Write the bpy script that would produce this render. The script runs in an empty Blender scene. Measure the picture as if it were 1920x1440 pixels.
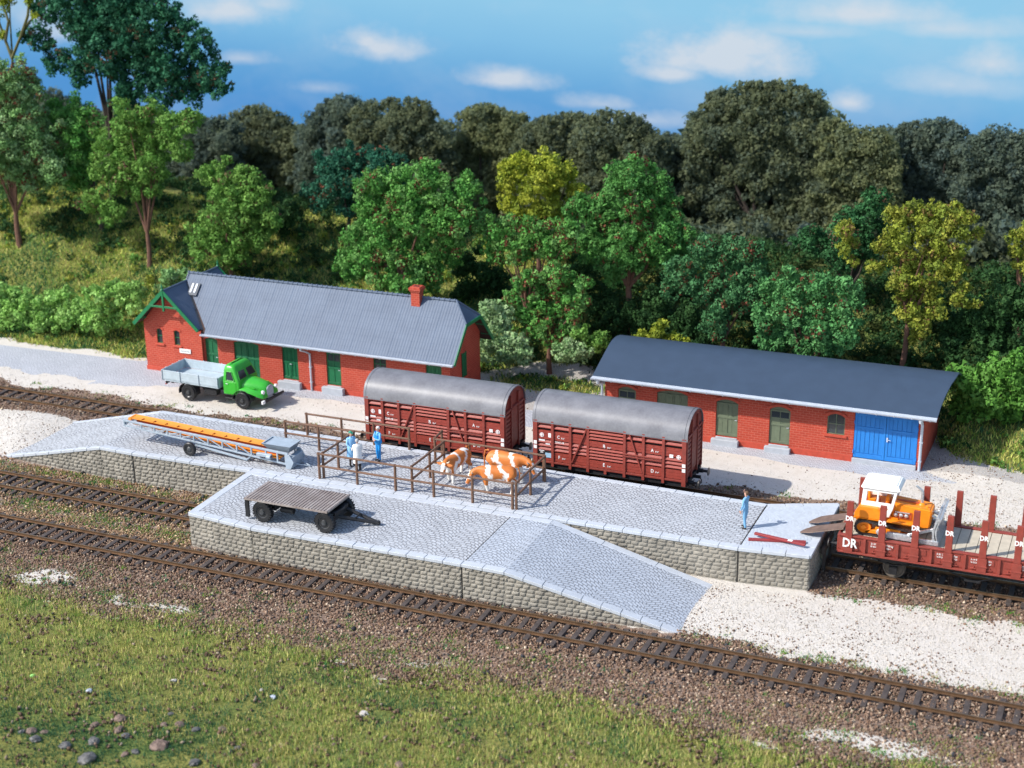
import bpy, bmesh, math, random
import numpy as np
from mathutils import Vector, Matrix
random.seed(7); RNG = np.random.default_rng(11)
R = math.radians
scene = bpy.context.scene
COL = scene.collection

# ------------------------------------------------------------------ camera maths (solved from the photograph's vanishing points)
F_PX, PITCH, YAW, ROLL = 2874.5, 0.33656, -0.40688, -0.01427
CAM = Vector((24.1563, -55.6817, 32.5525))
def _axes():
    cp, sp, cy, sy, cr, sr = math.cos(PITCH), math.sin(PITCH), math.cos(YAW), math.sin(YAW), math.cos(ROLL), math.sin(ROLL)
    fwd = Vector((sy*cp, cy*cp, -sp)); right = Vector((cy, -sy, 0)); up = right.cross(fwd)
    return right*cr + up*sr, up*cr - right*sr, fwd
AX_R, AX_U, AX_F = _axes()
def ray(u, v): return AX_R*((u-960)/F_PX) - AX_U*((v-720)/F_PX) + AX_F
def at_y(u, v, y):
    d = ray(u, v); t = (y-CAM.y)/d.y; return CAM + d*t
def at_z(u, v, z=0.0):
    d = ray(u, v); t = (z-CAM.z)/d.z; return CAM + d*t

# ------------------------------------------------------------------ object helpers
WORLD = {}                      # object name -> world matrix at build time
def empty(name, loc=(0, 0, 0), rz=0.0, label=None, cat=None, group=None, parent=None):
    o = bpy.data.objects.new(name, None); COL.objects.link(o)
    o.location = loc; o.rotation_euler = (0, 0, rz); o.empty_display_size = 0.3
    M = Matrix.Translation(Vector(loc)) @ Matrix.Rotation(rz, 4, 'Z')
    if parent is not None:
        o.parent = parent; M = WORLD[parent.name] @ M
    WORLD[o.name] = M
    tag(o, label, cat, group); return o
def tag(o, label=None, cat=None, group=None, kind=None):
    if label: o['label'] = label
    if cat: o['category'] = cat
    if group: o['group'] = group
    if kind: o['kind'] = kind
    return o
def link_mesh(name, me, parent=None):
    o = bpy.data.objects.new(name, me); COL.objects.link(o)
    if parent is not None:
        o.parent = parent; WORLD[o.name] = WORLD[parent.name].copy()
    else: WORLD[o.name] = Matrix.Identity(4)
    return o

class MB:
    """collects shapes; build() links them as ONE mesh object"""
    def __init__(s): s.v = []; s.f = []; s.m = []; s.mi = 0
    def mat(s, i): s.mi = i; return s
    def add(s, vs, fs):
        b = len(s.v); s.v.extend([tuple(p) for p in vs])
        for f in fs: s.f.append(tuple(b+i for i in f)); s.m.append(s.mi)
        return s
    def box(s, x0, x1, y0, y1, z0, z1):
        if x0 > x1: x0, x1 = x1, x0
        if y0 > y1: y0, y1 = y1, y0
        if z0 > z1: z0, z1 = z1, z0
        return s.add([(x0,y0,z0),(x1,y0,z0),(x1,y1,z0),(x0,y1,z0),(x0,y0,z1),(x1,y0,z1),(x1,y1,z1),(x0,y1,z1)],
                     [(0,3,2,1),(4,5,6,7),(0,1,5,4),(1,2,6,5),(2,3,7,6),(3,0,4,7)])
    def bar(s, p0, p1, w, h, up=(0,0,1)):
        p0, p1 = Vector(p0), Vector(p1); d = (p1-p0).normalized(); up = Vector(up)
        if abs(d.dot(up)) > .98: up = Vector((1,0,0)) if abs(d.x) < .9 else Vector((0,1,0))
        a = d.cross(up).normalized()*w/2; b = a.cross(d).normalized()*h/2
        vs = [p0-a-b, p0+a-b, p0+a+b, p0-a+b, p1-a-b, p1+a-b, p1+a+b, p1-a+b]
        return s.add(vs, [(0,1,2,3),(7,6,5,4),(4,5,1,0),(5,6,2,1),(6,7,3,2),(7,4,0,3)])
    def tube(s, pts, r, n=8, caps=True):
        pts = [Vector(p) for p in pts]; rs = r if isinstance(r, (list, tuple)) else [r]*len(pts)
        rings = []; pa = None
        for i, p in enumerate(pts):
            d = (pts[min(i+1, len(pts)-1)] - pts[max(i-1, 0)]).normalized()
            if pa is None:
                up = Vector((0,0,1)) if abs(d.z) < .9 else Vector((1,0,0)); pa = d.cross(up).normalized()
            else: pa = (pa - d*pa.dot(d)).normalized()
            pb = d.cross(pa)
            rings.append([p + (pa*math.cos(2*math.pi*k/n) + pb*math.sin(2*math.pi*k/n))*rs[i] for k in range(n)])
        vs = [q for ring in rings for q in ring]; fs = []
        for i in range(len(pts)-1):
            for k in range(n):
                fs.append((i*n+k, i*n+(k+1) % n, (i+1)*n+(k+1) % n, (i+1)*n+k))
        if caps:
            fs.append(tuple(reversed(range(n)))); fs.append(tuple(range((len(pts)-1)*n, len(pts)*n)))
        return s.add(vs, fs)
    def cyl(s, p0, p1, r, n=16, r1=None): return s.tube([p0, p1], [r, r if r1 is None else r1], n)
    def lathe(s, c, axis, prof, n=20):
        """prof: list of (along axis, radius)"""
        c = Vector(c); a = Vector(axis).normalized(); u = a.orthogonal().normalized(); w = a.cross(u)
        vs = []; fs = []
        for t, r in prof:
            for k in range(n):
                q = 2*math.pi*k/n; vs.append(c + a*t + (u*math.cos(q)+w*math.sin(q))*r)
        for i in range(len(prof)-1):
            for k in range(n): fs.append((i*n+k, i*n+(k+1) % n, (i+1)*n+(k+1) % n, (i+1)*n+k))
        fs.append(tuple(reversed(range(n)))); fs.append(tuple(range((len(prof)-1)*n, len(prof)*n)))
        return s.add(vs, fs)
    def prism(s, poly, ext):
        """closed polygon extruded by the vector ext"""
        e = Vector(ext); n = len(poly); p = [Vector(q) for q in poly]
        vs = p + [q+e for q in p]
        fs = [tuple(reversed(range(n))), tuple(range(n, 2*n))] + [(i, (i+1) % n, n+(i+1) % n, n+i) for i in range(n)]
        return s.add(vs, fs)
    def loft(s, rings, caps=True):
        n = len(rings[0]); vs = [q for r in rings for q in r]; fs = []
        for i in range(len(rings)-1):
            for k in range(n): fs.append((i*n+k, i*n+(k+1) % n, (i+1)*n+(k+1) % n, (i+1)*n+k))
        if caps: fs.append(tuple(reversed(range(n)))); fs.append(tuple(range((len(rings)-1)*n, len(rings)*n)))
        return s.add(vs, fs)
    def grid(s, P):
        """P[i][j] points -> quads"""
        h, w = len(P), len(P[0]); vs = [q for r in P for q in r]
        return s.add(vs, [(i*w+j, i*w+j+1, (i+1)*w+j+1, (i+1)*w+j) for i in range(h-1) for j in range(w-1)])
    def build(s, name, mats, parent=None, local=False, bevel=0, seg=1, smooth=False, solid=0):
        me = bpy.data.meshes.new(name)
        if parent is not None and not local:
            Mi = WORLD[parent.name].inverted(); vs = [Mi @ Vector(p) for p in s.v]
        else: vs = s.v
        me.from_pydata([tuple(p) for p in vs], [], s.f)
        for m in (mats if isinstance(mats, (list, tuple)) else [mats]): me.materials.append(m)
        me.polygons.foreach_set('material_index', s.m)
        bm = bmesh.new(); bm.from_mesh(me)
        bmesh.ops.recalc_face_normals(bm, faces=bm.faces)
        if solid:
            bmesh.ops.solidify(bm, geom=bm.faces[:], thickness=solid)
            bmesh.ops.recalc_face_normals(bm, faces=bm.faces)
        if bevel:
            es = [e for e in bm.edges if len(e.link_faces) == 2 and e.calc_face_angle(0) > .5]
            bmesh.ops.bevel(bm, geom=es, offset=bevel, segments=seg, affect='EDGES', clamp_overlap=True)
        bm.to_mesh(me); bm.free()
        if smooth:
            me.polygons.foreach_set('use_smooth', [True]*len(me.polygons))
            try: me.set_sharp_from_angle(angle=R(smooth if smooth > 1 else 40))
            except Exception: pass
        me.update()
        return link_mesh(name, me, parent)

def np_mesh(name, verts, faces, mats, colors=None, parent=None, smooth=False):
    """fast mesh from numpy arrays (faces all the same size); colors per vertex"""
    me = bpy.data.meshes.new(name); verts = np.asarray(verts, np.float32); faces = np.asarray(faces, np.int32)
    nf, k = faces.shape
    me.vertices.add(len(verts)); me.vertices.foreach_set('co', verts.ravel())
    me.loops.add(nf*k); me.loops.foreach_set('vertex_index', faces.ravel())
    me.polygons.add(nf); me.polygons.foreach_set('loop_start', np.arange(0, nf*k, k, dtype=np.int32))
    for m in (mats if isinstance(mats, (list, tuple)) else [mats]): me.materials.append(m)
    if colors is not None:
        ca = me.color_attributes.new('tint', 'FLOAT_COLOR', 'POINT')
        c = np.ones((len(verts), 4), np.float32); c[:, :3] = colors; ca.data.foreach_set('color', c.ravel())
    me.update(calc_edges=True)
    if smooth: me.polygons.foreach_set('use_smooth', np.ones(nf, bool))
    return link_mesh(name, me, parent)

def text_mesh(body, size, origin, xdir, updir, m, parent, name='lettering', align='LEFT', depth=0.006, bold=0.0, squeeze=1.0):
    cu = bpy.data.curves.new('txt', 'FONT'); cu.body = body; cu.size = size; cu.align_x = align; cu.extrude = depth/2; cu.offset = bold
    cu.resolution_u = 2
    o = bpy.data.objects.new('txt', cu); COL.objects.link(o)
    dg = bpy.context.evaluated_depsgraph_get(); dg.update()
    me = bpy.data.meshes.new_from_object(o.evaluated_get(dg)); bpy.data.objects.remove(o)
    x = Vector(xdir).normalized()*squeeze; u = Vector(updir).normalized(); n = Vector(xdir).normalized().cross(u)
    M = Matrix(((x.x, u.x, n.x, origin[0]), (x.y, u.y, n.y, origin[1]), (x.z, u.z, n.z, origin[2]), (0, 0, 0, 1)))
    if parent is not None: M = WORLD[parent.name].inverted() @ M
    me.transform(M); me.materials.clear(); me.materials.append(m)
    return link_mesh(name, me, parent)

# ------------------------------------------------------------------ materials
def _nt(name):
    m = bpy.data.materials.new(name); m.use_nodes = True; nt = m.node_tree; nt.nodes.clear()
    out = nt.nodes.new('ShaderNodeOutputMaterial'); b = nt.nodes.new('ShaderNodeBsdfPrincipled')
    nt.links.new(b.outputs[0], out.inputs[0]); return m, nt, b
def N(nt, t, **kw):
    n = nt.nodes.new(t)
    for k, v in kw.items():
        if k in n.inputs.keys(): n.inputs[k].default_value = v
        else: setattr(n, k, v)
    return n
def ramp(nt, src, stops):
    r = nt.nodes.new('ShaderNodeValToRGB'); nt.links.new(src, r.inputs[0]); e = r.color_ramp.elements
    while len(e) < len(stops): e.new(.5)
    for i, (p, c) in enumerate(stops):
        e[i].position = p; e[i].color = (*c, 1) if len(c) == 3 else c
    return r.outputs[0]
def mixc(nt, fac, a, b, mode='MIX'):
    n = nt.nodes.new('ShaderNodeMix'); n.data_type = 'RGBA'; n.blend_type = mode
    for sock, val in ((n.inputs['Factor'], fac), (n.inputs[6], a), (n.inputs[7], b)):
        if hasattr(val, 'is_linked'): nt.links.new(val, sock)
        else: sock.default_value = val if not isinstance(val, tuple) else ((*val, 1) if len(val) == 3 else val)
    return n.outputs[2]
def mth(nt, op, a, b=0.0, c=0.0):
    n = nt.nodes.new('ShaderNodeMath'); n.operation = op
    for i, val in enumerate((a, b, c)):
        if hasattr(val, 'is_linked'): nt.links.new(val, n.inputs[i])
        else: n.inputs[i].default_value = val
    return n.outputs[0]
def objco(nt): return nt.nodes.new('ShaderNodeTexCoord').outputs['Object']
def bump(nt, b, h, strength=.3, dist=.02):
    n = N(nt, 'ShaderNodeBump', Strength=strength, Distance=dist); nt.links.new(h, n.inputs['Height']); nt.links.new(n.outputs[0], b.inputs['Normal']); return n
def noise(nt, co, scale, detail=3, rough=.55):
    n = N(nt, 'ShaderNodeTexNoise', Scale=scale, Detail=detail, Roughness=rough); nt.links.new(co, n.inputs['Vector']); return n.outputs[0]
def plain(name, col, rough=.55, var=.12, vscale=2.0, metal=0.0, bmp=.08, bscale=25, spec=.4, dirt=None):
    """painted / moulded surface with slight tone variation and fine relief"""
    m, nt, b = _nt(name); co = objco(nt); n = noise(nt, co, vscale, 5)
    lo = tuple(c*(1-var) for c in col); hi = tuple(min(1, c*(1+var)) for c in col)
    c = ramp(nt, n, [(.3, lo), (.7, hi)])
    if dirt:
        d = noise(nt, co, vscale*3.1, 6, .7); c = mixc(nt, ramp(nt, d, [(.52, (0, 0, 0)), (.75, (.6, .6, .6))]), c, dirt)
    nt.links.new(c, b.inputs['Base Color'])
    b.inputs['Roughness'].default_value = rough; b.inputs['Metallic'].default_value = metal; b.inputs['Specular IOR Level'].default_value = spec
    if bmp: bump(nt, b, noise(nt, co, bscale, 4), bmp, .02)
    return m
def leafmat(name, trans=.25):
    """foliage: colour comes per leaf from the 'tint' attribute"""
    m, nt, b = _nt(name); a = N(nt, 'ShaderNodeVertexColor', layer_name='tint')
    nt.links.new(a.outputs[0], b.inputs['Base Color']); b.inputs['Roughness'].default_value = .75; b.inputs['Specular IOR Level'].default_value = .15
    if trans:                                              # thin leaves let some light through
        t = nt.nodes.new('ShaderNodeBsdfTranslucent'); nt.links.new(a.outputs[0], t.inputs[0]); mx = nt.nodes.new('ShaderNodeMixShader'); mx.inputs[0].default_value = trans
        out = next(n for n in nt.nodes if n.type == 'OUTPUT_MATERIAL'); nt.links.new(b.outputs[0], mx.inputs[1]); nt.links.new(t.outputs[0], mx.inputs[2]); nt.links.new(mx.outputs[0], out.inputs[0])
    return m
# ------------------------------------------------------------------ terrain
def vnoise(x, y, s, seed=0):
    """smooth value noise, numpy"""
    x = np.asarray(x, float)/s; y = np.asarray(y, float)/s
    xi, yi = np.floor(x).astype(np.int64), np.floor(y).astype(np.int64); fx, fy = x-xi, y-yi
    fx, fy = fx*fx*(3-2*fx), fy*fy*(3-2*fy)
    def h(i, j):
        n = (i*374761393 + j*668265263 + seed*1442695041) & 0x7fffffff
        n = ((n ^ (n >> 13))*1274126177) & 0x7fffffff
        return ((n ^ (n >> 16)) & 0xffff)/65535.0
    return (h(xi, yi)*(1-fx)+h(xi+1, yi)*fx)*(1-fy) + (h(xi, yi+1)*(1-fx)+h(xi+1, yi+1)*fx)*fy
def fbm(x, y, s, seed=0): return (vnoise(x, y, s, seed)*.5 + vnoise(x, y, s/2.1, seed+1)*.3 + vnoise(x, y, s/4.3, seed+2)*.2)
def sstep(a, b, x):
    t = np.clip((np.asarray(x, float)-a)/(b-a), 0, 1); return t*t*(3-2*t)
def toe(x):      # where the bank starts
    x = np.asarray(x, float)
    return np.interp(x, [-60, -42, -36, -16, -13, -5, 13, 15.5, 19, 40], [27.2, 27.0, 30.0, 30.0, 33.5, 33.5, 31.5, 26.2, 25.2, 25.0])
def crest(x): return np.interp(np.asarray(x, float), [-90, -60, -32, -14, 6, 16, 40], [8.0, 7.2, 5.6, 5.2, 4.9, 5.0, 5.2])
def H(x, y):
    x = np.asarray(x, float); y = np.asarray(y, float)
    t = toe(x); z = crest(x)*sstep(0, 1, np.clip((y-t)/(44.5-t), 0, 1)*.93+.07*np.clip((y-t)/3, 0, 1)) * (1-.85*sstep(46, 64, y))
    bank = np.clip((y-t)/4, 0, 1)
    z = z + bank*(fbm(x, y, 4.5, 3)-.5)*1.1
    # loose ground away from the road and tracks
    flat = sstep(17.6, 18.6, y)*(1-sstep(21.5, 22.5, y)) + (1-sstep(-6, -3.2, y))
    z = z + np.clip(flat, 0, 1)*(fbm(x, y, 2.4, 9)-.5)*.16
    z = z + (1-sstep(-13, -4.5, y))*.35*fbm(x, y, 6, 21) + (1-sstep(-6.5, -4, y))*.16*(fbm(x, y, 1.1, 23)-.5)
    # sand heap right of the front ramp
    z = z + .10*np.exp(-(((x-13)/7)**2+((y-4.2)/2.2)**2))
    # sand drifted over the foot of the left ramp
    z = z + .45*np.exp(-(((x+37)/3.2)**2+((y-12.4)/2.6)**2)) + .25*np.exp(-(((x+35.5)/2.0)**2+((y-9.5)/1.6)**2))
    z = z + .30*np.exp(-(((x-16.8)/2.0)**2+((y-25.6)/1.5)**2))
    return z

def zone_weights(x, y):
    """soft weights 0..1: sand, grass, brown ballast, grey grit"""
    n = fbm(x, y, 3.0, 5)-.5; n2 = fbm(x, y, 1.1, 15)-.5
    yy = y + n*2.2 + n2*.9
    brown = np.zeros_like(x)
    brown = np.maximum(brown, sstep(-6.4, -5.2, yy)*(1-sstep(1.2, 2.0, yy)))                          # front line
    brown = np.maximum(brown, (.60*(x < -15))*sstep(.8, 1.6, yy)*(1-sstep(7.6, 8.4, y)))                     # siding left of the ramp
    brown = np.maximum(brown, sstep(10.6, 11.6, x)*sstep(7.6, 8.9, yy)*(1-sstep(14.5, 15, y)))         # stub track
    brown = np.maximum(brown, sstep(13.4, 14.2, y+n*.5)*(1-sstep(17.9, 18.9, yy)))                     # rear track
    brown = np.maximum(brown, (x > 6)*sstep(.2, .6, yy)*(1-sstep(1.4, 2.2, yy)))
    grass = 1-sstep(-6.0, -4.4, y+(fbm(x, y, 3.4, 55)-.5)*3.4+(fbm(x, y, 1.0, 56)-.5)*1.6)
    grass = np.maximum(grass, .62*(1-sstep(-7.5, -3.2, y+(fbm(x, y, 2.0, 58)-.5)*4))*(fbm(x, y, 1.3, 57) > .52))
    sandpatch = np.exp(-(((x+23)/3.2)**2+((y+3.9)/.9)**2)) + .4*np.exp(-(((x+2)/3.2)**2+((y+4.2)/.8)**2)) + .9*np.exp(-(((x-17)/4.5)**2+((y+3.9)/.8)**2)) + .6*np.exp(-(((x+14)/4)**2+((y+4.4)/.7)**2))
    t = toe(x)
    hillg = sstep(-.2, 1.4, y-t+n*2.0)
    left = (x < -37.5)*sstep(25.0, 26.3, yy)
    grass = np.clip(np.maximum(np.maximum(grass, hillg), left), 0, 1)
    patch = np.exp(-(((x+9.6)/3.4)**2+((y-30.5)/1.3)**2))
    grass = np.maximum(grass, np.clip(patch*1.5+n*.7, 0, 1)*(patch > .12))
    grit = sstep(24, 25, y)*(1-hillg)*(x > -37)*.9
    sand = np.clip(1-brown-grass-grit, 0, 1)
    sp = np.clip(sandpatch*.9+n*2.6-.2, 0, .75)*(sandpatch > .15); sand = np.maximum(sand, sp); brown = brown*(1-sp); grass = grass*(1-sp)
    return sand, np.clip(grass, 0, 1), np.clip(brown, 0, 1), np.clip(grit, 0, 1)

def ground_material():
    m, nt, b = _nt('ground_mix'); co = objco(nt)
    a = N(nt, 'ShaderNodeVertexColor', layer_name='tint'); sep = nt.nodes.new('ShaderNodeSeparateColor'); nt.links.new(a.outputs[0], sep.inputs[0])
    fine = noise(nt, co, 9, 6, .7); mid = noise(nt, co, 1.6, 5); grain = noise(nt, co, 42, 3, .7)
    sandc = ramp(nt, grain, [(.28, (.34, .30, .26)), (.42, (.58, .53, .47)), (.6, (.68, .64, .58)), (.75, (.78, .75, .70))])
    sandc = mixc(nt, ramp(nt, mid, [(.45, (0, 0, 0)), (.8, (.45, .45, .45))]), sandc, (.50, .44, .36))
    browc = ramp(nt, noise(nt, co, 14, 5, .8), [(.3, (.07, .048, .037)), (.5, (.23, .16, .12)), (.68, (.40, .30, .235)), (.8, (.52, .45, .37))])
    browc = mixc(nt, ramp(nt, mid, [(.55, (0, 0, 0)), (.75, (.55, .55, .55))]), browc, (.16, .15, .06))
    grac = ramp(nt, fine, [(.3, (.07, .08, .025)), (.48, (.19, .19, .05)), (.64, (.31, .29, .09)), (.8, (.42, .38, .16))])
    grac = mixc(nt, ramp(nt, noise(nt, co, .45, 4), [(.42, (0, 0, 0)), (.62, (.8, .8, .8))]), grac, ramp(nt, fine, [(.35, (.035, .08, .025)), (.7, (.14, .20, .05))]))
    gric = ramp(nt, grain, [(.3, (.20, .18, .16)), (.5, (.42, .39, .36)), (.7, (.62, .60, .57))])
    def edge(ch):
        return ramp(nt, mth(nt, 'ADD', ch, mth(nt, 'MULTIPLY', mth(nt, 'SUBTRACT', fine, .5), .9)), [(.44, (0, 0, 0)), (.56, (1, 1, 1))])
    c = mixc(nt, edge(sep.outputs[2]), sandc, browc)
    c = mixc(nt, edge(a.outputs[1]), c, gric)
    c = mixc(nt, edge(sep.outputs[1]), c, grac)
    nt.links.new(c, b.inputs['Base Color']); b.inputs['Roughness'].default_value = .95; b.inputs['Specular IOR Level'].default_value = .1
    bump(nt, b, mth(nt, 'ADD', fine, mth(nt, 'MULTIPLY', grain, .5)), .7, .06)
    return m

def axis(lo, a, b, hi, fine, coarse):
    return np.concatenate([np.arange(lo, a, coarse), np.arange(a, b, fine), np.arange(b, hi+coarse, coarse)])
GX, GY = axis(-190, -64, 26, 110, .34, 7), axis(-75, -19, 46, 130, .3, 4)
gx, gy = np.meshgrid(GX, GY)
gz = H(gx, gy)
sa, gr, br, gt = zone_weights(gx, gy)
nv, nu = gx.shape
idx = np.arange(nv*nu).reshape(nv, nu)
gf = np.stack([idx[:-1, :-1], idx[:-1, 1:], idx[1:, 1:], idx[1:, :-1]], -1).reshape(-1, 4)
me_cols = np.stack([sa, gr, br], -1).reshape(-1, 3)
ground = np_mesh('ground', np.stack([gx, gy, gz], -1).reshape(-1, 3), gf, ground_material(), me_cols, smooth=True)
_a = ground.data.color_attributes['tint']; _c = np.empty(nv*nu*4, np.float32); _a.data.foreach_get('color', _c); _c = _c.reshape(-1, 4); _c[:, 3] = gt.ravel(); _a.data.foreach_set('color', _c.ravel())
tag(ground, kind='structure')

# ------------------------------------------------------------------ paving
def paving_material(name, W=1.7, bw=.30, bh=.22, base=(.50, .52, .55), dark=(.21, .22, .235), joint=.036, arc=1.15, rot=False, jc=(.21, .21, .22)):
    """setts laid in segmental arcs"""
    m, nt, b = _nt(name); co = objco(nt); sp = nt.nodes.new('ShaderNodeSeparateXYZ'); nt.links.new(co, sp.inputs[0])
    X, Y = (sp.outputs[1], sp.outputs[0]) if rot else (sp.outputs[0], sp.outputs[1])
    wob = N(nt, 'ShaderNodeTexNoise', Scale=1.3, Detail=2); nt.links.new(co, wob.inputs['Vector'])
    X = mth(nt, 'ADD', X, mth(nt, 'MULTIPLY', mth(nt, 'SUBTRACT', wob.outputs[0], .5), .25))
    lx = mth(nt, 'SUBTRACT', mth(nt, 'FRACT', mth(nt, 'DIVIDE', X, W)), .5)
    yy = mth(nt, 'ADD', Y, mth(nt, 'MULTIPLY', mth(nt, 'MULTIPLY', lx, lx), W*arc))
    cb = nt.nodes.new('ShaderNodeCombineXYZ'); nt.links.new(X, cb.inputs[0]); nt.links.new(yy, cb.inputs[1])
    br = nt.nodes.new('ShaderNodeTexBrick'); nt.links.new(cb.outputs[0], br.inputs['Vector'])
    br.inputs['Scale'].default_value = 1; br.inputs['Brick Width'].default_value = bw; br.inputs['Row Height'].default_value = bh
    br.inputs['Mortar Size'].default_value = joint; br.inputs['Mortar Smooth'].default_value = .6; br.inputs['Bias'].default_value = 0
    br.inputs['Color1'].default_value = (*base, 1); br.inputs['Color2'].default_value = (*[c*.86 for c in base], 1); br.inputs['Mortar'].default_value = (*jc, 1)
    stain = noise(nt, co, .55, 5, .6); fine = noise(nt, co, 7, 4, .7)
    wear = ramp(nt, mth(nt, 'ADD', mth(nt, 'MULTIPLY', stain, .7), mth(nt, 'MULTIPLY', fine, .3)), [(.46, (1, 1, 1)), (.66, (.22, .22, .22))])
    c = mixc(nt, mth(nt, 'MULTIPLY', br.outputs['Fac'], wear), br.outputs['Color'], jc)       # dust fills the joints in places
    c2 = mixc(nt, mth(nt, 'MULTIPLY', br.outputs['Fac'], 1.0), br.outputs['Color'], tuple(x*.8 for x in base))
    c = mixc(nt, wear, c2, c)
    c = mixc(nt, ramp(nt, fine, [(.35, (.35, .35, .35)), (.6, (0, 0, 0))]), c, dark)
    nt.links.new(c, b.inputs['Base Color']); b.inputs['Roughness'].default_value = .7; b.inputs['Specular IOR Level'].default_value = .3
    h = mth(nt, 'SUBTRACT', mth(nt, 'MULTIPLY', fine, .35), br.outputs['Fac']); bump(nt, b, h, .55, .03)
    return m

M_pave = paving_material('sett_paving')
M_road = paving_material('road_setts', W=1.2, bw=.20, bh=.15, base=(.55, .565, .60), dark=(.28, .29, .32), joint=.03, arc=1.1, jc=(.30, .31, .34))
_road = []
for x in np.arange(-95, 16.6, 1.0):
    f = float(np.interp(x, [-95, -45, -35, -24, -19, 3, 8, 12, 16.6], [19.4, 19.5, 19.8, 22.1, 22.4, 22.8, 22.2, 22.0, 22.8])) + (float(vnoise(x, 0, 1.7, 4))-.5)*.5
    k = float(np.interp(x, [-95, -50, -38, -37, -14.5, -14, -4.6, -4.3, 14.2, 16.6], [24.6, 24.5, 25.0, 26.6, 26.6, 25.6, 25.6, 26.6, 26.6, 24.2]))
    _road.append((x, f, k))
mb = MB(); P = [[], [], [], []]
for x, f, k in _road:
    for r_, t in zip(P, (0, .33, .66, 1)):
        y = f+(k-f)*t; z = .035 if t > 0 else -.03
        r_.append((x, y, z))
mb.grid(P); road = mb.build('road', M_road); tag(road, kind='structure')

# ------------------------------------------------------------------ railway tracks
M_rail = plain('rusty_rail', (.17, .10, .055), .5, .25, 3, metal=.55, bmp=.1)
M_railtop = plain('worn_rail_head', (.28, .20, .13), .35, .15, 3, metal=.8, bmp=.05)
M_sleep = plain('creosoted_timber', (.066, .052, .046), .8, .35, 4, bmp=.4, bscale=18)
M_plate = plain('rail_fastening', (.11, .065, .04), .7, .3, 6)
def railway(x0, x1, yc, label, gauge=1.505, step=.62, dusty=False):
    t = empty('railway_track', (x0, yc, 0), 0, label, 'railway track', 'railway tracks')
    for sy in (-1, 1):
        y = yc+sy*gauge/2; m = MB()
        prof = [(-.075, .165), (.075, .165), (.075, .18), (.018, .195), (.018, .265), (.038, .275), (.038, .305), (-.038, .305), (-.038, .275), (-.018, .265), (-.018, .195), (-.075, .18)]
        m.prism([(x0, y+a, z) for a, z in prof], (x1-x0, 0, 0)).mat(1).box(x0+.01, x1-.01, y-.03, y+.03, .3055, .309)
        m.build('rail', [M_rail, M_railtop], t)
    proto = None; x = x0+.3
    while x < x1-.2:
        if proto is None:
            m = MB(); m.box(x-.12, x+.12, yc-1.3, yc+1.3, .02, .162)
            m.mat(1)
            for sy in (-1, 1):
                y = yc+sy*gauge/2; m.box(x-.08, x+.08, y-.16, y+.16, .16, .19)
            proto = m.build('sleeper', [M_sleep, M_plate], t, bevel=.012); px = x
        else:
            c = proto.copy(); COL.objects.link(c); c.parent = t
            c.location = (x-px, random.uniform(-.03, .03), random.uniform(-.035, .012)); c.rotation_euler = (0, 0, random.uniform(-.02, .02))
        x += step
    return t
railway(-36.0, 25.5, .02, 'long brown railway line crossing the foreground in front of the stone platforms', step=.635)
railway(-41.0, -18.15, 4.72, 'short siding that ends against the left side of the stone ramp', gauge=1.56)
railway(-54.0, 25.0, 16.13, 'rear railway line behind the platform under the two cattle wagons', gauge=1.54, step=.81)
railway(11.75, 27.0, 11.02, 'stub track under the flat wagon at the right end of the platform', gauge=1.5)
# ------------------------------------------------------------------ stone platforms
ZP = 1.8
M_stone = plain('grey_rubble_stone', (.245, .224, .186), .75, .28, 1.6, bmp=.35, bscale=9, dirt=(.16, .145, .118))
M_seam = plain('dark_seam', (.05, .045, .04), .9)
M_kerb = plain('pale_kerbstone', (.47, .50, .54), .6, .07, 3, bmp=.1)
def stone_face(m, p0, p1, zt0, zt1, zb=-.15, h=.205, seed=1):
    """rubble masonry between two plan points: every stone is a bulging pillow; zt = top height at either end"""
    rr = random.Random(seed); p0, p1 = Vector((*p0, 0)), Vector((*p1, 0)); d = p1-p0; L = d.length; d.normalize(); n = Vector((d.y, -d.x, 0))
    m.prism([p0+Vector((0, 0, zb)), p1+Vector((0, 0, zb)), p1+Vector((0, 0, zt1)), p0+Vector((0, 0, zt0))], -n*.25)
    z = zb; row = 0
    while z < max(zt0, zt1):
        s = -.25*(row % 2) - rr.random()*.15
        while s < L:
            w = rr.uniform(.28, .50); a, b_ = max(s, 0), min(s+w, L)
            if b_-a > .08:
                top = zt0+(zt1-zt0)*((a+b_)/2/L)
                z1 = min(z+h*rr.uniform(.94, 1.03), top)
                if z1-z > .05:
                    amp = rr.uniform(.042, .068); za_ = z+rr.uniform(-.018, .016); z1 = min(z1+rr.uniform(-.015, .018), top); P = []
                    g = .008
                    for i in range(6):
                        u = i/5; r_ = []
                        for j in range(5):
                            v = j/4; k = (max(0, 1-abs(2*u-1)**2.6)*max(0, 1-abs(2*v-1)**2.4))**.6
                            zz = za_+g+(z1-za_-2*g)*v + rr.uniform(-.008, .008); ss = a+g+(b_-a-2*g)*u + rr.uniform(-.008, .008)*(0 < i < 5)
                            q = p0+d*ss+n*(amp*k+rr.uniform(-.006, .006)); r_.append((q.x, q.y, zz))
                        P.append(r_)
                    m.grid(P)
            s += w
        z += h; row += 1
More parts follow.
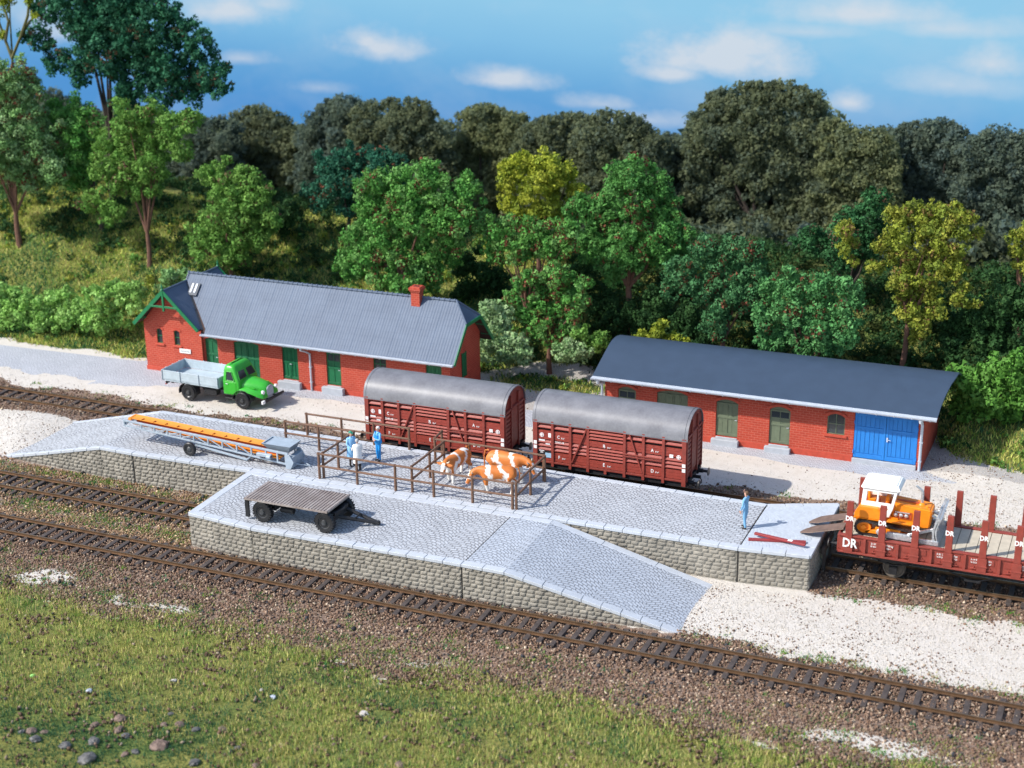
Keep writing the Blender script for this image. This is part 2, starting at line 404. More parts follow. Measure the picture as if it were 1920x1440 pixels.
def kerb_run(m, p0, p1, w=.42, h=.16, step=.95, over=.06, side=1):
    """kerbstones along a 3-D line; the paving side is to the left when side=1"""
    p0, p1 = Vector(p0), Vector(p1); d = p1-p0; L = d.length; d.normalize(); n = Vector((d.y, -d.x, 0)).normalized()*side
    k = max(1, round(L/step)); up = Vector((0, 0, 1))
    for i in range(k):
        a = p0+d*(L*i/k+.012); b_ = p0+d*(L*(i+1)/k-.012)
        o = n*over; q = -n*(w-over); j = random.uniform(-.006, .006)*up
        vs = [a+o-up*h+j, b_+o-up*h+j, b_+q-up*h+j, a+q-up*h+j, a+o+j, b_+o+j, b_+q+j, a+q+j]
        m.add(vs, [(0, 3, 2, 1), (4, 5, 6, 7), (0, 1, 5, 4), (1, 2, 6, 5), (2, 3, 7, 6), (3, 0, 4, 7)])

# --- long rear platform
LP = empty('loading_platform', (-10, 10.4, 0), 0, 'long grey cobbled loading platform with stone walls beside the two cattle wagons', 'platform')
fr = [(-35.2, 7.75, .02), (-27.7, 7.4, ZP), (-25.5, 7.3, ZP), (-18.15, 7.5, ZP), (8.16, 7.66, ZP), (11.42, 8.02, ZP)]
bk = [(-35.2, 13.5, .02), (-27.85, 13.42, ZP), (-18, 13.4, ZP), (8.18, 13.0, ZP), (11.43, 14.36, ZP)]
m = MB()
def lerp_line(L, x):
    return float(np.interp(x, [p[0] for p in L], [p[1] for p in L])), float(np.interp(x, [p[0] for p in L], [p[2] for p in L]))
xs = [-35.2, -31.4, -27.7, -25.52, -25.48, -18.15, -10, 0, 8.14]
P = [[], []]
for x in xs:
    yf, zf = lerp_line(fr, x); yb, zb_ = lerp_line(bk, x); P[0].append((x, yf+.3, zf-.012)); P[1].append((x, yb-.3, zb_-.012))
m.grid(P); m.build('paving', M_pave, LP)
M_slab = paving_material('worn_slab_paving', W=1.5, bw=.26, bh=.16, base=(.52, .57, .63), dark=(.36, .39, .43), joint=.02, jc=(.47, .5, .54), rot=True)
m = MB(); m.grid([[(8.20, 7.98, ZP-.012), (11.40, 8.3, ZP-.012)], [(8.22, 12.75, ZP-.012), (11.40, 14.1, ZP-.012)]]); m.build('end_paving', M_slab, LP)
m = MB()
for i in range(len(fr)-1): kerb_run(m, fr[i], fr[i+1], over=.07, w=.40 if i > 0 else .34)
for i in range(len(bk)-1): kerb_run(m, bk[i+1], bk[i], over=.05, w=.36)
kerb_run(m, (11.44, 8.02, ZP), (11.44, 14.36, ZP), over=.05, w=.36)
m.build('kerb', M_kerb, LP, bevel=.012)
m = MB(); zk = .16
stone_face(m, (-35.1, 7.75), (-27.7, 7.4), .0, ZP-zk, seed=3); stone_face(m, (-27.7, 7.4), (-25.55, 7.3), ZP-zk, ZP-zk, seed=4)
m.mat(1).box(-25.55, -25.45, 7.33, 7.6, 0, ZP-zk).mat(0)
stone_face(m, (-25.45, 7.3), (-18.1, 7.5), ZP-zk, ZP-zk, seed=5)
m.build('left_wall', [M_stone, M_seam], LP)
m = MB(); stone_face(m, (-2.0, 7.6), (8.12, 7.66), ZP-zk, ZP-zk, seed=6); m.mat(1).box(8.12, 8.2, 7.69, 7.9, -.1, ZP-zk).mat(0)
stone_face(m, (8.2, 7.68), (11.42, 8.02), ZP-zk, ZP-zk, seed=7); stone_face(m, (11.42, 8.02), (11.42, 14.36), ZP-zk, ZP-zk, seed=8)
m.build('right_wall', [M_stone, M_seam], LP)
m = MB()
for i in range(len(bk)-1): stone_face(m, bk[i+1][:2], bk[i][:2], bk[i+1][2]-zk, bk[i][2]-zk, seed=20+i)
m.build('rear_wall', M_stone, LP)
m = MB(); m.mat(0).box(8.15, 8.185, 7.95, 12.75, ZP-.03, ZP-.006); m.build('joint', M_seam, LP)

# --- front ramp platform
FP = empty('side_ramp', (-8, 4.4, 0), 0, 'lower front cobbled stone ramp platform sloping down to the white sand beside the foreground rails', 'platform')
A, B, C_, D, E_ = (-18.05, 1.72, ZP), (-14.2, 1.32, ZP), (-3.1, 1.45, ZP), (-.95, 1.42, ZP), (7.2, 1.95, .02)
m = MB(); fl = [A, B, C_, D, E_]
P = [[], []]
for x in (-17.72, -14.2, -3.12, -3.07):
    yf, zf = lerp_line(fl, x); P[0].append((x, yf+.32, zf-.014)); P[1].append((x, 7.2, zf-.014))
m.grid(P); m.build('paving', M_pave, FP)
M_pave2 = paving_material('ramp_setts', W=2.2, bw=.30, bh=.20, base=(.48, .52, .58), dark=(.25, .27, .30), joint=.03, jc=(.20, .21, .23))
P = [[], []]
for x, yb in ((-3.03, 7.2), (-.95, 7.1), (7.2, 6.75)):
    yf, zf = lerp_line(fl, x); P[0].append((x, yf+.32, zf-.014)); P[1].append((x, yb, zf-.014))
m = MB(); m.grid(P); m.build('ramp_paving', M_pave2, FP)
m = MB()
for i in range(4): kerb_run(m, fl[i], fl[i+1], over=.07)
kerb_run(m, (-18.12, 7.5, ZP), A, over=.05, step=2.0)
kerb_run(m, (-.95, 7.45, ZP), (-18.0, 7.45, ZP), over=-.03, w=.42, step=1.55)
kerb_run(m, (7.2, 7.0, .02), (-.95, 7.45, ZP), over=0, w=.42, step=2.4)
m.build('kerb', M_kerb, FP, bevel=.012)
m = MB(); stone_face(m, A[:2], B[:2], ZP-zk, ZP-zk, seed=9); m.mat(1).box(-14.23, -14.17, 1.36, 1.6, 0, ZP-zk).mat(0)
stone_face(m, (B[0]+.03, B[1]), (C_[0]-.03, C_[1]), ZP-zk, ZP-zk, seed=10); m.mat(1).box(-3.13, -3.06, 1.49, 1.7, -.1, ZP-zk+.1).mat(0)
stone_face(m, (C_[0]+.04, C_[1]), D[:2], ZP-zk, ZP-zk, seed=11); stone_face(m, D[:2], E_[:2], ZP-zk, -.1, seed=12)
m.build('front_wall', [M_stone, M_seam], FP)
m = MB(); stone_face(m, (-18.1, 7.5), (-18.05, 1.72), ZP-zk, ZP-zk, seed=13); m.build('side_wall', M_stone, FP)
m = MB(); m.box(-3.068, -3.042, 1.75, 7.2, ZP-.05, ZP-.006); m.build('joint', M_seam, FP)

# ------------------------------------------------------------------ rail fences of the cattle pen
M_wood = plain('brown_fence_timber', (.155, .082, .05), .65, .25, 5, bmp=.2)
def rail_fence(pts, label, h=1.42, zb=ZP-.012, rails=(.52, 1.0), post=.075):
    t = empty('rail_fence', (pts[0][0], pts[0][1], zb), 0, label, 'fence', 'brown rail fences of the cattle pen')
    proto = None
    for x, y in pts:
        if proto is None:
            m = MB(); m.tube([(x, y, zb), (x, y, zb+h*.6), (x, y, zb+h+.03)], [post, post*.95, post*.9], 8); proto = m.build('post', M_wood, t, smooth=True); p0 = (x, y)
        else:
            c = proto.copy(); COL.objects.link(c); c.parent = t; c.location = (x-p0[0], y-p0[1], 0); c.rotation_euler = (0, 0, random.uniform(0, 6))
    for f in rails:
        m = MB(); z = zb+h*f-.03
        P = [Vector((x, y, z+random.uniform(-.015, .015))) for x, y in pts]; d0 = (P[0]-P[1]).normalized()*.08; d1 = (P[-1]-P[-2]).normalized()*.08
        m.tube([P[0]+d0]+P[1:-1]+[P[-1]+d1], post*.8, 8); m.build('rail', M_wood, t, smooth=True)
    return t
rail_fence([(-14.15, 7.85), (-11.93, 7.85), (-9.73, 7.85), (-7.58, 7.85), (-5.45, 7.87), (-3.29, 7.87)], 'longest brown rail fence along the front edge of the cattle pen')
rail_fence([(-3.12, 7.95), (-3.15, 9.85), (-3.13, 11.72)], 'short brown rail fence closing the right end of the cattle pen')
rail_fence([(-9.45, 11.9), (-7.45, 11.9), (-5.3, 11.87), (-3.22, 11.8)], 'brown rail fence behind the three cows, nearest the right cattle wagon')
rail_fence([(-8.87, 8.02), (-8.85, 10.03), (-8.83, 11.7)], 'brown rail fence dividing the cows from the three standing people')
rail_fence([(-14.0, 8.02), (-13.95, 9.5), (-13.95, 11.15)], 'brown rail fence running back beside the person in the green cap')
rail_fence([(-18.25, 11.35), (-16.15, 11.3), (-13.98, 11.3)], 'brown rail fence just behind the grey hopper of the conveyor')
rail_fence([(-17.95, 13.12), (-15.75, 13.12), (-13.75, 13.12), (-11.6, 13.12)], 'rearmost brown rail fence along the platform edge beside the left cattle wagon', h=1.28)
rail_fence([(-9.52, 12.05), (-9.62, 13.1)], 'shortest brown rail fence, a single bay reaching back to the left cattle wagon', h=1.4)
# ------------------------------------------------------------------ building materials
def brick_material(name, c1, c2, mortar, bw=.34, rh=.14):
    m, nt, b = _nt(name); co = objco(nt); sp = nt.nodes.new('ShaderNodeSeparateXYZ'); nt.links.new(co, sp.inputs[0])
    cb = nt.nodes.new('ShaderNodeCombineXYZ'); nt.links.new(mth(nt, 'ADD', sp.outputs[0], sp.outputs[1]), cb.inputs[0]); nt.links.new(sp.outputs[2], cb.inputs[1])
    br = nt.nodes.new('ShaderNodeTexBrick'); nt.links.new(cb.outputs[0], br.inputs['Vector'])
    br.inputs['Scale'].default_value = 1; br.inputs['Brick Width'].default_value = bw; br.inputs['Row Height'].default_value = rh; br.inputs['Mortar Size'].default_value = .02
    br.inputs['Color1'].default_value = (*c1, 1); br.inputs['Color2'].default_value = (*c2, 1); br.inputs['Mortar'].default_value = (*mortar, 1)
    n = noise(nt, co, 1.2, 5); c = mixc(nt, ramp(nt, n, [(.4, (0, 0, 0)), (.75, (.5, .5, .5))]), br.outputs[0], tuple(x*.72 for x in c1))
    nt.links.new(c, b.inputs['Base Color']); b.inputs['Roughness'].default_value = .7; b.inputs['Specular IOR Level'].default_value = .3
    bump(nt, b, mth(nt, 'SUBTRACT', mth(nt, 'MULTIPLY', noise(nt, co, 30, 3), .3), br.outputs['Fac']), .6, .02); return m
M_brick = brick_material('red_brick', (.47, .062, .033), (.40, .048, .027), (.50, .125, .08))
M_trim = plain('red_brick_trim', (.46, .065, .035), .6, .15, 4)
M_green = plain('green_door_paint', (.010, .125, .048), .5, .15, 3)
M_verge = plain('green_verge_paint', (.012, .16, .062), .4, .1, 3)
M_olive = plain('grey_green_door_paint', (.135, .165, .105), .55, .12, 3)
M_blue = plain('blue_gate_paint', (.022, .20, .58), .4, .08, 2)
M_zinc = plain('pale_zinc', (.50, .54, .60), .4, .08, 3, spec=.5)
M_step = plain('grey_step_stone', (.40, .425, .46), .7, .1, 3)
M_dark = plain('dark_interior', (.01, .01, .012), .9, .1)
M_soff = plain('dark_soffit', (.055, .028, .02), .8, .2)
M_white = plain('white_paint', (.80, .80, .79), .5, .03, 3)
M_ink = plain('black_ink', (.10, .12, .13), .6, .05)
def glass_mat():
    m, nt, b = _nt('window_glass'); b.inputs['Base Color'].default_value = (.03, .04, .045, 1); b.inputs['Roughness'].default_value = .12; b.inputs['Specular IOR Level'].default_value = .9
    bump(nt, b, noise(nt, objco(nt), 3, 2), .15, .02); return m
M_glass = glass_mat()
def tile_material():
    m, nt, b = _nt('grey_roof_tile'); co = objco(nt); sp = nt.nodes.new('ShaderNodeSeparateXYZ'); nt.links.new(co, sp.inputs[0])
    n = noise(nt, co, .8, 5); f = noise(nt, co, 20, 3)
    c = ramp(nt, mth(nt, 'ADD', mth(nt, 'MULTIPLY', n, .7), mth(nt, 'MULTIPLY', f, .3)), [(.3, (.078, .106, .158)), (.7, (.108, .144, .206))])
    nt.links.new(c, b.inputs['Base Color']); b.inputs['Roughness'].default_value = .55; b.inputs['Specular IOR Level'].default_value = .35
    course = mth(nt, 'FRACT', mth(nt, 'MULTIPLY', sp.outputs[2], 3.2)); bump(nt, b, course, .5, .025); return m
M_tile = tile_material()
M_felt = plain('dark_roofing_felt', (.036, .058, .095), .55, .07, 1.2, bmp=.12, bscale=30)

def wall_with_openings(m, x0, x1, y0, y1, z0, z1, ops):
    """front wall slab (in x) between y0 (outer) and y1 with real openings ops = [(xa, xb, za, zb)], sorted"""
    x = x0
    for xa, xb, za, zb in sorted(ops):
        m.box(x, xa, y0, y1, z0, z1)
        if za > z0+.01: m.box(xa, xb, y0, y1, z0, za)
        if zb < z1-.01: m.box(xa, xb, y0, y1, zb, z1)
        x = xb
    m.box(x, x1, y0, y1, z0, z1)
def arch_pts(xa, xb, za, zb, rise, n=8):
    """outline of an opening with a segmental head, from bottom left going up and over"""
    pts = [(xa, za), (xa, zb-rise)]
    for i in range(1, n): t = i/n; pts.append((xa+(xb-xa)*t, zb-rise+rise*(1-(2*t-1)**2)))
    return pts+[(xb, zb-rise), (xb, za)]
def arch_fill(m, xa, xb, zb, rise, y0, y1):
    """brick spandrels left and right under a square opening head so it reads as an arch"""
    n = 8
    for side in (0, 1):
        pts = []
        for i in range(n//2+1):
            t = i/n if side == 0 else 1-i/n
            pts.append((xa+(xb-xa)*t, zb-rise+rise*(1-(2*t-1)**2)))
        cx = xa if side == 0 else xb
        poly = [(px, y0, pz) for px, pz in pts]+[(cx, y0, zb)]
        m.prism(poly, (0, y1-y0, 0))
def arch_band(m, xa, xb, zb, rise, y, w=.13, d=.03):
    n = 10; P = []
    for i in range(n+1):
        t = i/n; P.append(Vector((xa+(xb-xa)*t, y-d/2, zb-rise+rise*(1-(2*t-1)**2)+w/2)))
    for i in range(n): m.bar(P[i], P[i+1], d, w, (0, 0, 1))

def door(parent, xa, xb, za, zb, y, mats, leaves=1, panes=0, arch=.0, planks=0):
    """panelled door on the plane y (outer face), children of the building: door > panel, glass, handle"""
    m = MB(); W = xb-xa; body, glass = mats
    m.prism([(px, y, pz) for px, pz in arch_pts(xa+.006, xb-.006, za, zb-.006, max(arch, .02))], (0, .06, 0))
    for k in range(leaves):
        a = xa+W*k/leaves; b = xa+W*(k+1)/leaves; f = .09 if leaves == 1 else .08
        top = zb-arch-.02
        for (p, q, r, s) in ((a+.01, a+f, za+.02, top), (b-f, b-.01, za+.02, top), (a+f, b-f, za+.02, za+.2), (a+f, b-f, top-.1, top), (a+f, b-f, za+(zb-za)*.48, za+(zb-za)*.54)):
            m.box(p, q, y-.035, y, r, s)
        if not panes: m.box((a+b)/2-.03, (a+b)/2+.03, y-.03, y, za+.2, top-.1)
        else: m.box((a+b)/2-.02, (a+b)/2+.02, y-.03, y, za+.2, top-.1)
        if planks:
            n = planks
            for i in range(1, n): m.box(a+f+(b-a-2*f)*i/n-.008, a+f+(b-a-2*f)*i/n+.008, y-.012, y, za+.2, top-.1)
    d = m.build('door', body, parent, bevel=.008)
    if panes:
        for k in range(leaves):
            a = xa+W*k/leaves+.1; b = xa+W*(k+1)/leaves-.1; c = (a+b)/2; z1 = zb-arch*.6-.1; z0 = za+(zb-za)*.70
            for (p, q) in ((a, c-.02), (c+.02, b)):
                g = MB(); g.box(p, q, y-.02, y-.012, z0, z1); g.build('pane', glass, d)
            g = MB(); g.box(a-.04, b+.04, y-.034, y-.003, z0-.06, z0); g.build('glazing_bar', body, d)
    h = MB(); hx = xb-.07 if leaves == 1 else xa+W/2+.08; hz = za+1.05
    h.tube([(hx, y-.03, hz), (hx, y-.09, hz), (hx-.12, y-.09, hz)], .018, 6); h.build('handle', M_zinc, d)
    return d
def window(parent, xa, xb, za, zb, y, frame, glass, arch=.08, rows=2, cols=2):
    """window on plane y: window (frame) > pane"""
    m = MB(); t = .05
    m.box(xa, xa+t, y-.03, y+.03, za, zb-arch); m.box(xb-t, xb, y-.03, y+.03, za, zb-arch); m.box(xa+t, xb-t, y-.03, y+.03, za, za+t)
    arcp = arch_pts(xa, xb, za, zb, arch)[1:-1]
    for i in range(len(arcp)-1): m.bar((arcp[i][0], y, arcp[i][1]), (arcp[i+1][0], y, arcp[i+1][1]), .06, t)
    for c in range(1, cols): x = xa+(xb-xa)*c/cols; m.box(x-.022, x+.022, y-.025, y+.02, za+t, zb-.03)
    for r_ in range(1, rows): z = za+(zb-za)*r_/rows; m.box(xa+t, xb-t, y-.028, y+.02, z-.022, z+.022)
    w = m.build('window', frame, parent)
    g = MB(); g.prism([(px, y+.012, pz) for px, pz in arch_pts(xa+.01, xb-.01, za+.01, zb-.01, arch)], (0, .02, 0)); g.build('pane', glass, w)
    return w
def gutter(parent, x0, x1, y, z, m_, r=.085, step=.85):
    m = MB(); n = 9
    P = [[], []]
    for k in range(n+1):
        a = math.pi+math.pi*k/n
        for r_, x in zip(P, (x0, x1)): r_.append((x, y+r*math.cos(a), z+r*math.sin(a)))
    m.grid(P); m.add([P[0][0], P[1][0], P[1][-1], P[0][-1]], [(0, 1, 2, 3)])
    m.box(x0, x0+.02, y-r*.97, y+r*.97, z-r*.7, z-.004); m.box(x1-.02, x1, y-r*.97, y+r*.97, z-r*.7, z-.004)
    x = x0+.3
    while x < x1: m.tube([(x, y-r*1.05, z+.01), (x, y-r*.8, z-r*.85), (x, y, z-r*1.15), (x, y+r*1.3, z-.02)], .018, 5); x += step
    m.box(x0, x1, y+r*1.05, y+r*1.05+.03, z-.09, z+.03)
    return m.build('gutter', m_, parent, smooth=True)

# ------------------------------------------------------------------ station building
ST = empty('goods_station', (-36.6, 24.05, 0), 0, 'long red brick goods station with grey tiled roof, green doors and one brick chimney', 'building')
Y0 = 24.05; z_eave = 3.15; RY, RZ = 26.3, 6.25; YE = 23.4; YB = 29.2; SL = (RZ-z_eave)/(RY-YE); XG = -34.35; CZ = 5.80; CS = .96
ops = [(-32.12, -31.15, .35, 2.72), (-29.78, -27.9, .35, 2.75), (-26.18, -25.02, .55, 2.85), (-22.95, -21.92, .55, 2.85), (-19.58, -18.68, 1.78, 2.92), (-15.95, -14.88, .4, 2.8)]
m = MB(); ops[0] = (-31.98, -31.02, .35, 2.72)
wall_with_openings(m, -32.1, -14.3, Y0, Y0+.3, 0, 3.75, ops)
for xa, xb, za, zb in ops: arch_fill(m, xa, xb, zb, .12, Y0, Y0+.3)
m.box(-14.6, -14.3, Y0+.3, 28.5, 0, 3.4)                                   # right gable wall
m.prism([(-14.6, Y0+.3, 3.4), (-14.6, 28.5, 3.4), (-14.6, 28.5, 3.78), (-14.6, 27.25, 5.04), (-14.6, 25.35, 5.04), (-14.6, Y0+.3, 4.04)], (.3, 0, 0))
m.box(-36.25, -14.6, 28.2, 28.5, 0, 3.4)                                    # rear wall
m.box(-36.55, -36.25, Y0-.2, 28.5, 0, 3.4)                                 # left wall
m.box(-32.4, -32.1, Y0-.2, Y0+.3, 0, 3.4)
wy = Y0-.2; wops = [(-35.58, -35.14, 1.98, 2.98), (-34.22, -33.78, 1.98, 2.98)]
wall_with_openings(m, -36.25, -32.4, wy, wy+.3, 0, 3.4, wops)
for xa, xb, za, zb in wops: arch_fill(m, xa, xb, zb, .1, wy, wy+.3)
m.prism([(-36.55, wy, 3.4), (-32.1, wy, 3.4), (XG+.5, wy, 5.3), (XG-.5, wy, 5.3)], (0, .3, 0))
m.prism([(-36.55, 28.2, 3.4), (-32.1, 28.2, 3.4), (XG+.5, 28.2, 5.3), (XG-.5, 28.2, 5.3)], (0, .3, 0))
m.build('wall', M_brick, ST)
m = MB(); m.box(-36.6, -32.05, wy-.05, wy, 0, .32); m.build('plinth', M_trim, ST, bevel=.012)
xs_ = [-32.05]+[v for o in ops if o[2] < 1 for v in (o[0], o[1])]+[-14.25]
for i in range(0, len(xs_), 2):
    if xs_[i+1]-xs_[i] > .05: m = MB(); m.box(xs_[i], xs_[i+1], Y0-.05, Y0, 0, .32); m.build('plinth', M_trim, ST, bevel=.012)
m = MB(); m.box(-14.3, -14.25, Y0, 28.5, 0, .32); m.build('plinth', M_trim, ST, bevel=.012)
for xa, xb, za, zb in ops: m = MB(); arch_band(m, xa-.06, xb+.06, zb, .12, Y0-.002); m.build('brick_arch', M_trim, ST)
for xa, xb, za, zb in wops:
    m = MB(); arch_band(m, xa-.1, xb+.1, zb+.02, .1, wy-.002); m.build('brick_arch', M_trim, ST); m = MB(); m.box(xa-.14, xb+.14, wy-.09, wy, za-.14, za-.02); m.build('sill', M_trim, ST, bevel=.012)
m = MB(); m.box(-19.72, -18.54, Y0-.08, Y0, 1.64, 1.76); m.build('sill', M_trim, ST, bevel=.012)
m = MB(); m.box(-14.3, -14.22, 25.55, 26.55, 1.36, 1.5); m.build('sill', M_trim, ST, bevel=.012)
m = MB(); m.box(-36.2, -14.65, Y0+.32, 28.18, .3, 3.3); m.build('interior', M_dark, ST)
# roof: corrugated tile sheets clipped to the roof planes
def tile_sheet(m, xs, lo, hi, plane, axis='x', amp=.020, pitch=.19):
    """strips running up the slope; lo/hi give the extent at each station, plane the height"""
    rows = [[], []]
    for x in xs:
        ph = (x/pitch) % 1.0; dz = amp*(abs(math.sin(math.pi*ph))**.7)
        for r_, v in zip(rows, (lo(x), hi(x))):
            z = plane(x, v)+dz
            r_.append((x, v, z) if axis == 'x' else (v, x, z))
    m.grid(rows)
m = MB(); st = .035
mainp = lambda x, y: z_eave+SL*(y-YE)
def lo_main(x):
    if x < -31.55: return min(25.93+.0, 23.62+(25.93-23.62)*(-31.55-x)/(34.35-31.55))
    return YE
def hi_main(x): return RY if x < -14.8 else RY-(x+14.8)/1.1*1.03
xs_ = np.arange(-34.34, -13.69, st); tile_sheet(m, xs_, lo_main, hi_main, mainp)
backp = lambda x, y: z_eave+SL*(YB-y)
tile_sheet(m, xs_, lambda x: YB if x > -31.6 else 28.98+(26.67-28.98)*(-31.6-x)/2.75, lambda x: RY if x < -14.8 else RY+(x+14.8)/1.1*1.03, backp)
# half hip at the right end
hz = RZ-SL*1.03
tile_sheet(m, np.arange(25.28, 27.33, st), lambda y: -13.7, lambda y: -14.8+1.1*min(1, abs(y-RY)/1.03), lambda y, x: RZ-(x+14.8)/1.1*(RZ-hz), axis='y')
# cross gable
cr = lambda y, x: CZ-CS*abs(x-XG)
def cr_hi(y):   # inner limit on the right slope: the valley against the main roof
    if y < 23.62: return -31.85
    if y < 25.93: return -31.85+(XG+31.85)*(y-23.62)/(25.93-23.62)
    if y < 26.67: return XG+.002
    if y < 28.98: return XG+(-31.85-XG)*(y-26.67)/(28.98-26.67)
    return -31.85
ys_ = np.arange(23.2, 29.62, st)
tile_sheet(m, ys_, lambda y: XG, cr_hi, cr, axis='y'); tile_sheet(m, ys_, lambda y: -36.85, lambda y: XG, cr, axis='y')
# main roof closing piece left of its verge
m.prism([(XG+.01, 25.9, 5.72), (XG+.01, 26.7, 5.72), (XG+.01, RY, RZ-.02)], (-.05, 0, 0))
roof = m.build('roof', M_tile, ST, solid=.0)
m = MB()
m.tube([(XG-.06, RY, RZ+.03), (-14.75, RY, RZ+.03)], .085, 8)
for y in np.arange(0, 1): pass
for x in np.arange(XG, -14.8, .36): m.tube([(x-.04, RY, RZ+.04), (x+.04, RY, RZ+.04)], .11, 8)
m.tube([(XG, 23.2, CZ+.02), (XG, 25.93, CZ+.02)], .075, 8); m.tube([(XG, 26.67, CZ+.02), (XG, 29.6, CZ+.02)], .075, 8)
m.tube([(XG, 25.93, CZ+.03), (XG, RY, RZ+.03)], .07, 6); m.tube([(XG, 26.67, CZ+.03), (XG, RY, RZ+.03)], .07, 6)
for s in (-1, 1): m.tube([(-14.8, RY, RZ+.04), (-13.7, RY+s*1.03, hz+.04)], .07, 8)
m.build('ridge_tiles', M_tile, ST, smooth=True)
m = MB(); m.bar((XG+.05, 25.86, CZ-.02), (-31.75, 23.55, 3.36), .14, .03); m.build('valley', plain('dark_valley', (.03, .035, .045), .5), ST)
m = MB()                                                                    # undersides
t = .10
def under(poly): m.prism([(x, y, z-.02) for x, y, z in poly], (0, 0, -t))
under([(-31.8, YE, z_eave), (-13.72, YE, z_eave), (-13.72, 25.27, hz), (-14.8, RY, RZ), (XG, RY, RZ), (XG, 25.93, mainp(0, 25.93)), (-31.8, 23.62, mainp(0, 23.62))])
under([(-31.8, YB, z_eave), (-13.72, YB, z_eave), (-13.72, 27.33, hz), (-14.8, RY, RZ), (XG, RY, RZ), (XG, 26.67, backp(0, 26.67)), (-31.8, 28.98, backp(0, 28.98))])
under([(XG, 23.2, CZ), (-31.87, 23.2, cr(0, -31.87)), (-31.87, 23.6, cr(0, -31.87)), (XG, 25.9, CZ)])
under([(XG, 29.6, CZ), (-31.87, 29.6, cr(0, -31.87)), (-31.87, 29.0, cr(0, -31.87)), (XG, 26.7, CZ)])
under([(XG, 23.2, CZ), (-36.83, 23.2, cr(0, -36.83)), (-36.83, 29.6, cr(0, -36.83)), (XG, 29.6, CZ)])
under([(-13.72, 25.27, hz), (-13.72, 27.33, hz), (-14.8, RY, RZ-.01)])
m.build('soffit', M_soff, ST)
for yy in (23.17, 29.63):                                                   # green verge boards
    m = MB()
    for s_ in (-1, 1): m.bar((XG, yy, CZ-.04), (XG+s_*2.5, yy, CZ-.04-2.5*CS), .07, .24)
    m.bar((XG-1.05, yy, CZ-1.06), (XG+1.05, yy, CZ-1.06), .09, .13); m.box(XG-.07, XG+.07, yy-.06, yy+.06, CZ-1.35, CZ)
    m.lathe((XG, yy, CZ-.02), (0, 0, 1), [(0, .07), (.12, .11), (.2, .05), (.3, .075), (.5, .02)], 8)
    for s_ in (-1, 1): m.bar((XG+s_*1.95, yy+.02, CZ-1.98), (XG+s_*1.95, yy+.62*(1 if yy < 26 else -1), CZ-2.1), .09, .14)
    m.build('verge_board', M_verge, ST, bevel=.01)
m = MB()
for (p, q) in (((-13.68, YE, z_eave-.05), (-13.68, 25.27, hz-.05)), ((-13.68, 25.22, hz-.05), (-13.68, 27.38, hz-.05)), ((-13.68, 27.33, hz-.05), (-13.68, YB, z_eave-.05))): m.bar(p, q, .07, .22)
m.bar((-14.3, 28.72, 3.6), (-13.68, 28.72, 3.6), .1, .16); m.bar((-14.3, 27.9, 4.45), (-13.68, 27.9, 4.45), .1, .1)
m.build('verge_board', M_verge, ST, bevel=.01)
gutter(ST, -31.75, -13.75, YE-.10, z_eave-.0, M_zinc, .145)
m = MB(); m.tube([(-24.35, YE-.06, 3.02), (-24.35, YE-.02, 2.86), (-24.2, YE+.35, 2.68), (-24.06, Y0-.11, 2.5), (-24.06, Y0-.11, .05)], .065, 8); m.lathe((-24.35, YE-.06, 2.98), (0, 0, 1), [(-.1, .06), (.1, .1)], 10)
for z in (.6, 1.6): m.box(-24.16, -23.96, Y0-.18, Y0, z, z+.04)
m.build('downpipe', M_zinc, ST, smooth=True)
m = MB(); m.box(-17.72, -17.12, 25.85, 26.4, 5.6, 6.70); m.box(-17.77, -17.07, 25.80, 26.45, 6.70, 6.80); m.box(-17.82, -17.02, 25.75, 26.50, 6.80, 6.96); m.box(-17.75, -17.09, 25.82, 26.43, 6.96, 7.02)
m.mat(1).box(-17.6, -17.24, 26.0, 26.24, 7.02, 7.035).mat(0)
ch = m.build('chimney', [M_brick, M_dark], ST, bevel=.01)
m = MB(); vx, vy = -33.45, 25.55; vz = mainp(0, vy)
m.prism([(vx-.35, vy-.42, vz-.42*SL+.03), (vx+.35, vy-.42, vz-.42*SL+.03), (vx+.35, vy+.2, vz+.2*SL+.03), (vx-.35, vy+.2, vz+.2*SL+.03)], (0, -.05, .10))
m.mat(1)
for dx in (-.16, .14): m.prism([(vx+dx-.07, vy-.36, vz-.36*SL+.19), (vx+dx+.07, vy-.36, vz-.36*SL+.19), (vx+dx+.07, vy+.1, vz+.1*SL+.19), (vx+dx-.07, vy+.1, vz+.1*SL+.19)], (0, -.01, .03))
m.build('skylight', [plain('dark_lead', (.04, .055, .08), .5), M_zinc], ST)
dm = (M_green, M_glass)
door(ST, *ops[0], Y0+.1, dm, arch=.12); door(ST, *ops[1], Y0+.1, dm, leaves=2, arch=.12); door(ST, *ops[2], Y0+.1, dm, arch=.12, leaves=2)
door(ST, *ops[3], Y0+.1, dm, panes=1, arch=.12); door(ST, *ops[5], Y0+.1, dm, arch=.12, leaves=2)
window(ST, *ops[4], Y0+.1, M_green, M_glass, .12, 2, 2)
for o in wops: window(ST, *o, wy+.1, M_green, M_glass, .1, 2, 1)
m = MB(); m.box(-14.32, -14.27, 25.72, 26.38, 1.52, 3.05); m.box(-14.3, -14.25, 25.72, 25.79, 1.52, 3.1); m.box(-14.3, -14.25, 26.31, 26.38, 1.52, 3.1); m.box(-14.3, -14.25, 26.03, 26.07, 1.55, 3.0); m.build('side_window', M_green, ST)
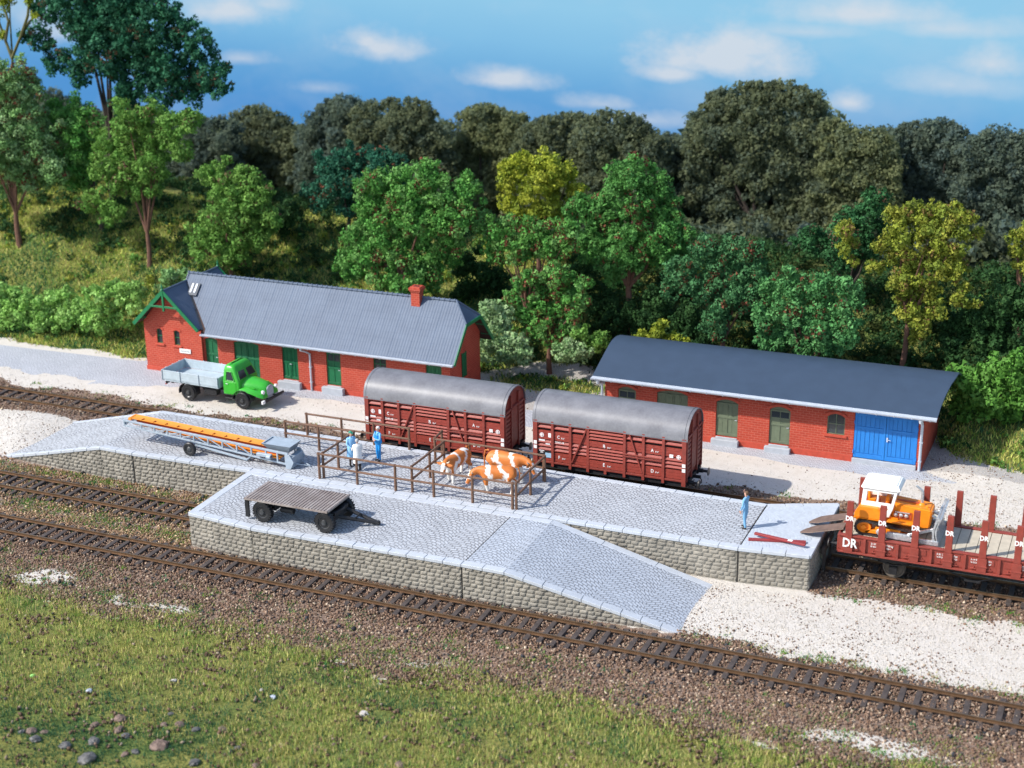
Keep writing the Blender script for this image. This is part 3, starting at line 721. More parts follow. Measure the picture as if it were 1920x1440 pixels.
for xa, xb, za, zb in ops:
    if za < 1:
        m = MB(); m.box(xa-.25, xb+.25, Y0-.36, Y0-.055, .0, za-.06); m.box(xa+.01, xb-.01, Y0-.05, Y0+.1, .0, za-.02); m.build('step', M_step, ST, bevel=.03)
m = MB(); m.box(-33.85, -32.98, wy-.06, wy-.015, 1.5, 1.79); sg = m.build('sign', M_white, ST, bevel=.008)
text_mesh('Güterboden', .15, (-33.80, wy-.064, 1.60), (1, 0, 0), (0, 0, 1), M_ink, sg, depth=.004)

# ------------------------------------------------------------------ goods shed
SH = empty('goods_shed', (-4.4, 24.4, 0), 0, 'red brick goods shed with dark curved roof and wide blue double gate', 'building')
Y0 = 24.4; X0, X1 = -4.4, 13.96
ops = [(-3.6, -2.5, .5, 2.78), (-1.22, .64, .5, 2.88), (2.33, 3.62, .5, 2.76), (5.44, 6.62, .46, 2.72), (8.70, 9.68, 1.5, 2.72), (10.2, 13.66, .3, 3.0)]
m = MB(); wall_with_openings(m, X0, X1, Y0, Y0+.3, 0, 3.58, ops)
for i, (xa, xb, za, zb) in enumerate(ops[:5]): arch_fill(m, xa, xb, zb, .2, Y0, Y0+.3)
prof = [(23.62, 3.42), (24.6, 3.80), (25.6, 4.19), (26.5, 4.52), (27.0, 4.64), (27.5, 4.68), (28.0, 4.64), (28.6, 4.52), (29.6, 4.13), (31.0, 3.55)]
wallprof = [(Y0+.3, 0)]+[(Y0+.3, 3.58)]+[(y, z-.12) for y, z in prof if Y0+.35 < y < 30.1]+[(30.25, 3.8), (30.25, 0)]
m.prism([(X0, y, z) for y, z in wallprof], (.3, 0, 0)); m.prism([(X1-.3, y, z) for y, z in wallprof], (.3, 0, 0)); m.box(X0+.3, X1-.3, 29.95, 30.25, 0, 3.8)
m.build('wall', M_brick, SH)
for xa, xb, za, zb in ops[:5]: m = MB(); arch_band(m, xa-.08, xb+.08, zb+.02, .2, Y0-.002, .14, .04); m.build('brick_arch', M_trim, SH)
px = X0-.03
for xa, xb, za, zb in [o for o in ops if o[2] < 1]:
    m = MB(); m.box(px, xa, Y0-.05, Y0, 0, .38); m.build('plinth', M_trim, SH, bevel=.012); px = xb
m = MB(); m.box(8.55, 9.83, Y0-.09, Y0, 1.36, 1.5); m.build('sill', M_trim, SH, bevel=.012)
m = MB(); m.box(X0+.32, X1-.32, Y0+.32, 29.9, .2, 3.4); m.build('interior', M_dark, SH)
P = []
for i, (y, z) in enumerate(prof):
    t = max(0, min(1, (y-23.62)/3.6)); P.append([(-4.95+.02*t, y, z), (14.68+.42*t*t, y, z)])
m = MB(); m.grid(P); m.grid([[(x, y, z-.10) for x, y, z in r_] for r_ in P])
for k in (0, 1): m.grid([[r_[k] for r_ in P], [(r_[k][0], r_[k][1], r_[k][2]-.10) for r_ in P]])
for r_ in (P[0], P[-1]): m.grid([r_, [(x, y, z-.10) for x, y, z in r_]])
m.build('roof', M_felt, SH, smooth=True)
gutter(SH, -4.95, 14.68, 23.50, 3.43, M_zinc, .145, .95)
for xp in (-4.55, 13.86):
    m = MB(); m.tube([(xp, 23.50, 3.30), (xp, 23.56, 3.12), (xp, Y0-.3, 2.95), (xp, Y0-.12, 2.7), (xp, Y0-.12, .05)], .08, 8); m.lathe((xp, 23.54, 3.22), (0, 0, 1), [(-.14, .08), (.08, .14)], 10)
    for z in (.6, 1.7): m.box(xp-.1, xp+.1, Y0-.2, Y0, z, z+.04)
    m.build('downpipe', M_zinc, SH, smooth=True)
om = (M_olive, M_glass)
door(SH, *ops[0], Y0+.1, om, panes=1, arch=.2); door(SH, *ops[1], Y0+.1, om, leaves=2, arch=.2, planks=4); door(SH, *ops[2], Y0+.1, om, arch=.2, planks=4); door(SH, *ops[3], Y0+.1, om, panes=1, arch=.2)
window(SH, *ops[4], Y0+.08, M_olive, M_glass, .18, 2, 2)
xa, xb, za, zb = ops[5]; yg = Y0+.06
for k in range(2):
    a = xa+.02+k*(xb-xa-.02)/2; b = a+(xb-xa-.04)/2-.01; m = MB(); m.box(a, b, yg, yg+.06, za+.02, zb-.02); n = 6
    for i in range(n): w = (b-a-.2)/n; m.box(a+.1+w*i+.012, a+.1+w*(i+1)-.012, yg-.025, yg, za+.3, zb-.1)
    for (p, q, r_, s) in ((a, a+.14, za+.02, zb-.02), (b-.14, b, za+.02, zb-.02), (a+.14, b-.14, za+.02, za+.28), (a+.14, b-.14, za+1.72, za+1.88), (a+.14, b-.14, zb-.2, zb-.02)): m.box(p, q, yg-.05, yg-.001, r_, s)
    g = m.build('gate', M_blue, SH, bevel=.01)
    for z in (za+.35, zb-.6):
        h = MB(); h.cyl((a+.0 if k == 0 else b, yg-.07, z-.1), (a if k == 0 else b, yg-.07, z+.1), .035, 8); h.build('hinge', M_blue, g)
    if k == 1:
        h = MB(); h.box(a+.05, a+.13, yg-.08, yg-.05, za+1.15, za+1.4); h.tube([(a+.09, yg-.08, za+1.3), (a+.09, yg-.13, za+1.3), (a+.28, yg-.13, za+1.27)], .022, 6); h.build('handle', M_zinc, g)
m = MB(); m.box(xa-.02, xb+.02, Y0-.12, Y0+.1, 0, za); m.build('threshold', M_step, SH, bevel=.02)
for xa, xb, za, zb in ops[:4]:
    m = MB(); m.box(xa-.18, xb+.12, Y0-.34, Y0-.055, 0, za-.1); m.box(xa+.01, xb-.01, Y0-.05, Y0+.1, 0, za-.03); m.build('step', M_step, SH, bevel=.03)
# ------------------------------------------------------------------ rolling stock
M_wag = plain('oxide_red_wagon', (.255, .046, .032), .5, .16, 3, bmp=.12, bscale=14, dirt=(.15, .055, .045))
M_wag2 = plain('oxide_red_panel', (.285, .046, .031), .5, .14, 5, bmp=.3, bscale=10, dirt=(.17, .06, .048))
M_gap = plain('louvre_gap', (.012, .006, .006), .9)
def roof_grey():
    m, nt, b = _nt('weathered_wagon_roof'); co = objco(nt); n = noise(nt, co, .9, 6, .65); f = noise(nt, co, 9, 4)
    c = ramp(nt, mth(nt, 'ADD', mth(nt, 'MULTIPLY', n, .75), mth(nt, 'MULTIPLY', f, .25)), [(.3, (.115, .112, .125)), (.5, (.17, .17, .185)), (.7, (.225, .225, .24))])
    nt.links.new(c, b.inputs['Base Color']); b.inputs['Roughness'].default_value = .45; b.inputs['Specular IOR Level'].default_value = .5; bump(nt, b, f, .12, .02); return m
M_wroof = roof_grey()
M_black = plain('black_underframe', (.016, .016, .018), .55, .3, 5)
M_steel = plain('grey_buffer_steel', (.16, .15, .14), .4, .2, 4, metal=.6)
M_let = plain('white_lettering', (.82, .80, .78), .6, .03)
M_card = plain('blue_card', (.33, .52, .66), .5, .1)  # even pale blue of the label card
def buffer_(t, x, y, z, dx):
    m = MB(); m.box(x, x+dx*.05, y-.16, y+.16, z-.16, z+.16); m.lathe((x+dx*.05, y, z), (dx, 0, 0), [(0, .12), (.22, .11), (.23, .07), (.48, .07)], 12)
    b = m.build('buffer', M_black, t, smooth=True)
    m = MB(); m.lathe((x+dx*.53, y, z), (dx, 0, 0), [(0, .08), (.02, .22), (.055, .22), (.075, .15)], 16); m.build('buffer_plate', M_steel, b, smooth=True)
def wheelset(t, x, yc, zr, r=.46, mat=None):
    for s in (-1, 1):
        y = yc+s*.76; m = MB()
        m.lathe((x, y-s*.07, zr+r), (0, s, 0), [(0, .1), (0, r+.03), (.03, r+.03), (.035, r), (.13, r-.01), (.13, r-.07), (.09, r-.09), (.09, .16), (.16, .12), (.16, .02)], 24)
        m.build('wheel', mat or M_steel, t, smooth=True)
    m = MB(); m.cyl((x, yc-.75, zr+r), (x, yc+.75, zr+r), .075, 10); m.build('axle', M_black, t)
def cattle_wagon(x0, label, card):
    L = 8.45; yc = 16.15; ya, yb = 14.78, 17.52; zb, ze, za = 1.62, 3.92, 5.06; x1 = x0+L
    t = empty('cattle_wagon', (x0, yc, .3), 0, label, 'railway wagon', 'cattle wagons on the rear track')
    m = MB(); m.box(x0+.06, x1-.06, ya+.08, yb-.08, zb, ze); m.build('body', M_gap, t)
    fr = [0, .128, .247, .365, .605, .727, .855, 1]
    ps = [x0+.0+L*f for f in fr]
    rows_out = [('s', .02), ('s', .12), ('p', .24, .46), ('s', .485), ('s', .575), ('s', .665), ('p', .76, .98)]
    rows_door = [('s', .01), ('s', .09), ('s', .17), ('s', .25), ('p', .335, .475), ('s', .50), ('s', .575), ('s', .65), ('s', .725), ('p', .80, .98)]
    Hh = ze-zb
    for side in (-1, 1):
        y = ya if side < 0 else yb; so = side
        m = MB(); md = MB(); mr = MB()
        for i in range(7):
            xa, xb = ps[i]+.07, ps[i+1]-.07; isd = (i == 3); tgt = md if isd else (m if i < 3 else mr); dy = -.05*1 if isd else 0
            for rr in (rows_door if isd else rows_out):
                if rr[0] == 's':
                    z1 = ze-.03-Hh*rr[1]; h = .105 if isd else .15
                    yo = y+so*(.0+(.05 if isd else 0)); h *= .86; tgt.prism([(xa, yo-so*.06, z1-h), (xa, yo+so*.035, z1-h), (xa, yo+so*.03, z1-h*.75), (xa, yo-so*.045, z1), (xa, yo-so*.06, z1)], (xb-xa, 0, 0))
                else:
                    zt, zl = ze-.03-Hh*rr[1], ze-.03-Hh*rr[2]; yo = y+so*(.05 if isd else 0); n = 3 if not isd else 2
                    for k in range(n): tgt.box(xa, xb, yo-so*.05, yo+so*.005, zl+(zt-zl)*k/n+.006, zl+(zt-zl)*(k+1)/n-.006)
                    xx = xa+.1
                    while xx < xb-.05:                       # bolt heads
                        for zz in (zt-.05, zl+.05): tgt.box(xx-.018, xx+.018, yo+so*.005, yo+so*.022, zz-.018, zz+.018)
                        xx += .36
        m.build('louvred_side', M_wag2, t); mr.build('louvred_side', M_wag2, t); md.build('sliding_door', M_wag2, t)
        m = MB(); w = .075; yo = y
        for i, p in enumerate(ps):
            ww = w*1.5 if i in (0, 7) else w; pp = p+(ww if i == 0 else -ww if i == 7 else 0)
            m.box(pp-ww, pp+ww, yo-so*.04, yo+so*.075, zb-(.28 if i < 7 else .32), ze-.01)
        m.box(ps[3]+.9, ps[3]+1.05, yo-so*.04, yo+so*.06, zb-.28, zb-.08)
        m.box(x0+.22, x1-.22, yo-so*.04, yo+so*.055, zb-.1, zb-.004)
        m.bar((ps[2]+.1, yo+so*.05, zb+.12), (ps[3]-.06, yo+so*.05, ze-.15), .07, .09, (0, 1, 0)); m.bar((ps[4]+.28, yo+so*.05, ze-.15), (ps[5]-.05, yo+so*.05, zb+.1), .07, .09, (0, 1, 0))
        m.box(ps[4]-.1, ps[6]-.08, yo+so*.08, yo+so*.11, zb+Hh*.44, zb+Hh*.47); m.box(ps[4]-.1, ps[6]-.08, yo+so*.08, yo+so*.11, zb+Hh*.39, zb+Hh*.415)
        for s, px in ((1, ps[0]+.2), (-1, ps[7]-.2)): m.prism([(px, yo-so*.03, ze-.02), (px+s*.42, yo-so*.03, ze-.02), (px, yo-so*.03, ze-.3)], (0, so*.06, 0))
        m.build('side_frame', M_wag, t, bevel=.006)
    arc = []
    n = 14
    for k in range(n+1):
        a = math.pi*k/n; arc.append((yc-math.cos(a)*(yb-ya)/2*1.055, ze-.08+(za-ze+.08)*math.sin(a)**.86))
    for xe, s in ((x0, -1), (x1, 1)):                       # ends
        m = MB(); m.prism([(xe-s*.08, y, z-.05) for y, z in arc]+[(xe-s*.08, yb-.05, zb), (xe-s*.08, ya+.05, zb)], (s*.04, 0, 0))
        for y in (ya+.06, yc-.5, yc+.5, yb-.06): m.box(xe-s*.04, xe+s*.06, y-.06, y+.06, zb-.1, ze+(.0 if abs(y-yc) > 1 else .75))
        m.bar((xe+s*.02, ya+.1, ze+.02), (xe+s*.02, yb-.1, ze+.02), .08, .1)
        for y0_, y1_ in ((ya+.14, yc-.58), (yc+.58, yb-.14), (yc-.42, yc+.42)):
            z = zb+.25
            while z < ze-.1:
                m.box(xe-s*.04, xe+s*.015, y0_, y1_, z, z+.16 if y0_ != yc-.42 else z+.235); z += .24
        m.build('end_wall', M_wag, t, bevel=.006)
        for yy in (yc-.875, yc+.875): buffer_(t, xe, yy, 1.36, s)
        h = MB(); h.bar((xe, yc, 1.36), (xe+s*.4, yc, 1.36), .1, .16); h.tube([(xe+s*.35, yc, 1.36), (xe+s*.45, yc, 1.2), (xe+s*.4, yc, 1.0)], .03, 6); h.build('coupling', M_black, t)
    m = MB(); P = []
    for x in (x0-.06, x0+.1, x1-.1, x1+.06): P.append([(x, y, z) for y, z in arc])
    m.grid(P); m.grid([[(x, y, z-.06) for (x, y, z) in r_] for r_ in P])
    for r_ in (P[0], P[-1]): m.grid([r_, [(x, y, z-.06) for x, y, z in r_]])
    for k in (0, -1): m.grid([[r_[k] for r_ in P], [(r_[k][0], r_[k][1], r_[k][2]-.06) for r_ in P]])
    for x in (x0+.08, x1-.12): m.tube([(x, y, z+.004) for y, z in arc], .02, 5)
    m.build('roof', M_wroof, t, smooth=True)
    m = MB(); m.box(x0+.15, x1-.15, ya+.25, yb-.25, 1.2, zb-.01); m.box(x0, x1, yc-1.3, yc+1.3, 1.24, 1.5); m.build('underframe', M_black, t)
    for x in (x0+2.0, x1-2.0): wheelset(t, x, 16.13, .3, mat=M_black)
    # lettering on the platform side
    yl = ya-.012
    def put(s, f, z, size, extra=''):
        x = x0+L*f; text_mesh(s, size, (x, yl, z), (1, 0, 0), (0, 0, 1), M_let, t, bold=.004, squeeze=.85)
        if extra: text_mesh(extra, size*.48, (x+size*.95, yl, z), (1, 0, 0), (0, 0, 1), M_let, t, bold=.002, squeeze=.8)
    pz = ze-.03-Hh*.40
    put('C', .158, pz, .25, '8 m²'); put('23-01-18', .145, pz-.28, .16); put('F', .165, zb+.2, .25, '8 m²'); put('A', .775, pz, .25, '8 m²')
    yl = ya-.065; put('B', .465, ze-.03-Hh*.46, .27, '8 m²'); put('E', .465, zb+.16, .27, '8 m²'); yl = ya-.012; put('D', .775, zb+.2, .27, '8 m²')
    m = MB()
    for px in (x0+.02, x1-.20):
        for z in (zb+.74, zb+.48) if px > x0+1 else (zb+.92, zb+.66): m.box(px, px+.18, ya-.09, ya-.078, z, z+.19)
    m.box(x0+L*.098, x0+L*.12, yl, yl+.008, pz+.0, pz+.24); m.box(x0+L*.893, x0+L*.917, yl, yl+.008, pz-.18, pz+.0)
    m.box(x0+L*.035, x0+L*.075, yl, yl+.008, pz-.24, pz-.16)
    m.box(x0+L*.08, x0+L*.11, yl, yl+.008, pz-.42, pz-.34)
    m.build('white_plate', M_let, t)
    for px, z in ((x0+L*.055, pz+.1), (x0+L*.952, pz-.1)):
        m = MB(); n = 20; m.lathe((px, yl, z), (0, -1, 0), [(0, .12), (.006, .12)], n); em = m.build('emblem', M_let, t)
        m = MB(); m.lathe((px, yl-.007, z), (0, -1, 0), [(0, .085), (.004, .085)], n); m.build('emblem_disc', M_wag2, em); m = MB(); m.box(px-.085, px+.085, yl-.016, yl-.012, z-.02, z+.02); m.box(px-.02, px+.02, yl-.020, yl-.0165, z-.085, z+.085); m.build('emblem_cross', M_let, em)
    if card:
        m = MB(); m.box(x0+.25, x0+L*.12, ya-.02, ya+.0, zb+.18, zb+.62); m.build('notice_board', M_black, t)
        m = MB(); m.box(x0+.66, x0+L*.118, ya-.034, ya-.022, zb+.2, zb+.46); m.build('label_card', M_card, t)
        m = MB(); m.box(x0+.32, x0+.6, ya-.03, ya-.022, zb+.54, zb+.58); m.box(x0+.38, x0+.54, ya-.03, ya-.022, zb+.44, zb+.48); m.build('chalk_mark', M_let, t)
    return t
cattle_wagon(-15.12, 'left oxide red cattle wagon with grey arched roof, beside the person in blue dungarees', False)
cattle_wagon(-4.98, 'right oxide red cattle wagon with grey arched roof, in front of the goods shed', True)

# ------------------------------------------------------------------ flat wagon
M_deck = plain('pale_deck_boards', (.50, .44, .34), .7, .1, 4, bmp=.3, bscale=8)
FW = empty('flat_wagon', (12.4, 11.0, .3), 0, 'oxide red flat wagon with upright stakes carrying the orange bulldozer', 'railway wagon')
x0, x1, ya, yb, yc = 12.42, 25.4, 9.55, 12.5, 11.02; z0, zs, zd = 1.55, 2.40, 2.36
m = MB()
x = x0+.1; k = 0
while x < x1-.1:
    w = .43; m.box(x, min(x+w, x1-.1), ya+.18, yb-.18, zd-.08, zd+random.uniform(-.006, .006)); x += w+.028
m.build('deck', M_deck, FW)
m = MB(); m.box(x0+.1, x1-.1, ya+.12, yb-.12, zd-.3, zd-.1); m.build('deck_base', M_black, FW)
SX = [12.86+1.49*i for i in range(9)]
for so, y in ((-1, ya), (1, yb)):
    m = MB()
    m.box(x0, x1, y-so*.06, y, z0+.1, zs-.05); m.box(x0, x1, y-so*.16, y+so*.06, zs-.05, zs+.02); m.box(x0-.02, x1+.02, y-so*.16, y+so*.12, z0, z0+.09)
    for sx in SX: m.box(sx-.21, sx+.21, y, y+so*.13, z0+.09, zs-.1); m.box(sx-.24, sx+.24, y, y+so*.15, z0+.32, z0+.40)
    for i in range(len(SX)-1):
        c = (SX[i]+SX[i+1])/2; m.box(c-.06, c+.06, y, y+so*.10, z0+.09, zs-.06)
        for s in (-1, 1): m.box(c+s*.40-.19, c+s*.40+.19, y, y+so*.03, z0+.42, zs-.16); m.box(c+s*.4-.12, c+s*.4+.12, y, y+so*.06, z0+.17, z0+.22); m.box(c+s*.4-.03, c+s*.4+.03, y, y+so*.05, z0+.17, z0+.3)
    m.build('side_sill', M_wag, FW, bevel=.008)
    for i, sx in enumerate(SX):
        m = MB(); yy = y+so*.02; m.prism([(sx-.16, yy-so*.07, zs-.1), (sx+.16, yy-so*.07, zs-.1), (sx+.14, yy-so*.07, 4.12), (sx-.14, yy-so*.07, 4.12)], (0, so*.14, 0))
        s_ = m.build('stake', M_wag, FW, bevel=.012)
        if so < 0: text_mesh('DR', .32, (sx, yy-.078, 3.18), (1, 0, 0), (0, 0, 1), M_let, s_, align='CENTER', bold=.012, squeeze=.85)
for xe, s in ((x0, -1), (x1, 1)):
    m = MB(); m.box(xe, xe+s*.08, ya+.0, yb-.0, z0, zs-.02); m.box(xe+s*.08, xe+s*.13, ya+.3, yb-.3, z0+.15, zs-.25); m.build('end_beam', M_wag, FW, bevel=.01)
    for yy in (yc-.875, yc+.875): buffer_(FW, xe, yy, 1.62, s)
    h = MB(); h.bar((xe, yc, 1.6), (xe+s*.35, yc, 1.6), .1, .16); h.build('coupling', M_black, FW)
text_mesh('DR', .62, (12.60, ya-.15, 1.88), (1, 0, 0), (0, 0, 1), M_let, FW, bold=.015, squeeze=.8)
yl = ya-.036
marks = {0: [(1, '21-50', '90 55-9')], 1: [(-1, '17 300 kg', '20,5 t')], 2: [(1, 'A B1 C', '16 20 25')], 3: [(-1, 'Rev', '12.3'), (1, 'A 14 B', '16 20 25')], 4: [(-1, '20 t', 'LüP'), ], 5: [(-1, '12,8 m', '6,5 m')]}
for i, L_ in marks.items():
    for s, a, b in L_:
        c = (SX[i]+SX[i+1])/2+s*.40
        text_mesh(a, .125, (c, yl, 2.13), (1, 0, 0), (0, 0, 1), M_let, FW, align='CENTER', bold=.002, squeeze=.8); text_mesh(b, .105, (c, yl, 2.0), (1, 0, 0), (0, 0, 1), M_let, FW, align='CENTER', bold=.002, squeeze=.8)
m = MB(); m.box(x0+.2, x1-.2, yc-1.0, yc+1.0, 1.2, 2.05); m.build('underframe', M_black, FW)
M_wheel = plain('dusty_wheel', (.12, .10, .08), .6, .3, 4)
for x in (14.9, 22.9):
    wheelset(FW, x, yc, .3, .5, M_wheel)
    m = MB()
    for s in (-1, 1): m.box(x-.18, x+.18, yc+s*.98, yc+s*1.14, .62, 1.0); m.bar((x-.7, yc+s*1.06, 1.25), (x+.7, yc+s*1.06, 1.25), .1, .14); m.bar((x-.7, yc+s*1.06, 1.2), (x, yc+s*1.06, 1.05), .1, .07); m.bar((x+.7, yc+s*1.06, 1.2), (x, yc+s*1.06, 1.05), .1, .07)
    m.build('axle_guard', M_black, FW)
m = MB(); m.tube([(16.6, 9.8, 1.55), (18.2, 9.85, .98), (18.7, 9.85, .98), (20.3, 9.8, 1.55)], .03, 6); m.box(18.1, 18.8, 9.8, 9.92, .9, 1.0); m.build('brake_rod', M_black, FW)

# ------------------------------------------------------------------ bulldozer on the flat wagon
M_or = plain('orange_machine_paint', (.86, .25, .012), .38, .1, 3, bmp=.06)
M_orr = plain('orange_red_recess', (.42, .075, .02), .5, .15, 4)
M_cab = plain('white_cab_paint', (.86, .85, .82), .4, .03, 3)
def silver():
    m, nt, b = _nt('silver_paint'); co = objco(nt); n = noise(nt, co, 7, 5, .7)
    nt.links.new(ramp(nt, n, [(.35, (.34, .36, .39)), (.6, (.62, .64, .67))]), b.inputs['Base Color']); b.inputs['Metallic'].default_value = .55; b.inputs['Roughness'].default_value = .32; bump(nt, b, n, .5, .05); return m
M_sil = silver()
BZ = zd+.012
DZ = empty('bulldozer', (13.0, 11.0, BZ), 0, 'orange crawler bulldozer with white cab and silver blade on the flat wagon', 'bulldozer')
yn, yf = 9.98, 12.02
for y in (yn, yf):                                        # crawler tracks: outline swept across the width
    out = []; xr, xf, zr_, rf, rr_ = 13.46, 15.72, .45, .30, .45
    for k in range(9): a = math.pi/2+math.pi*k/8; out.append((xr+rr_*math.cos(a), zr_+rr_*math.sin(a)))
    for k in range(9): a = -math.pi/2+math.pi*k/8; out.append((xf+rf*math.cos(a), rf+rf*math.sin(a)))
    n = len(out); m = MB(); ya_, yb_ = y-.26, y+.26
    inn = [(13.46+(px-13.46)*.0+(px-14.55)*.9+14.55-13.46, .40+(pz-.40)*.80) for px, pz in out]
    inn = [(14.55+(px-14.55)*.93, .40+(pz-.40)*.78) for px, pz in out]
    vs = [(px, ya_, BZ+pz) for px, pz in out]+[(px, yb_, BZ+pz) for px, pz in out]+[(px, ya_, BZ+pz) for px, pz in inn]+[(px, yb_, BZ+pz) for px, pz in inn]
    fs = []
    for i in range(n):
        j = (i+1) % n; fs += [(i, j, n+j, n+i), (2*n+j, 2*n+i, 3*n+i, 3*n+j), (i, 2*n+i, 2*n+j, j), (n+j, 3*n+j, 3*n+i, n+i)]
    m.add(vs, fs)
    # grousers along the outline
    P = [Vector((px, 0, pz)) for px, pz in out]+[Vector((out[0][0], 0, out[0][1]))]; Ls = [(P[i+1]-P[i]).length for i in range(n)]; tot = sum(Ls); K = 40
    for q in range(K):
        d = tot*q/K; i = 0
        while d > Ls[i]: d -= Ls[i]; i += 1
        p = P[i]+(P[i+1]-P[i]).normalized()*d; tn = (P[i+1]-P[i]).normalized(); nn = Vector((-tn.z, 0, tn.x)); c = p-nn*.0
        m.bar((c.x, ya_, BZ+c.z), (c.x, yb_, BZ+c.z), .05, .045, (nn.x, 0, nn.z))
    tr = m.build('crawler_track', plain('dark_track', (.035, .03, .03), .5, .3, 6), DZ)
    so = -1 if y < 11 else 1
    m = MB(); m.lathe((13.46, y, BZ+.45), (0, so, 0), [(-.2, .34), (.16, .34), (.16, .26), (.10, .24), (.10, .14), (.2, .12), (.2, .03)], 20); m.build('sprocket', M_or, tr, smooth=True)
    m = MB(); m.lathe((14.25, y, BZ+.3), (0, so, 0), [(-.2, .2), (.2, .2), (.24, .12), (.24, .02)], 16); m.build('idler', M_sil, tr, smooth=True)
    m = MB(); m.box(13.5, 15.7, y-.16, y+.2, BZ+.12, BZ+.34); m.box(14.0, 15.2, y-.18, y+.24, BZ+.34, BZ+.56); m.build('track_frame', M_or, tr, bevel=.03)
    m = MB()                                               # silver push arm and its strut
    m.bar((14.5, y+so*.34, BZ+.24), (17.0, y+so*.34, BZ+.20), .14, .26); m.box(14.6, 15.7, y+so*.25, y+so*.42, BZ+.30, BZ+.46)
    m.bar((15.55, y+so*.30, BZ+.42), (16.95, y+so*.2, BZ+1.05), .12, .15); m.build('push_arm', M_sil, DZ, bevel=.015)
m = MB()
m.prism([(12.95, 10.25, BZ+.75), (12.95, 10.25, BZ+1.05), (13.15, 10.25, BZ+1.15), (13.2, 10.25, BZ+1.62), (14.55, 10.25, BZ+1.62), (14.6, 10.25, BZ+1.1), (15.0, 10.25, BZ+1.0), (15.0, 10.25, BZ+.6), (13.0, 10.25, BZ+.6)], (0, 1.5, 0))
m.box(12.9, 15.9, 9.80, 10.25, BZ+.90, BZ+.97); m.box(12.9, 15.9, 11.75, 12.2, BZ+.90, BZ+.97)
m.prism([(12.95, 9.86, BZ+.97), (12.95, 9.86, BZ+1.2), (13.15, 9.86, BZ+1.62), (14.1, 9.86, BZ+1.62), (14.3, 9.86, BZ+1.3), (14.5, 9.86, BZ+.97)], (0, .38, 0)); m.prism([(12.95, 11.76, BZ+.97), (12.95, 11.76, BZ+1.2), (13.15, 11.76, BZ+1.62), (14.1, 11.76, BZ+1.62), (14.3, 11.76, BZ+1.3), (14.5, 11.76, BZ+.97)], (0, .38, 0))
m.build('hull', M_or, DZ, bevel=.05, seg=2)
m = MB(); m.prism([(14.6, 10.42, BZ+.75), (14.6, 10.42, BZ+1.88), (14.95, 10.42, BZ+1.84), (16.45, 10.42, BZ+1.72), (16.52, 10.42, BZ+1.6), (16.45, 10.42, BZ+.62), (15.8, 10.42, BZ+.5), (14.6, 10.42, BZ+.6)], (0, 1.16, 0)); hood = m.build('hood', M_or, DZ, bevel=.07, seg=3)
m = MB(); m.box(14.75, 15.6, 10.385, 10.42, BZ+1.0, BZ+1.42); m.box(14.7, 16.0, 10.9, 11.1, BZ+1.79, BZ+1.86); m.build('engine_bay', M_orr, hood)
m = MB()
for x in (14.85, 15.1, 15.35): m.lathe((x, 10.37, BZ+1.22), (0, -1, 0), [(0, .1), (.05, .1), (.08, .05)], 10)
m.box(14.8, 15.5, 10.34, 10.38, BZ+1.36, BZ+1.42); m.build('engine_part', M_sil, hood, smooth=True)
m = MB(); m.lathe((15.95, 11.0, BZ+1.74), (0, 0, 1), [(0, .2), (.1, .15), (.14, .08)], 12); m.lathe((16.25, 10.75, BZ+1.72), (0, 0, 1), [(0, .07), (.1, .06)], 8); m.build('filler_cap', M_or, hood, smooth=True)
m = MB(); m.tube([(15.95, 11.0, BZ+1.8), (15.95, 11.0, BZ+2.45), (15.9, 11.0, BZ+2.6), (15.62, 11.0, BZ+2.82)], [.07, .07, .065, .055], 10); m.build('exhaust', M_sil, DZ, smooth=True)
# cab: corner posts, sills and roof, really open windows
m = MB(); cx0, cx1, cy0, cy1, cz0, cz1 = 13.2, 14.72, 10.2, 11.8, BZ+1.55, BZ+2.62
def lean(x, z): return x+(.06 if x < 14 else -.0)*(z-cz0)/1.0 + (.16 if x > 14.5 else 0)*(z-cz0)
for y in (cy0, cy1):
    for xa, xb in ((13.2, 13.42), (13.9, 14.02), (14.58, 14.72)):
        m.prism([(xa, y-.04, cz0), (xb, y-.04, cz0), (lean(xb, cz1), y-.04, cz1), (lean(xa, cz1), y-.04, cz1)], (0, .08, 0))
    m.box(13.4, 14.6, y-.035, y+.035, cz0+.02, cz0+.33); m.box(13.4, 14.75, y-.035, y+.035, cz1-.14, cz1+.02)
for x in (13.24, 14.68):
    m.box(x-.03, x+.03, cy0+.04, cy1-.04, cz0, cz0+.3)
m.prism([(14.3, cy0-.04, cz0-.52), (14.56, cy0-.04, cz0-.48), (14.72, cy0-.04, cz0+.02), (14.5, cy0-.04, cz0+.02)], (0, .1, 0))
m.build('cab', M_cab, DZ, bevel=.02)
m = MB(); rx0, rx1, ry0, ry1 = 13.16, 15.0, 10.08, 11.92; zt = cz1+.02
m.loft([[(rx0, ry0, zt), (rx1, ry0, zt), (rx1, ry1, zt), (rx0, ry1, zt)], [(rx0, ry0, zt+.12), (rx1, ry0, zt+.12), (rx1, ry1, zt+.12), (rx0, ry1, zt+.12)], [(rx0+.22, ry0+.2, zt+.30), (rx1-.15, ry0+.2, zt+.30), (rx1-.15, ry1-.2, zt+.30), (rx0+.22, ry1-.2, zt+.30)]]); m.build('cab_roof', M_cab, DZ, bevel=.05, seg=2)
m = MB(); m.box(13.45, 13.95, 10.7, 11.3, BZ+1.62, BZ+1.82); m.box(13.42, 13.55, 10.7, 11.3, BZ+1.8, BZ+2.25); m.box(14.3, 14.45, 10.6, 11.4, BZ+1.6, BZ+2.1); m.build('driver_seat', M_or, DZ, bevel=.03)
P = []                                                     # curved blade
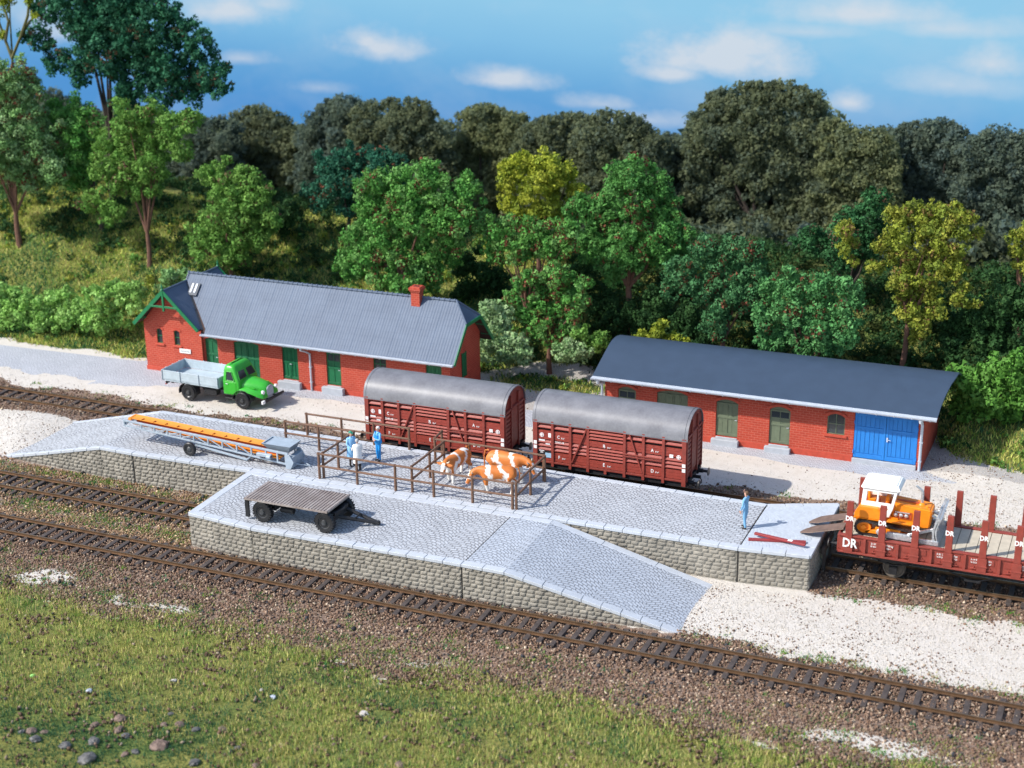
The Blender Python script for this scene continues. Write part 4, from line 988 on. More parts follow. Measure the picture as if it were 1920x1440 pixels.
for i in range(9):
    z = BZ+.03+1.62*i/8; xx = 17.02-.16*math.sin(math.pi*i/8)+.05*(i/8)**2; P.append([(xx, 9.62, z), (xx, 12.38, z)])
m = MB(); m.grid(P); m.grid([[(x-.1, y, z) for x, y, z in r_] for r_ in P])
for k in (0, 1): m.grid([[r_[k] for r_ in P], [(r_[k][0]-.1, r_[k][1], r_[k][2]) for r_ in P]])
for r_ in (P[0], P[-1]): m.grid([r_, [(x-.1, y, z) for x, y, z in r_]])
for y in (9.62, 12.3): m.prism([(16.72, y, BZ+.03), (16.95, y, BZ+.03), (16.8, y, BZ+.85), (16.98, y, BZ+1.72), (16.86, y, BZ+1.72), (16.66, y, BZ+.9)], (0, .08, 0))
for z in (.35, .85, 1.3): m.bar((16.80, 9.7, BZ+z), (16.80, 12.3, BZ+z), .1, .1)
m.tube([(16.4, 11.3, BZ+1.35), (16.85, 11.3, BZ+1.1)], .07, 8); m.tube([(16.4, 10.7, BZ+1.35), (16.85, 10.7, BZ+1.1)], .07, 8)
m.build('blade', M_sil, DZ, bevel=.01)

DZ.scale = (.96, .88, .83)
# ------------------------------------------------------------------ loading plates and loose stakes
M_plate2 = plain('brown_loading_plate', (.16, .105, .08), .55, .25, 3, bmp=.25, bscale=20)
for (xa, ya_, xb, yb_, lab) in ((10.48, 10.25, 12.52, 10.35, 'brown loading plate nearer the viewer, bridging platform end and flat wagon'), (10.62, 11.5, 12.52, 11.6, 'farther brown loading plate behind its twin at the platform end')):
    t = empty('loading_plate', (xa, ya_, ZP), 0, lab, 'loading plate', 'two brown loading plates')
    zA, zB = ZP+.03, zd+.09; w = .36; P = []
    for i, (f, h) in enumerate(((0, .04), (.10, .18), (.24, .34), (.3, .36), (1, .36))): P.append([(xa+(xb-xa)*f, ya_+(yb_-ya_)*f+s*h, zA+(zB-zA)*(f**.8)) for s in (-1, -.4, .4, 1)])
    m = MB(); m.grid(P); m.build('plate', M_plate2, t, solid=-.06)
    m = MB()
    for s in (-1, 1): m.tube([(p[0 if s < 0 else 3][0], p[0 if s < 0 else 3][1]*1.0, p[0][2]+.02) for p in P], .025, 6)
    m.build('edge_rib', M_plate2, t)
for (p, q, z, lab) in (((8.38, 8.62), (10.95, 9.28), ZP+.05, 'loose red stake lying flat on the platform end, the lower of the crossed pair'), ((8.55, 9.12), (11.05, 8.72), ZP+.165, 'loose red stake lying across the other one on the platform end')):
    t = empty('loose_stake', (p[0], p[1], ZP), 0, lab, 'stake', 'two crossed red stakes')
    m = MB(); m.bar((*p, z), (*q, z), .17, .10); m.build('bar', plain('red_stake_paint', (.27, .035, .035), .5, .15), t, bevel=.012)
    a, b = Vector((*p, z+.053)), Vector((*q, z+.053)); d = (b-a).normalized(); c = a.lerp(b, .66); m = MB(); m.bar(c, c+d*.22, .172, .008); m.build('white_mark', M_let, t)
# buffer stop plate between platform end and wagon
t = empty('rail_stop', (11.75, 11.0, 0), 0, 'weathered timber rail stop in the shade between platform end and flat wagon', 'buffer stop')
m = MB(); m.box(11.56, 11.72, 9.9, 12.1, 1.05, 1.4); m.build('beam', M_sleep, t, bevel=.02); 
for ys_ in (10.2, 11.6): m = MB(); m.box(11.58, 11.70, ys_, ys_+.2, .1, 1.05); m.build('support', M_sleep, t)
# ------------------------------------------------------------------ green lorry (local frame: x forward, y to its left)
M_lgreen = plain('bright_green_lorry_paint', (.045, .40, .035), .32, .08, 2, bmp=.03, spec=.5)
M_bed = plain('pale_grey_flatbed_paint', (.42, .49, .53), .5, .10, 2, dirt=(.30, .34, .36))
M_tyre = plain('black_tyre', (.018, .018, .020), .45, .2, 8)
M_hub = plain('dark_hub', (.05, .052, .056), .3, .2, 5, spec=.6)
M_lamp = plain('white_headlamp', (.85, .85, .84), .2, .02)
TK = empty('lorry', (-30.38, 20.72, .03), R(-2.0), 'green lorry with pale grey open flatbed parked before the goods station', 'lorry')
def road_wheel(t, x, y, r, w, so, tread=0):
    m = MB(); m.lathe((x, y-so*w/2, r), (0, so, 0), [(0, r*.55), (0, r*.9), (w*.15, r), (w*.85, r), (w, r*.92), (w, r*.62), (w*.86, r*.58)], 28)
    if tread:
        for k in range(tread):
            a = 2*math.pi*k/tread; c = Vector((x+math.cos(a)*r, y, r+math.sin(a)*r)); m.bar(c-Vector((0, w*.42, 0)), c+Vector((0, w*.42, 0)), .06, .05, (math.cos(a), 0, math.sin(a)))
    wh = m.build('wheel', M_tyre, t, local=True, smooth=True)
    m = MB(); m.lathe((x, y-so*w*.3, r), (0, so, 0), [(0, r*.57), (w*.72, r*.60), (w*.62, r*.5), (w*.5, r*.42), (w*.5, r*.26), (w*.8, r*.22), (w*.85, r*.05)], 20); m.build('hub', M_hub, wh, local=True, smooth=True)
    return wh
for x, w in ((0, .42), (4.05, .30)):
    for so in (-1, 1): road_wheel(TK, x, so*(1.0 if x else .95), .53, w, so)
m = MB(); m.box(-1.7, 5.2, -.42, -.3, .75, .98); m.box(-1.7, 5.2, .3, .42, .75, .98)
for x in (-1.6, 0, 2.0, 3.6, 5.1): m.box(x-.06, x+.06, -.3, .3, .77, .93)
m.box(-1.75, -1.62, -1.05, 1.05, .88, 1.02); m.cyl((0, -.85, .53), (0, .85, .53), .09, 8); m.cyl((4.05, -.9, .53), (4.05, .9, .53), .06, 8)
for x in (-1.2, -.1, 1.1, 2.2): m.box(x-.08, x+.08, -1.1, 1.1, .98, 1.11)
m.box(1.2, 2.1, -1.02, -.55, .55, .95); m.box(1.2, 2.1, .55, 1.02, .55, .95); m.box(2.7, 3.45, -1.05, -.7, .50, .58); m.box(2.7, 3.45, .7, 1.05, .50, .58)
m.build('chassis', M_black, TK, local=True, bevel=.015)
for so in (-1, 1):                                         # rear mudguards
    m = MB(); P = []
    for k in range(11):
        a = R(-12)+R(204)*k/10; P.append([(math.cos(a)*.64, so*y, .55+math.sin(a)*.60) for y in (.72, 1.2)])
    m.grid(P); m.build('mudguard', M_black, TK, local=True, solid=-.03)
    m = MB(); P = []
    for k in range(11):
        a = R(0)+R(180)*k/10; P.append([(4.05+math.cos(a)*.68, so*y, .56+math.sin(a)*.60) for y in (.62, 1.12)])
    m.grid(P); m.build('mudguard', M_black, TK, local=True, solid=-.03)
m = MB(); m.box(-1.87, 2.42, -1.2, 1.2, 1.11, 1.22); bed = m.build('flatbed', M_bed, TK, local=True, bevel=.01)
def board(p0, p1, z0, z1, posts):
    m = MB(); n = 4
    for k in range(n): m.bar((*p0, z0+(z1-z0)*(k+.5)/n), (*p1, z0+(z1-z0)*(k+.5)/n), .055, (z1-z0)/n-.012)
    a, b = Vector((*p0, 0)), Vector((*p1, 0)); d = (b-a).normalized(); nn = Vector((d.y, -d.x, 0))
    m.bar((*p0, (z0+z1)/2), (*p1, (z0+z1)/2), .04, z1-z0-.01)
    for f in posts:
        c = a.lerp(b, f)+nn*.04; m.bar((c.x, c.y, z0-.04), (c.x, c.y, z1+.015), .06, .05, (d.x, d.y, 0))
    return m.build('side_board', M_bed, TK, local=True, bevel=.008)
zb0, zb1 = 1.225, 1.83
board((-1.87, -1.2), (2.42, -1.2), zb0, zb1, (.01, .33, .66, .99)); board((2.42, 1.2), (-1.87, 1.2), zb0, zb1, (.01, .33, .66, .99))
board((-1.87, 1.17), (-1.87, -1.17), zb0, zb1, (.2, .5, .8)); board((2.42, -1.17), (2.42, 1.17), zb0, zb1, (.2, .8))
m = MB(); m.box(-1.80, -1.74, -1.02, -.86, .80, .88); m.build('tail_lamp', plain('red_lamp', (.5, .03, .02), .3), TK, local=True)
def rrect(x0, x1, hw, z, r, n=4):
    pts = []
    for cx, cy, a0 in ((x1-r, hw-r, 0), (x0+r, hw-r, 90), (x0+r, -hw+r, 180), (x1-r, -hw+r, 270)):
        for k in range(n+1): a = R(a0+90*k/n); pts.append((cx+r*math.cos(a), cy+r*math.sin(a), z))
    return pts
cabr = [(.80, 2.62, 3.86, 1.02, .08), (1.2, 2.62, 3.88, 1.04, .1), (1.68, 2.62, 3.84, 1.03, .12), (2.28, 2.66, 3.56, .95, .16), (2.50, 2.70, 3.46, .90, .2), (2.62, 2.78, 3.36, .80, .22), (2.68, 2.95, 3.2, .60, .2)]
m = MB(); m.loft([rrect(a, b, hw, z, r) for z, a, b, hw, r in cabr]); cab = m.build('cab', M_lgreen, TK, local=True, smooth=50)
def cw(z):
    zs = [c[0] for c in cabr]; return [float(np.interp(z, zs, [c[i] for c in cabr])) for i in (1, 2, 3)]
for so in (-1, 1):
    q = []
    for z, xa, xb in ((1.70, 2.90, 3.52), (2.26, 2.92, 3.30)):
        hw = cw(z)[2]+.012; q.append([(xa, so*hw, z), (xb, so*hw, z)])
    m = MB(); m.add([q[0][0], q[0][1], q[1][1], q[1][0]], [(0, 1, 2, 3)]); m.build('side_window', M_glass, cab, local=True, solid=.01)
    rim = [q[0][0], q[0][1], q[1][1], q[1][0], q[0][0]]; m = MB()
    for i in range(4): m.tube([Vector(rim[i])+Vector((0, so*.008, 0)), Vector(rim[i+1])+Vector((0, so*.008, 0))], .024, 6)
    m.build('window_rim', M_lgreen, cab, local=True)
    m = MB(); m.box(2.80, 3.62, so*1.025, so*1.055, .86, 1.62); d = m.build('cab_door', M_lgreen, cab, local=True, bevel=.012)
    m = MB(); m.tube([(2.90, so*1.06, 1.5), (2.90, so*1.09, 1.5), (3.06, so*1.09, 1.5)], .016, 5); m.build('handle', M_zinc, d, local=True)
    q = []
    for z, ya_, yb_ in ((1.76, .07, .88), (2.26, .07, .76)):
        xf = cw(z)[1]+.014; q.append([(xf, so*ya_, z), (xf, so*yb_, z)])
    m = MB(); m.add([q[0][0], q[0][1], q[1][1], q[1][0]], [(0, 1, 2, 3)]); m.build('windscreen', M_glass, cab, local=True, solid=.01)
    rim = [q[0][0], q[0][1], q[1][1], q[1][0], q[0][0]]; m = MB()
    for i in range(4): m.tube([Vector(rim[i])+Vector((.006, 0, 0)), Vector(rim[i+1])+Vector((.006, 0, 0))], .024, 6)
    m.build('window_rim', M_lgreen, cab, local=True)
m = MB(); rings = []
for x, hw, zt, zb in ((3.70, .86, 1.74, .85), (4.1, .78, 1.74, .85), (4.6, .64, 1.68, .85), (5.05, .50, 1.58, .8), (5.30, .42, 1.48, .78), (5.38, .36, 1.36, .8)):
    ring = [(x, hw, zb)]
    for k in range(9): a = math.pi*k/8; ring.append((x, hw*math.cos(a)*(1 if abs(math.cos(a)) > .9 else .97), zb+(zt-zb)*(.55+.45*math.sin(a)) if 0 < k < 8 else zb+(zt-zb)*.55))
    ring.append((x, -hw, zb)); rings.append(ring)
m.loft(rings); hood = m.build('bonnet', M_lgreen, TK, local=True, smooth=50)
m = MB()
for so in (-1, 1):
    for k in range(3): m.box(4.0+.1*k, 4.8, so*(.80-.10*0)-.0, so*.70, 1.30-.09*k, 1.34-.09*k)
for so in (-1, 1):
    rings = []
    for x, zt, yo, th in ((3.5, 1.12, 1.02, .10), (3.75, 1.26, 1.06, .2), (4.2, 1.32, 1.08, .2), (4.7, 1.26, 1.06, .24), (5.1, 1.12, .98, .26), (5.4, .95, .86, .2), (5.46, .82, .8, .08)):
        rings.append([(x, so*.35, zt-.02), (x, so*(yo-.18), zt), (x, so*(yo-.04), zt-.06), (x, so*yo, zt-th), (x, so*(yo-.1), zt-th-.03), (x, so*.35, zt-th)])
    m.loft(rings)
m.build('wing', M_lgreen, TK, local=True, smooth=45)
m = MB(); pts = [(0, -.34, .72), (0, -.34, 1.22)]+[(0, -.34*math.cos(math.pi*k/8), 1.22+.2*math.sin(math.pi*k/8)) for k in range(1, 8)]+[(0, .34, 1.22), (0, .34, .72)]
m.prism([(5.37, y, z) for x, y, z in pts], (.06, 0, 0)); gr = m.build('grille', plain('grey_grille', (.33, .35, .38), .35, .1, 5), TK, local=True, bevel=.012)
m = MB()
for k in range(7): y = -.27+.09*k; m.box(5.43, 5.445, y-.016, y+.016, .78, 1.30)
m.build('grille_bars', M_zinc, gr, local=True)
for so in (-1, 1):
    m = MB(); m.lathe((5.24, so*.70, 1.12), (1, 0, 0), [(0, .04), (.05, .115), (.18, .125), (.2, .09)], 14); m.build('headlight', M_lamp, TK, local=True, smooth=True)
m = MB(); m.box(5.50, 5.62, -1.12, 1.2, .52, .68); m.bar((5.1, -.4, .7), (5.55, -.4, .62), .08, .1); m.bar((5.1, .4, .7), (5.55, .4, .62), .08, .1); bp = m.build('bumper', M_black, TK, local=True, bevel=.02)
m = MB(); m.box(5.49, 5.63, -1.16, -.90, .50, .70); m.build('bumper_plate', M_lamp, bp, local=True, bevel=.015)

# ------------------------------------------------------------------ black flatbed trailer on the ramp platform
def plank_deck():
    m, nt, b = _nt('weathered_trailer_planks'); co = objco(nt); n = noise(nt, co, 1.5, 5); f = noise(nt, co, 12, 4)
    c = ramp(nt, mth(nt, 'ADD', mth(nt, 'MULTIPLY', n, .6), mth(nt, 'MULTIPLY', f, .4)), [(.3, (.17, .13, .115)), (.5, (.28, .235, .215)), (.7, (.40, .36, .34))])
    nt.links.new(c, b.inputs['Base Color']); b.inputs['Roughness'].default_value = .6; bump(nt, b, f, .2, .02); return m
M_tdeck = plank_deck()
TR = empty('flat_trailer', (-12.7, 3.1, ZP-.012), 0, 'black four wheeled trailer with brown plank deck on the cobbled ramp platform', 'trailer')
z0 = ZP-.012
m = MB(); x = -14.97; n = 27; w = 4.6/n
for k in range(n): m.box(x+w*k+.028, x+w*(k+1)-.028, 2.06, 4.26, 2.85, 2.945)
m.mat(1).box(-14.97, -10.37, 2.1, 4.22, 2.84, 2.885).mat(0)
m.box(-14.99, -10.35, 2.03, 2.06, 2.84, 2.93); m.box(-14.99, -10.35, 4.26, 4.29, 2.84, 2.93); m.box(-14.99, -14.97, 2.03, 4.29, 2.84, 2.93); m.box(-10.37, -10.35, 2.03, 4.29, 2.84, 2.93)
m.build('deck', [M_tdeck, plain('plank_gap', (.03, .025, .022), .8)], TR)
m = MB(); m.box(-14.8, -10.5, 2.45, 2.6, 2.66, 2.85); m.box(-14.8, -10.5, 3.7, 3.85, 2.66, 2.85)
for x in (-14.7, -13.4, -12, -10.6): m.box(x-.07, x+.07, 2.12, 4.2, 2.74, 2.85)
m.cyl((-14.02, 2.3, z0+.53), (-14.02, 4.0, z0+.53), .07, 8); m.cyl((-10.58, 2.3, z0+.53), (-10.58, 4.0, z0+.53), .07, 8)
m.box(-14.5, -13.5, 2.5, 3.8, z0+.5, 2.7); m.box(-11.1, -10.2, 2.5, 3.8, z0+.5, 2.7); m.cyl((-13.3, 2.7, z0+.55), (-12.6, 2.7, z0+.55), .16, 10)
m.lathe((-10.58, 3.15, 2.6), (0, 0, 1), [(0, .5), (.1, .5)], 16)
m.build('chassis', M_black, TR, bevel=.012)
m = MB(); m.box(-15.0, -14.78, 2.1, 2.2, z0+.12, 2.84); m.build('rear_prop', M_black, TR, bevel=.01)
for x in (-14.02, -10.58):
    for so, y in ((-1, 2.18), (1, 4.08)):
        m = MB(); r, w = .53, .30
        m.lathe((x, y-so*w/2, z0+r), (0, so, 0), [(0, r*.5), (0, r*.88), (w*.2, r*.97), (w*.8, r*.97), (w, r*.88), (w, r*.6), (w*.85, r*.56)], 28)
        for k in range(22):
            a = 2*math.pi*k/22; rad = Vector((math.cos(a), 0, math.sin(a))); c = Vector((x, y, z0+r))+rad*(r*.975)
            for s2 in (-1, 1): m.bar(c+Vector((0, s2*w*.12, 0)), c+Vector((0, s2*w*.5, 0))-rad*.02, .075, .055, tuple(rad))
        wh = m.build('wheel', M_tyre, TR, smooth=True)
        m = MB(); m.lathe((x, y-so*w*.2, z0+r), (0, so, 0), [(0, r*.57), (w*.6, r*.60), (w*.5, r*.46), (w*.42, r*.3), (w*.75, r*.22), (w*.8, r*.04)], 20); m.build('hub', M_hub, wh, smooth=True)
tip = Vector((-8.52, 3.78, z0+.13)); m = MB()
for y in (2.75, 3.65): m.tube([(-10.35, y, 2.5 if y > 3 else 2.42), tip+Vector((-.25, (-.06 if y < 3 else .06), .02)), tip], .095, 8)
m.tube([(-9.5, 3.2, 2.27), (-9.5, 3.71, 2.3)], .04, 6); m.lathe(tip+Vector((-.05, 0, -.06)), (0, 0, 1), [(0, .10), (.16, .10)], 10)
m.box(-10.4, -10.25, 2.6, 3.8, 2.3, 2.66); m.build('drawbar', M_black, TR, smooth=True)

# ------------------------------------------------------------------ conveyor
M_cgrey = plain('blue_grey_conveyor_paint', (.33, .39, .45), .45, .1, 3)
M_cdk = plain('dark_grey_hopper', (.19, .225, .26), .5, .1, 3)
M_belt = plain('orange_belt', (.85, .32, .045), .5, .08, 3, bmp=.05)
M_belt2 = plain('dark_orange_belt_underside', (.42, .075, .02), .6, .15, 3)
CV = empty('conveyor', (-21.5, 9.0, ZP-.012), 0, 'long blue grey lattice belt conveyor with orange belt and hopper on the platform', 'conveyor')
xa, xb = -26.78, -16.35
zt = lambda x: 3.12+(2.62-3.12)*(x-xa)/(xb-xa)
def zl(x): return float(np.interp(x, [xa, -22.4, xb], [2.84, 2.52, 2.02]))
N_b = 10
for y in (8.42, 9.36):
    m = MB(); m.bar((xa, y, zt(xa)), (xb, y, zt(xb)), .11, .11); m.bar((xa, y, zl(xa)), (-22.4, y, zl(-22.4)), .09, .09); m.bar((-22.4, y, zl(-22.4)), (xb, y, zl(xb)), .09, .09)
    st = [-26.72, -25.6, -24.75, -23.9, -23.05, -22.2, -21.3, -20.4, -19.5, -18.6, -17.7, -17.0, -16.5]
    for i, x in enumerate(st): m.bar((x, y, zl(x)), (x, y, zt(x)), .085, .085)
    for i in range(1, len(st)-4):
        a, b = st[i]+.06, st[i+1]-.06
        if i < 5: m.bar((a, y, zl(a)+.05), (b, y, zt(b)-.05), .055, .055)
        else: m.bar((a, y, zt(a)-.05), (b, y, zl(b)+.05), .055, .055)
    m.build('lattice_side', M_cgrey, CV, bevel=.008)
m = MB()
for x in (xa, -24.3, -21.3, -18.6, xb): m.bar((x, 8.46, zl(x)), (x, 9.48, zl(x)), .07, .07)
m.cyl((xa+.1, 8.45, zt(xa)-.12), (xa+.1, 9.5, zt(xa)-.12), .11, 10); m.build('cross_member', M_cgrey, CV)
zb_ = lambda x: zt(x)+.12
m = MB(); X_ = np.linspace(-26.45, -17.55, 60); P = []
for x in X_:
    sag = .02; P.append([(x, 8.62, zb_(x)+.03), (x, 8.72, zb_(x)), (x, 9.05, zb_(x)), (x, 9.18, zb_(x)+.03)])
m.grid(P); m.grid([[(x, y, z-.05) for x, y, z in r_] for r_ in P])
for k in (0, 3): m.grid([[r_[k] for r_ in P], [(r_[k][0], r_[k][1], r_[k][2]-.05) for r_ in P]])
m.tube([(-26.47, 8.58, zb_(-26.45)-.06), (-26.47, 9.18, zb_(-26.45)-.06)], .10, 12)
m.build('belt', M_belt, CV, smooth=40)
m = MB()
for k in range(1, 12): x = -26.45+.76*k; m.box(x-.02, x+.02, 8.61, 8.85, zb_(x)+.006, zb_(x)+.05)
m.build('belt_cleats', plain('belt_cleat', (.55, .17, .02), .6), CV)
m = MB(); P = [[(x, 8.6, zl(x)+.12), (x, 9.34, zl(x)+.12)] for x in (-26.3, -22.4, -17.0)]; m.grid(P); m.build('return_belt', M_belt, CV, solid=.03)
m = MB(); m.grid([[(x, 8.98, zl(x)+.1), (x, 8.98, zt(x)+.05)] for x in (-26.3, -22.4, -17.3)]); m.build('belt_guard', M_belt2, CV, solid=.04)
m = MB(); hz0, hz1 = 2.58, 3.02                           # hopper: open tray on tapered sides
o0 = [(-17.55, 8.62, hz0), (-16.45, 8.62, hz0), (-16.45, 9.5, hz0), (-17.55, 9.5, hz0)]; o1 = [(-17.95, 8.40, hz1), (-16.2, 8.40, hz1), (-16.2, 9.55, hz1), (-17.95, 9.55, hz1)]
i1 = [(-17.88, 8.47, hz1), (-16.27, 8.47, hz1), (-16.27, 9.48, hz1), (-17.88, 9.48, hz1)]; i0 = [(-17.88, 8.47, hz1-.06), (-16.27, 8.47, hz1-.06), (-16.27, 9.48, hz1-.06), (-17.88, 9.48, hz1-.06)]
m.add(o0+o1, [(0, 1, 2, 3)]+[(k, (k+1) % 4, 4+(k+1) % 4, 4+k) for k in range(4)]); m.mat(1).add(o1+i1+i0, [(k, (k+1) % 4, 4+(k+1) % 4, 4+k) for k in range(4)]+[(4+k, 4+(k+1) % 4, 8+(k+1) % 4, 8+k) for k in range(4)]+[(8, 9, 10, 11)])
m.build('hopper', [M_cdk, M_cgrey], CV)
m = MB(); m.box(-18.2, -17.3, 8.22, 8.42, 2.32, 2.5); m.cyl((-17.55, 8.24, 2.36), (-17.3, 8.24, 2.36), .12, 10); m.build('motor', M_cgrey, CV, bevel=.02)
m = MB(); m.prism([(-16.5, 8.36, z0), (-16.2, 8.36, z0), (-16.0, 8.36, 2.2), (-16.25, 8.36, 2.6), (-16.5, 8.36, 2.6)], (0, .08, 0)); m.prism([(-16.5, 9.5, z0), (-16.2, 9.5, z0), (-16.0, 9.5, 2.2), (-16.25, 9.5, 2.6), (-16.5, 9.5, 2.6)], (0, .08, 0)); m.box(-16.4, -16.1, 8.44, 9.5, z0+.05, 2.45)
m.tube([(-16.1, 8.7, 2.0), (-15.4, 9.0, 1.88), (-16.1, 9.3, 2.0)], .04, 6); m.build('foot', M_cgrey, CV, bevel=.01)
m = MB(); m.bar((-22.2, 8.5, 2.3), (-18.95, 8.5, 1.9), .07, .12); m.bar((-22.2, 9.45, 2.3), (-18.95, 9.45, 1.9), .07, .12); m.bar((-18.95, 8.45, 1.92), (-18.95, 9.5, 1.92), .08, .1)
m.bar((-22.3, 8.5, 2.2), (-21.6, 8.5, zl(-21.6)), .06, .06); m.bar((-22.3, 9.45, 2.2), (-21.6, 9.45, zl(-21.6)), .06, .06); m.cyl((-22.32, 8.1, z0+.38), (-22.32, 10.1, z0+.38), .06, 8); m.bar((-22.32, 8.5, z0+.38), (-22.6, 8.5, zl(-22.6)), .07, .07); m.bar((-22.32, 9.45, z0+.38), (-22.6, 9.45, zl(-22.6)), .07, .07)
m.bar((-18.95, 8.5, 1.92), (-18.6, 8.5, zl(-18.6)), .06, .06); m.build('undercarriage', M_cgrey, CV, bevel=.008)
for y, so in ((8.12, -1), (10.15, 1)):
    m = MB(); r, w = .38, .2; m.lathe((-22.32, y-so*w/2, z0+r), (0, so, 0), [(0, r*.5), (0, r*.88), (w*.2, r), (w*.8, r), (w, r*.88), (w, r*.62), (w*.8, r*.58)], 24); wh = m.build('wheel', M_tyre, CV, smooth=True)
    m = MB(); m.lathe((-22.32, y-so*w*.2, z0+r), (0, so, 0), [(0, r*.56), (w*.55, r*.6), (w*.45, r*.4), (w*.7, r*.25), (w*.75, r*.04)], 16); m.build('hub', M_hub, wh, smooth=True)
# ------------------------------------------------------------------ people and animals: one continuous skin each
def skin_body(name, nodes, edges, root, sub=2):
    """nodes {key: (x, y, z, r)}; returns evaluated mesh datablock"""
    keys = list(nodes); ix = {k: i for i, k in enumerate(keys)}
    me = bpy.data.meshes.new('skel'); me.from_pydata([nodes[k][:3] for k in keys], [(ix[a], ix[b]) for a, b in edges], [])
    o = bpy.data.objects.new('skel', me); COL.objects.link(o)
    md = o.modifiers.new('s', 'SKIN'); md.use_smooth_shade = True; md.branch_smoothing = .6
    sv = me.skin_vertices[0].data
    for k in keys:
        r = nodes[k][3]; sv[ix[k]].radius = r if isinstance(r, tuple) else (r, r); sv[ix[k]].use_root = (k == root)
    s2 = o.modifiers.new('u', 'SUBSURF'); s2.levels = sub; s2.render_levels = sub
    dg = bpy.context.evaluated_depsgraph_get(); dg.update()
    out = bpy.data.meshes.new_from_object(o.evaluated_get(dg)); bpy.data.objects.remove(o); out.name = name
    return out
def nearest_tag(me, nodes, edges, tags):
    """face material index from the nearest bone"""
    n = len(me.polygons); c = np.empty(n*3, np.float32); me.polygons.foreach_get('center', c); c = c.reshape(-1, 3)
    best = np.full(n, 1e9); mi = np.zeros(n, np.int32)
    for a, b in edges:
        p, q = np.array(nodes[a][:3]), np.array(nodes[b][:3]); d = q-p; t = np.clip(((c-p)@d)/max(d@d, 1e-9), 0, 1); r = nodes[b][3]; r = r[0] if isinstance(r, tuple) else r
        dist = np.linalg.norm(c-(p+t[:, None]*d), axis=1)-r*.6
        k = dist < best; best[k] = dist[k]; mi[k] = tags.get((a, b), tags.get(b, 0))
    me.polygons.foreach_set('material_index', mi)
M_skin = plain('skin', (.62, .34, .24), .5, .06, 8)
M_boot = plain('black_boot', (.02, .018, .018), .5, .1)
M_hairg = plain('grey_hair', (.40, .39, .38), .7, .1)
M_eye = plain('eye', (.02, .02, .02), .3)
def hand_nodes(nd, ed, side, wrist, direction, palm_n, r=.032):
    """five fingers of different length and a thumb leaving the side of the palm"""
    w = Vector(wrist); d = Vector(direction).normalized(); nrm = Vector(palm_n).normalized(); lat = d.cross(nrm).normalized()
    k = side; p = w+d*.07; nd[k+'palm'] = (*p, .036); ed.append((k+'wr', k+'palm'))
    for i, (off, ln) in enumerate(((-.032, .062), (-.011, .074), (.011, .069), (.032, .054))):
        a = p+lat*off+d*.03; b = a+d*ln*.55+nrm*.008; c = b+d*ln*.42+nrm*.025
        for s, q, rr in (('a', a, .0105), ('b', b, .0095), ('c', c, .008)): nd[f'{k}f{i}{s}'] = (*q, rr)
        ed += [(k+'palm', f'{k}f{i}a'), (f'{k}f{i}a', f'{k}f{i}b'), (f'{k}f{i}b', f'{k}f{i}c')]
    a = p-d*.02-lat*.045; b = a+d*.04-lat*.015+nrm*.01
    nd[k+'ta'] = (*a, .012); nd[k+'tb'] = (*b, .009); ed += [(k+'palm', k+'ta'), (k+'ta', k+'tb')]
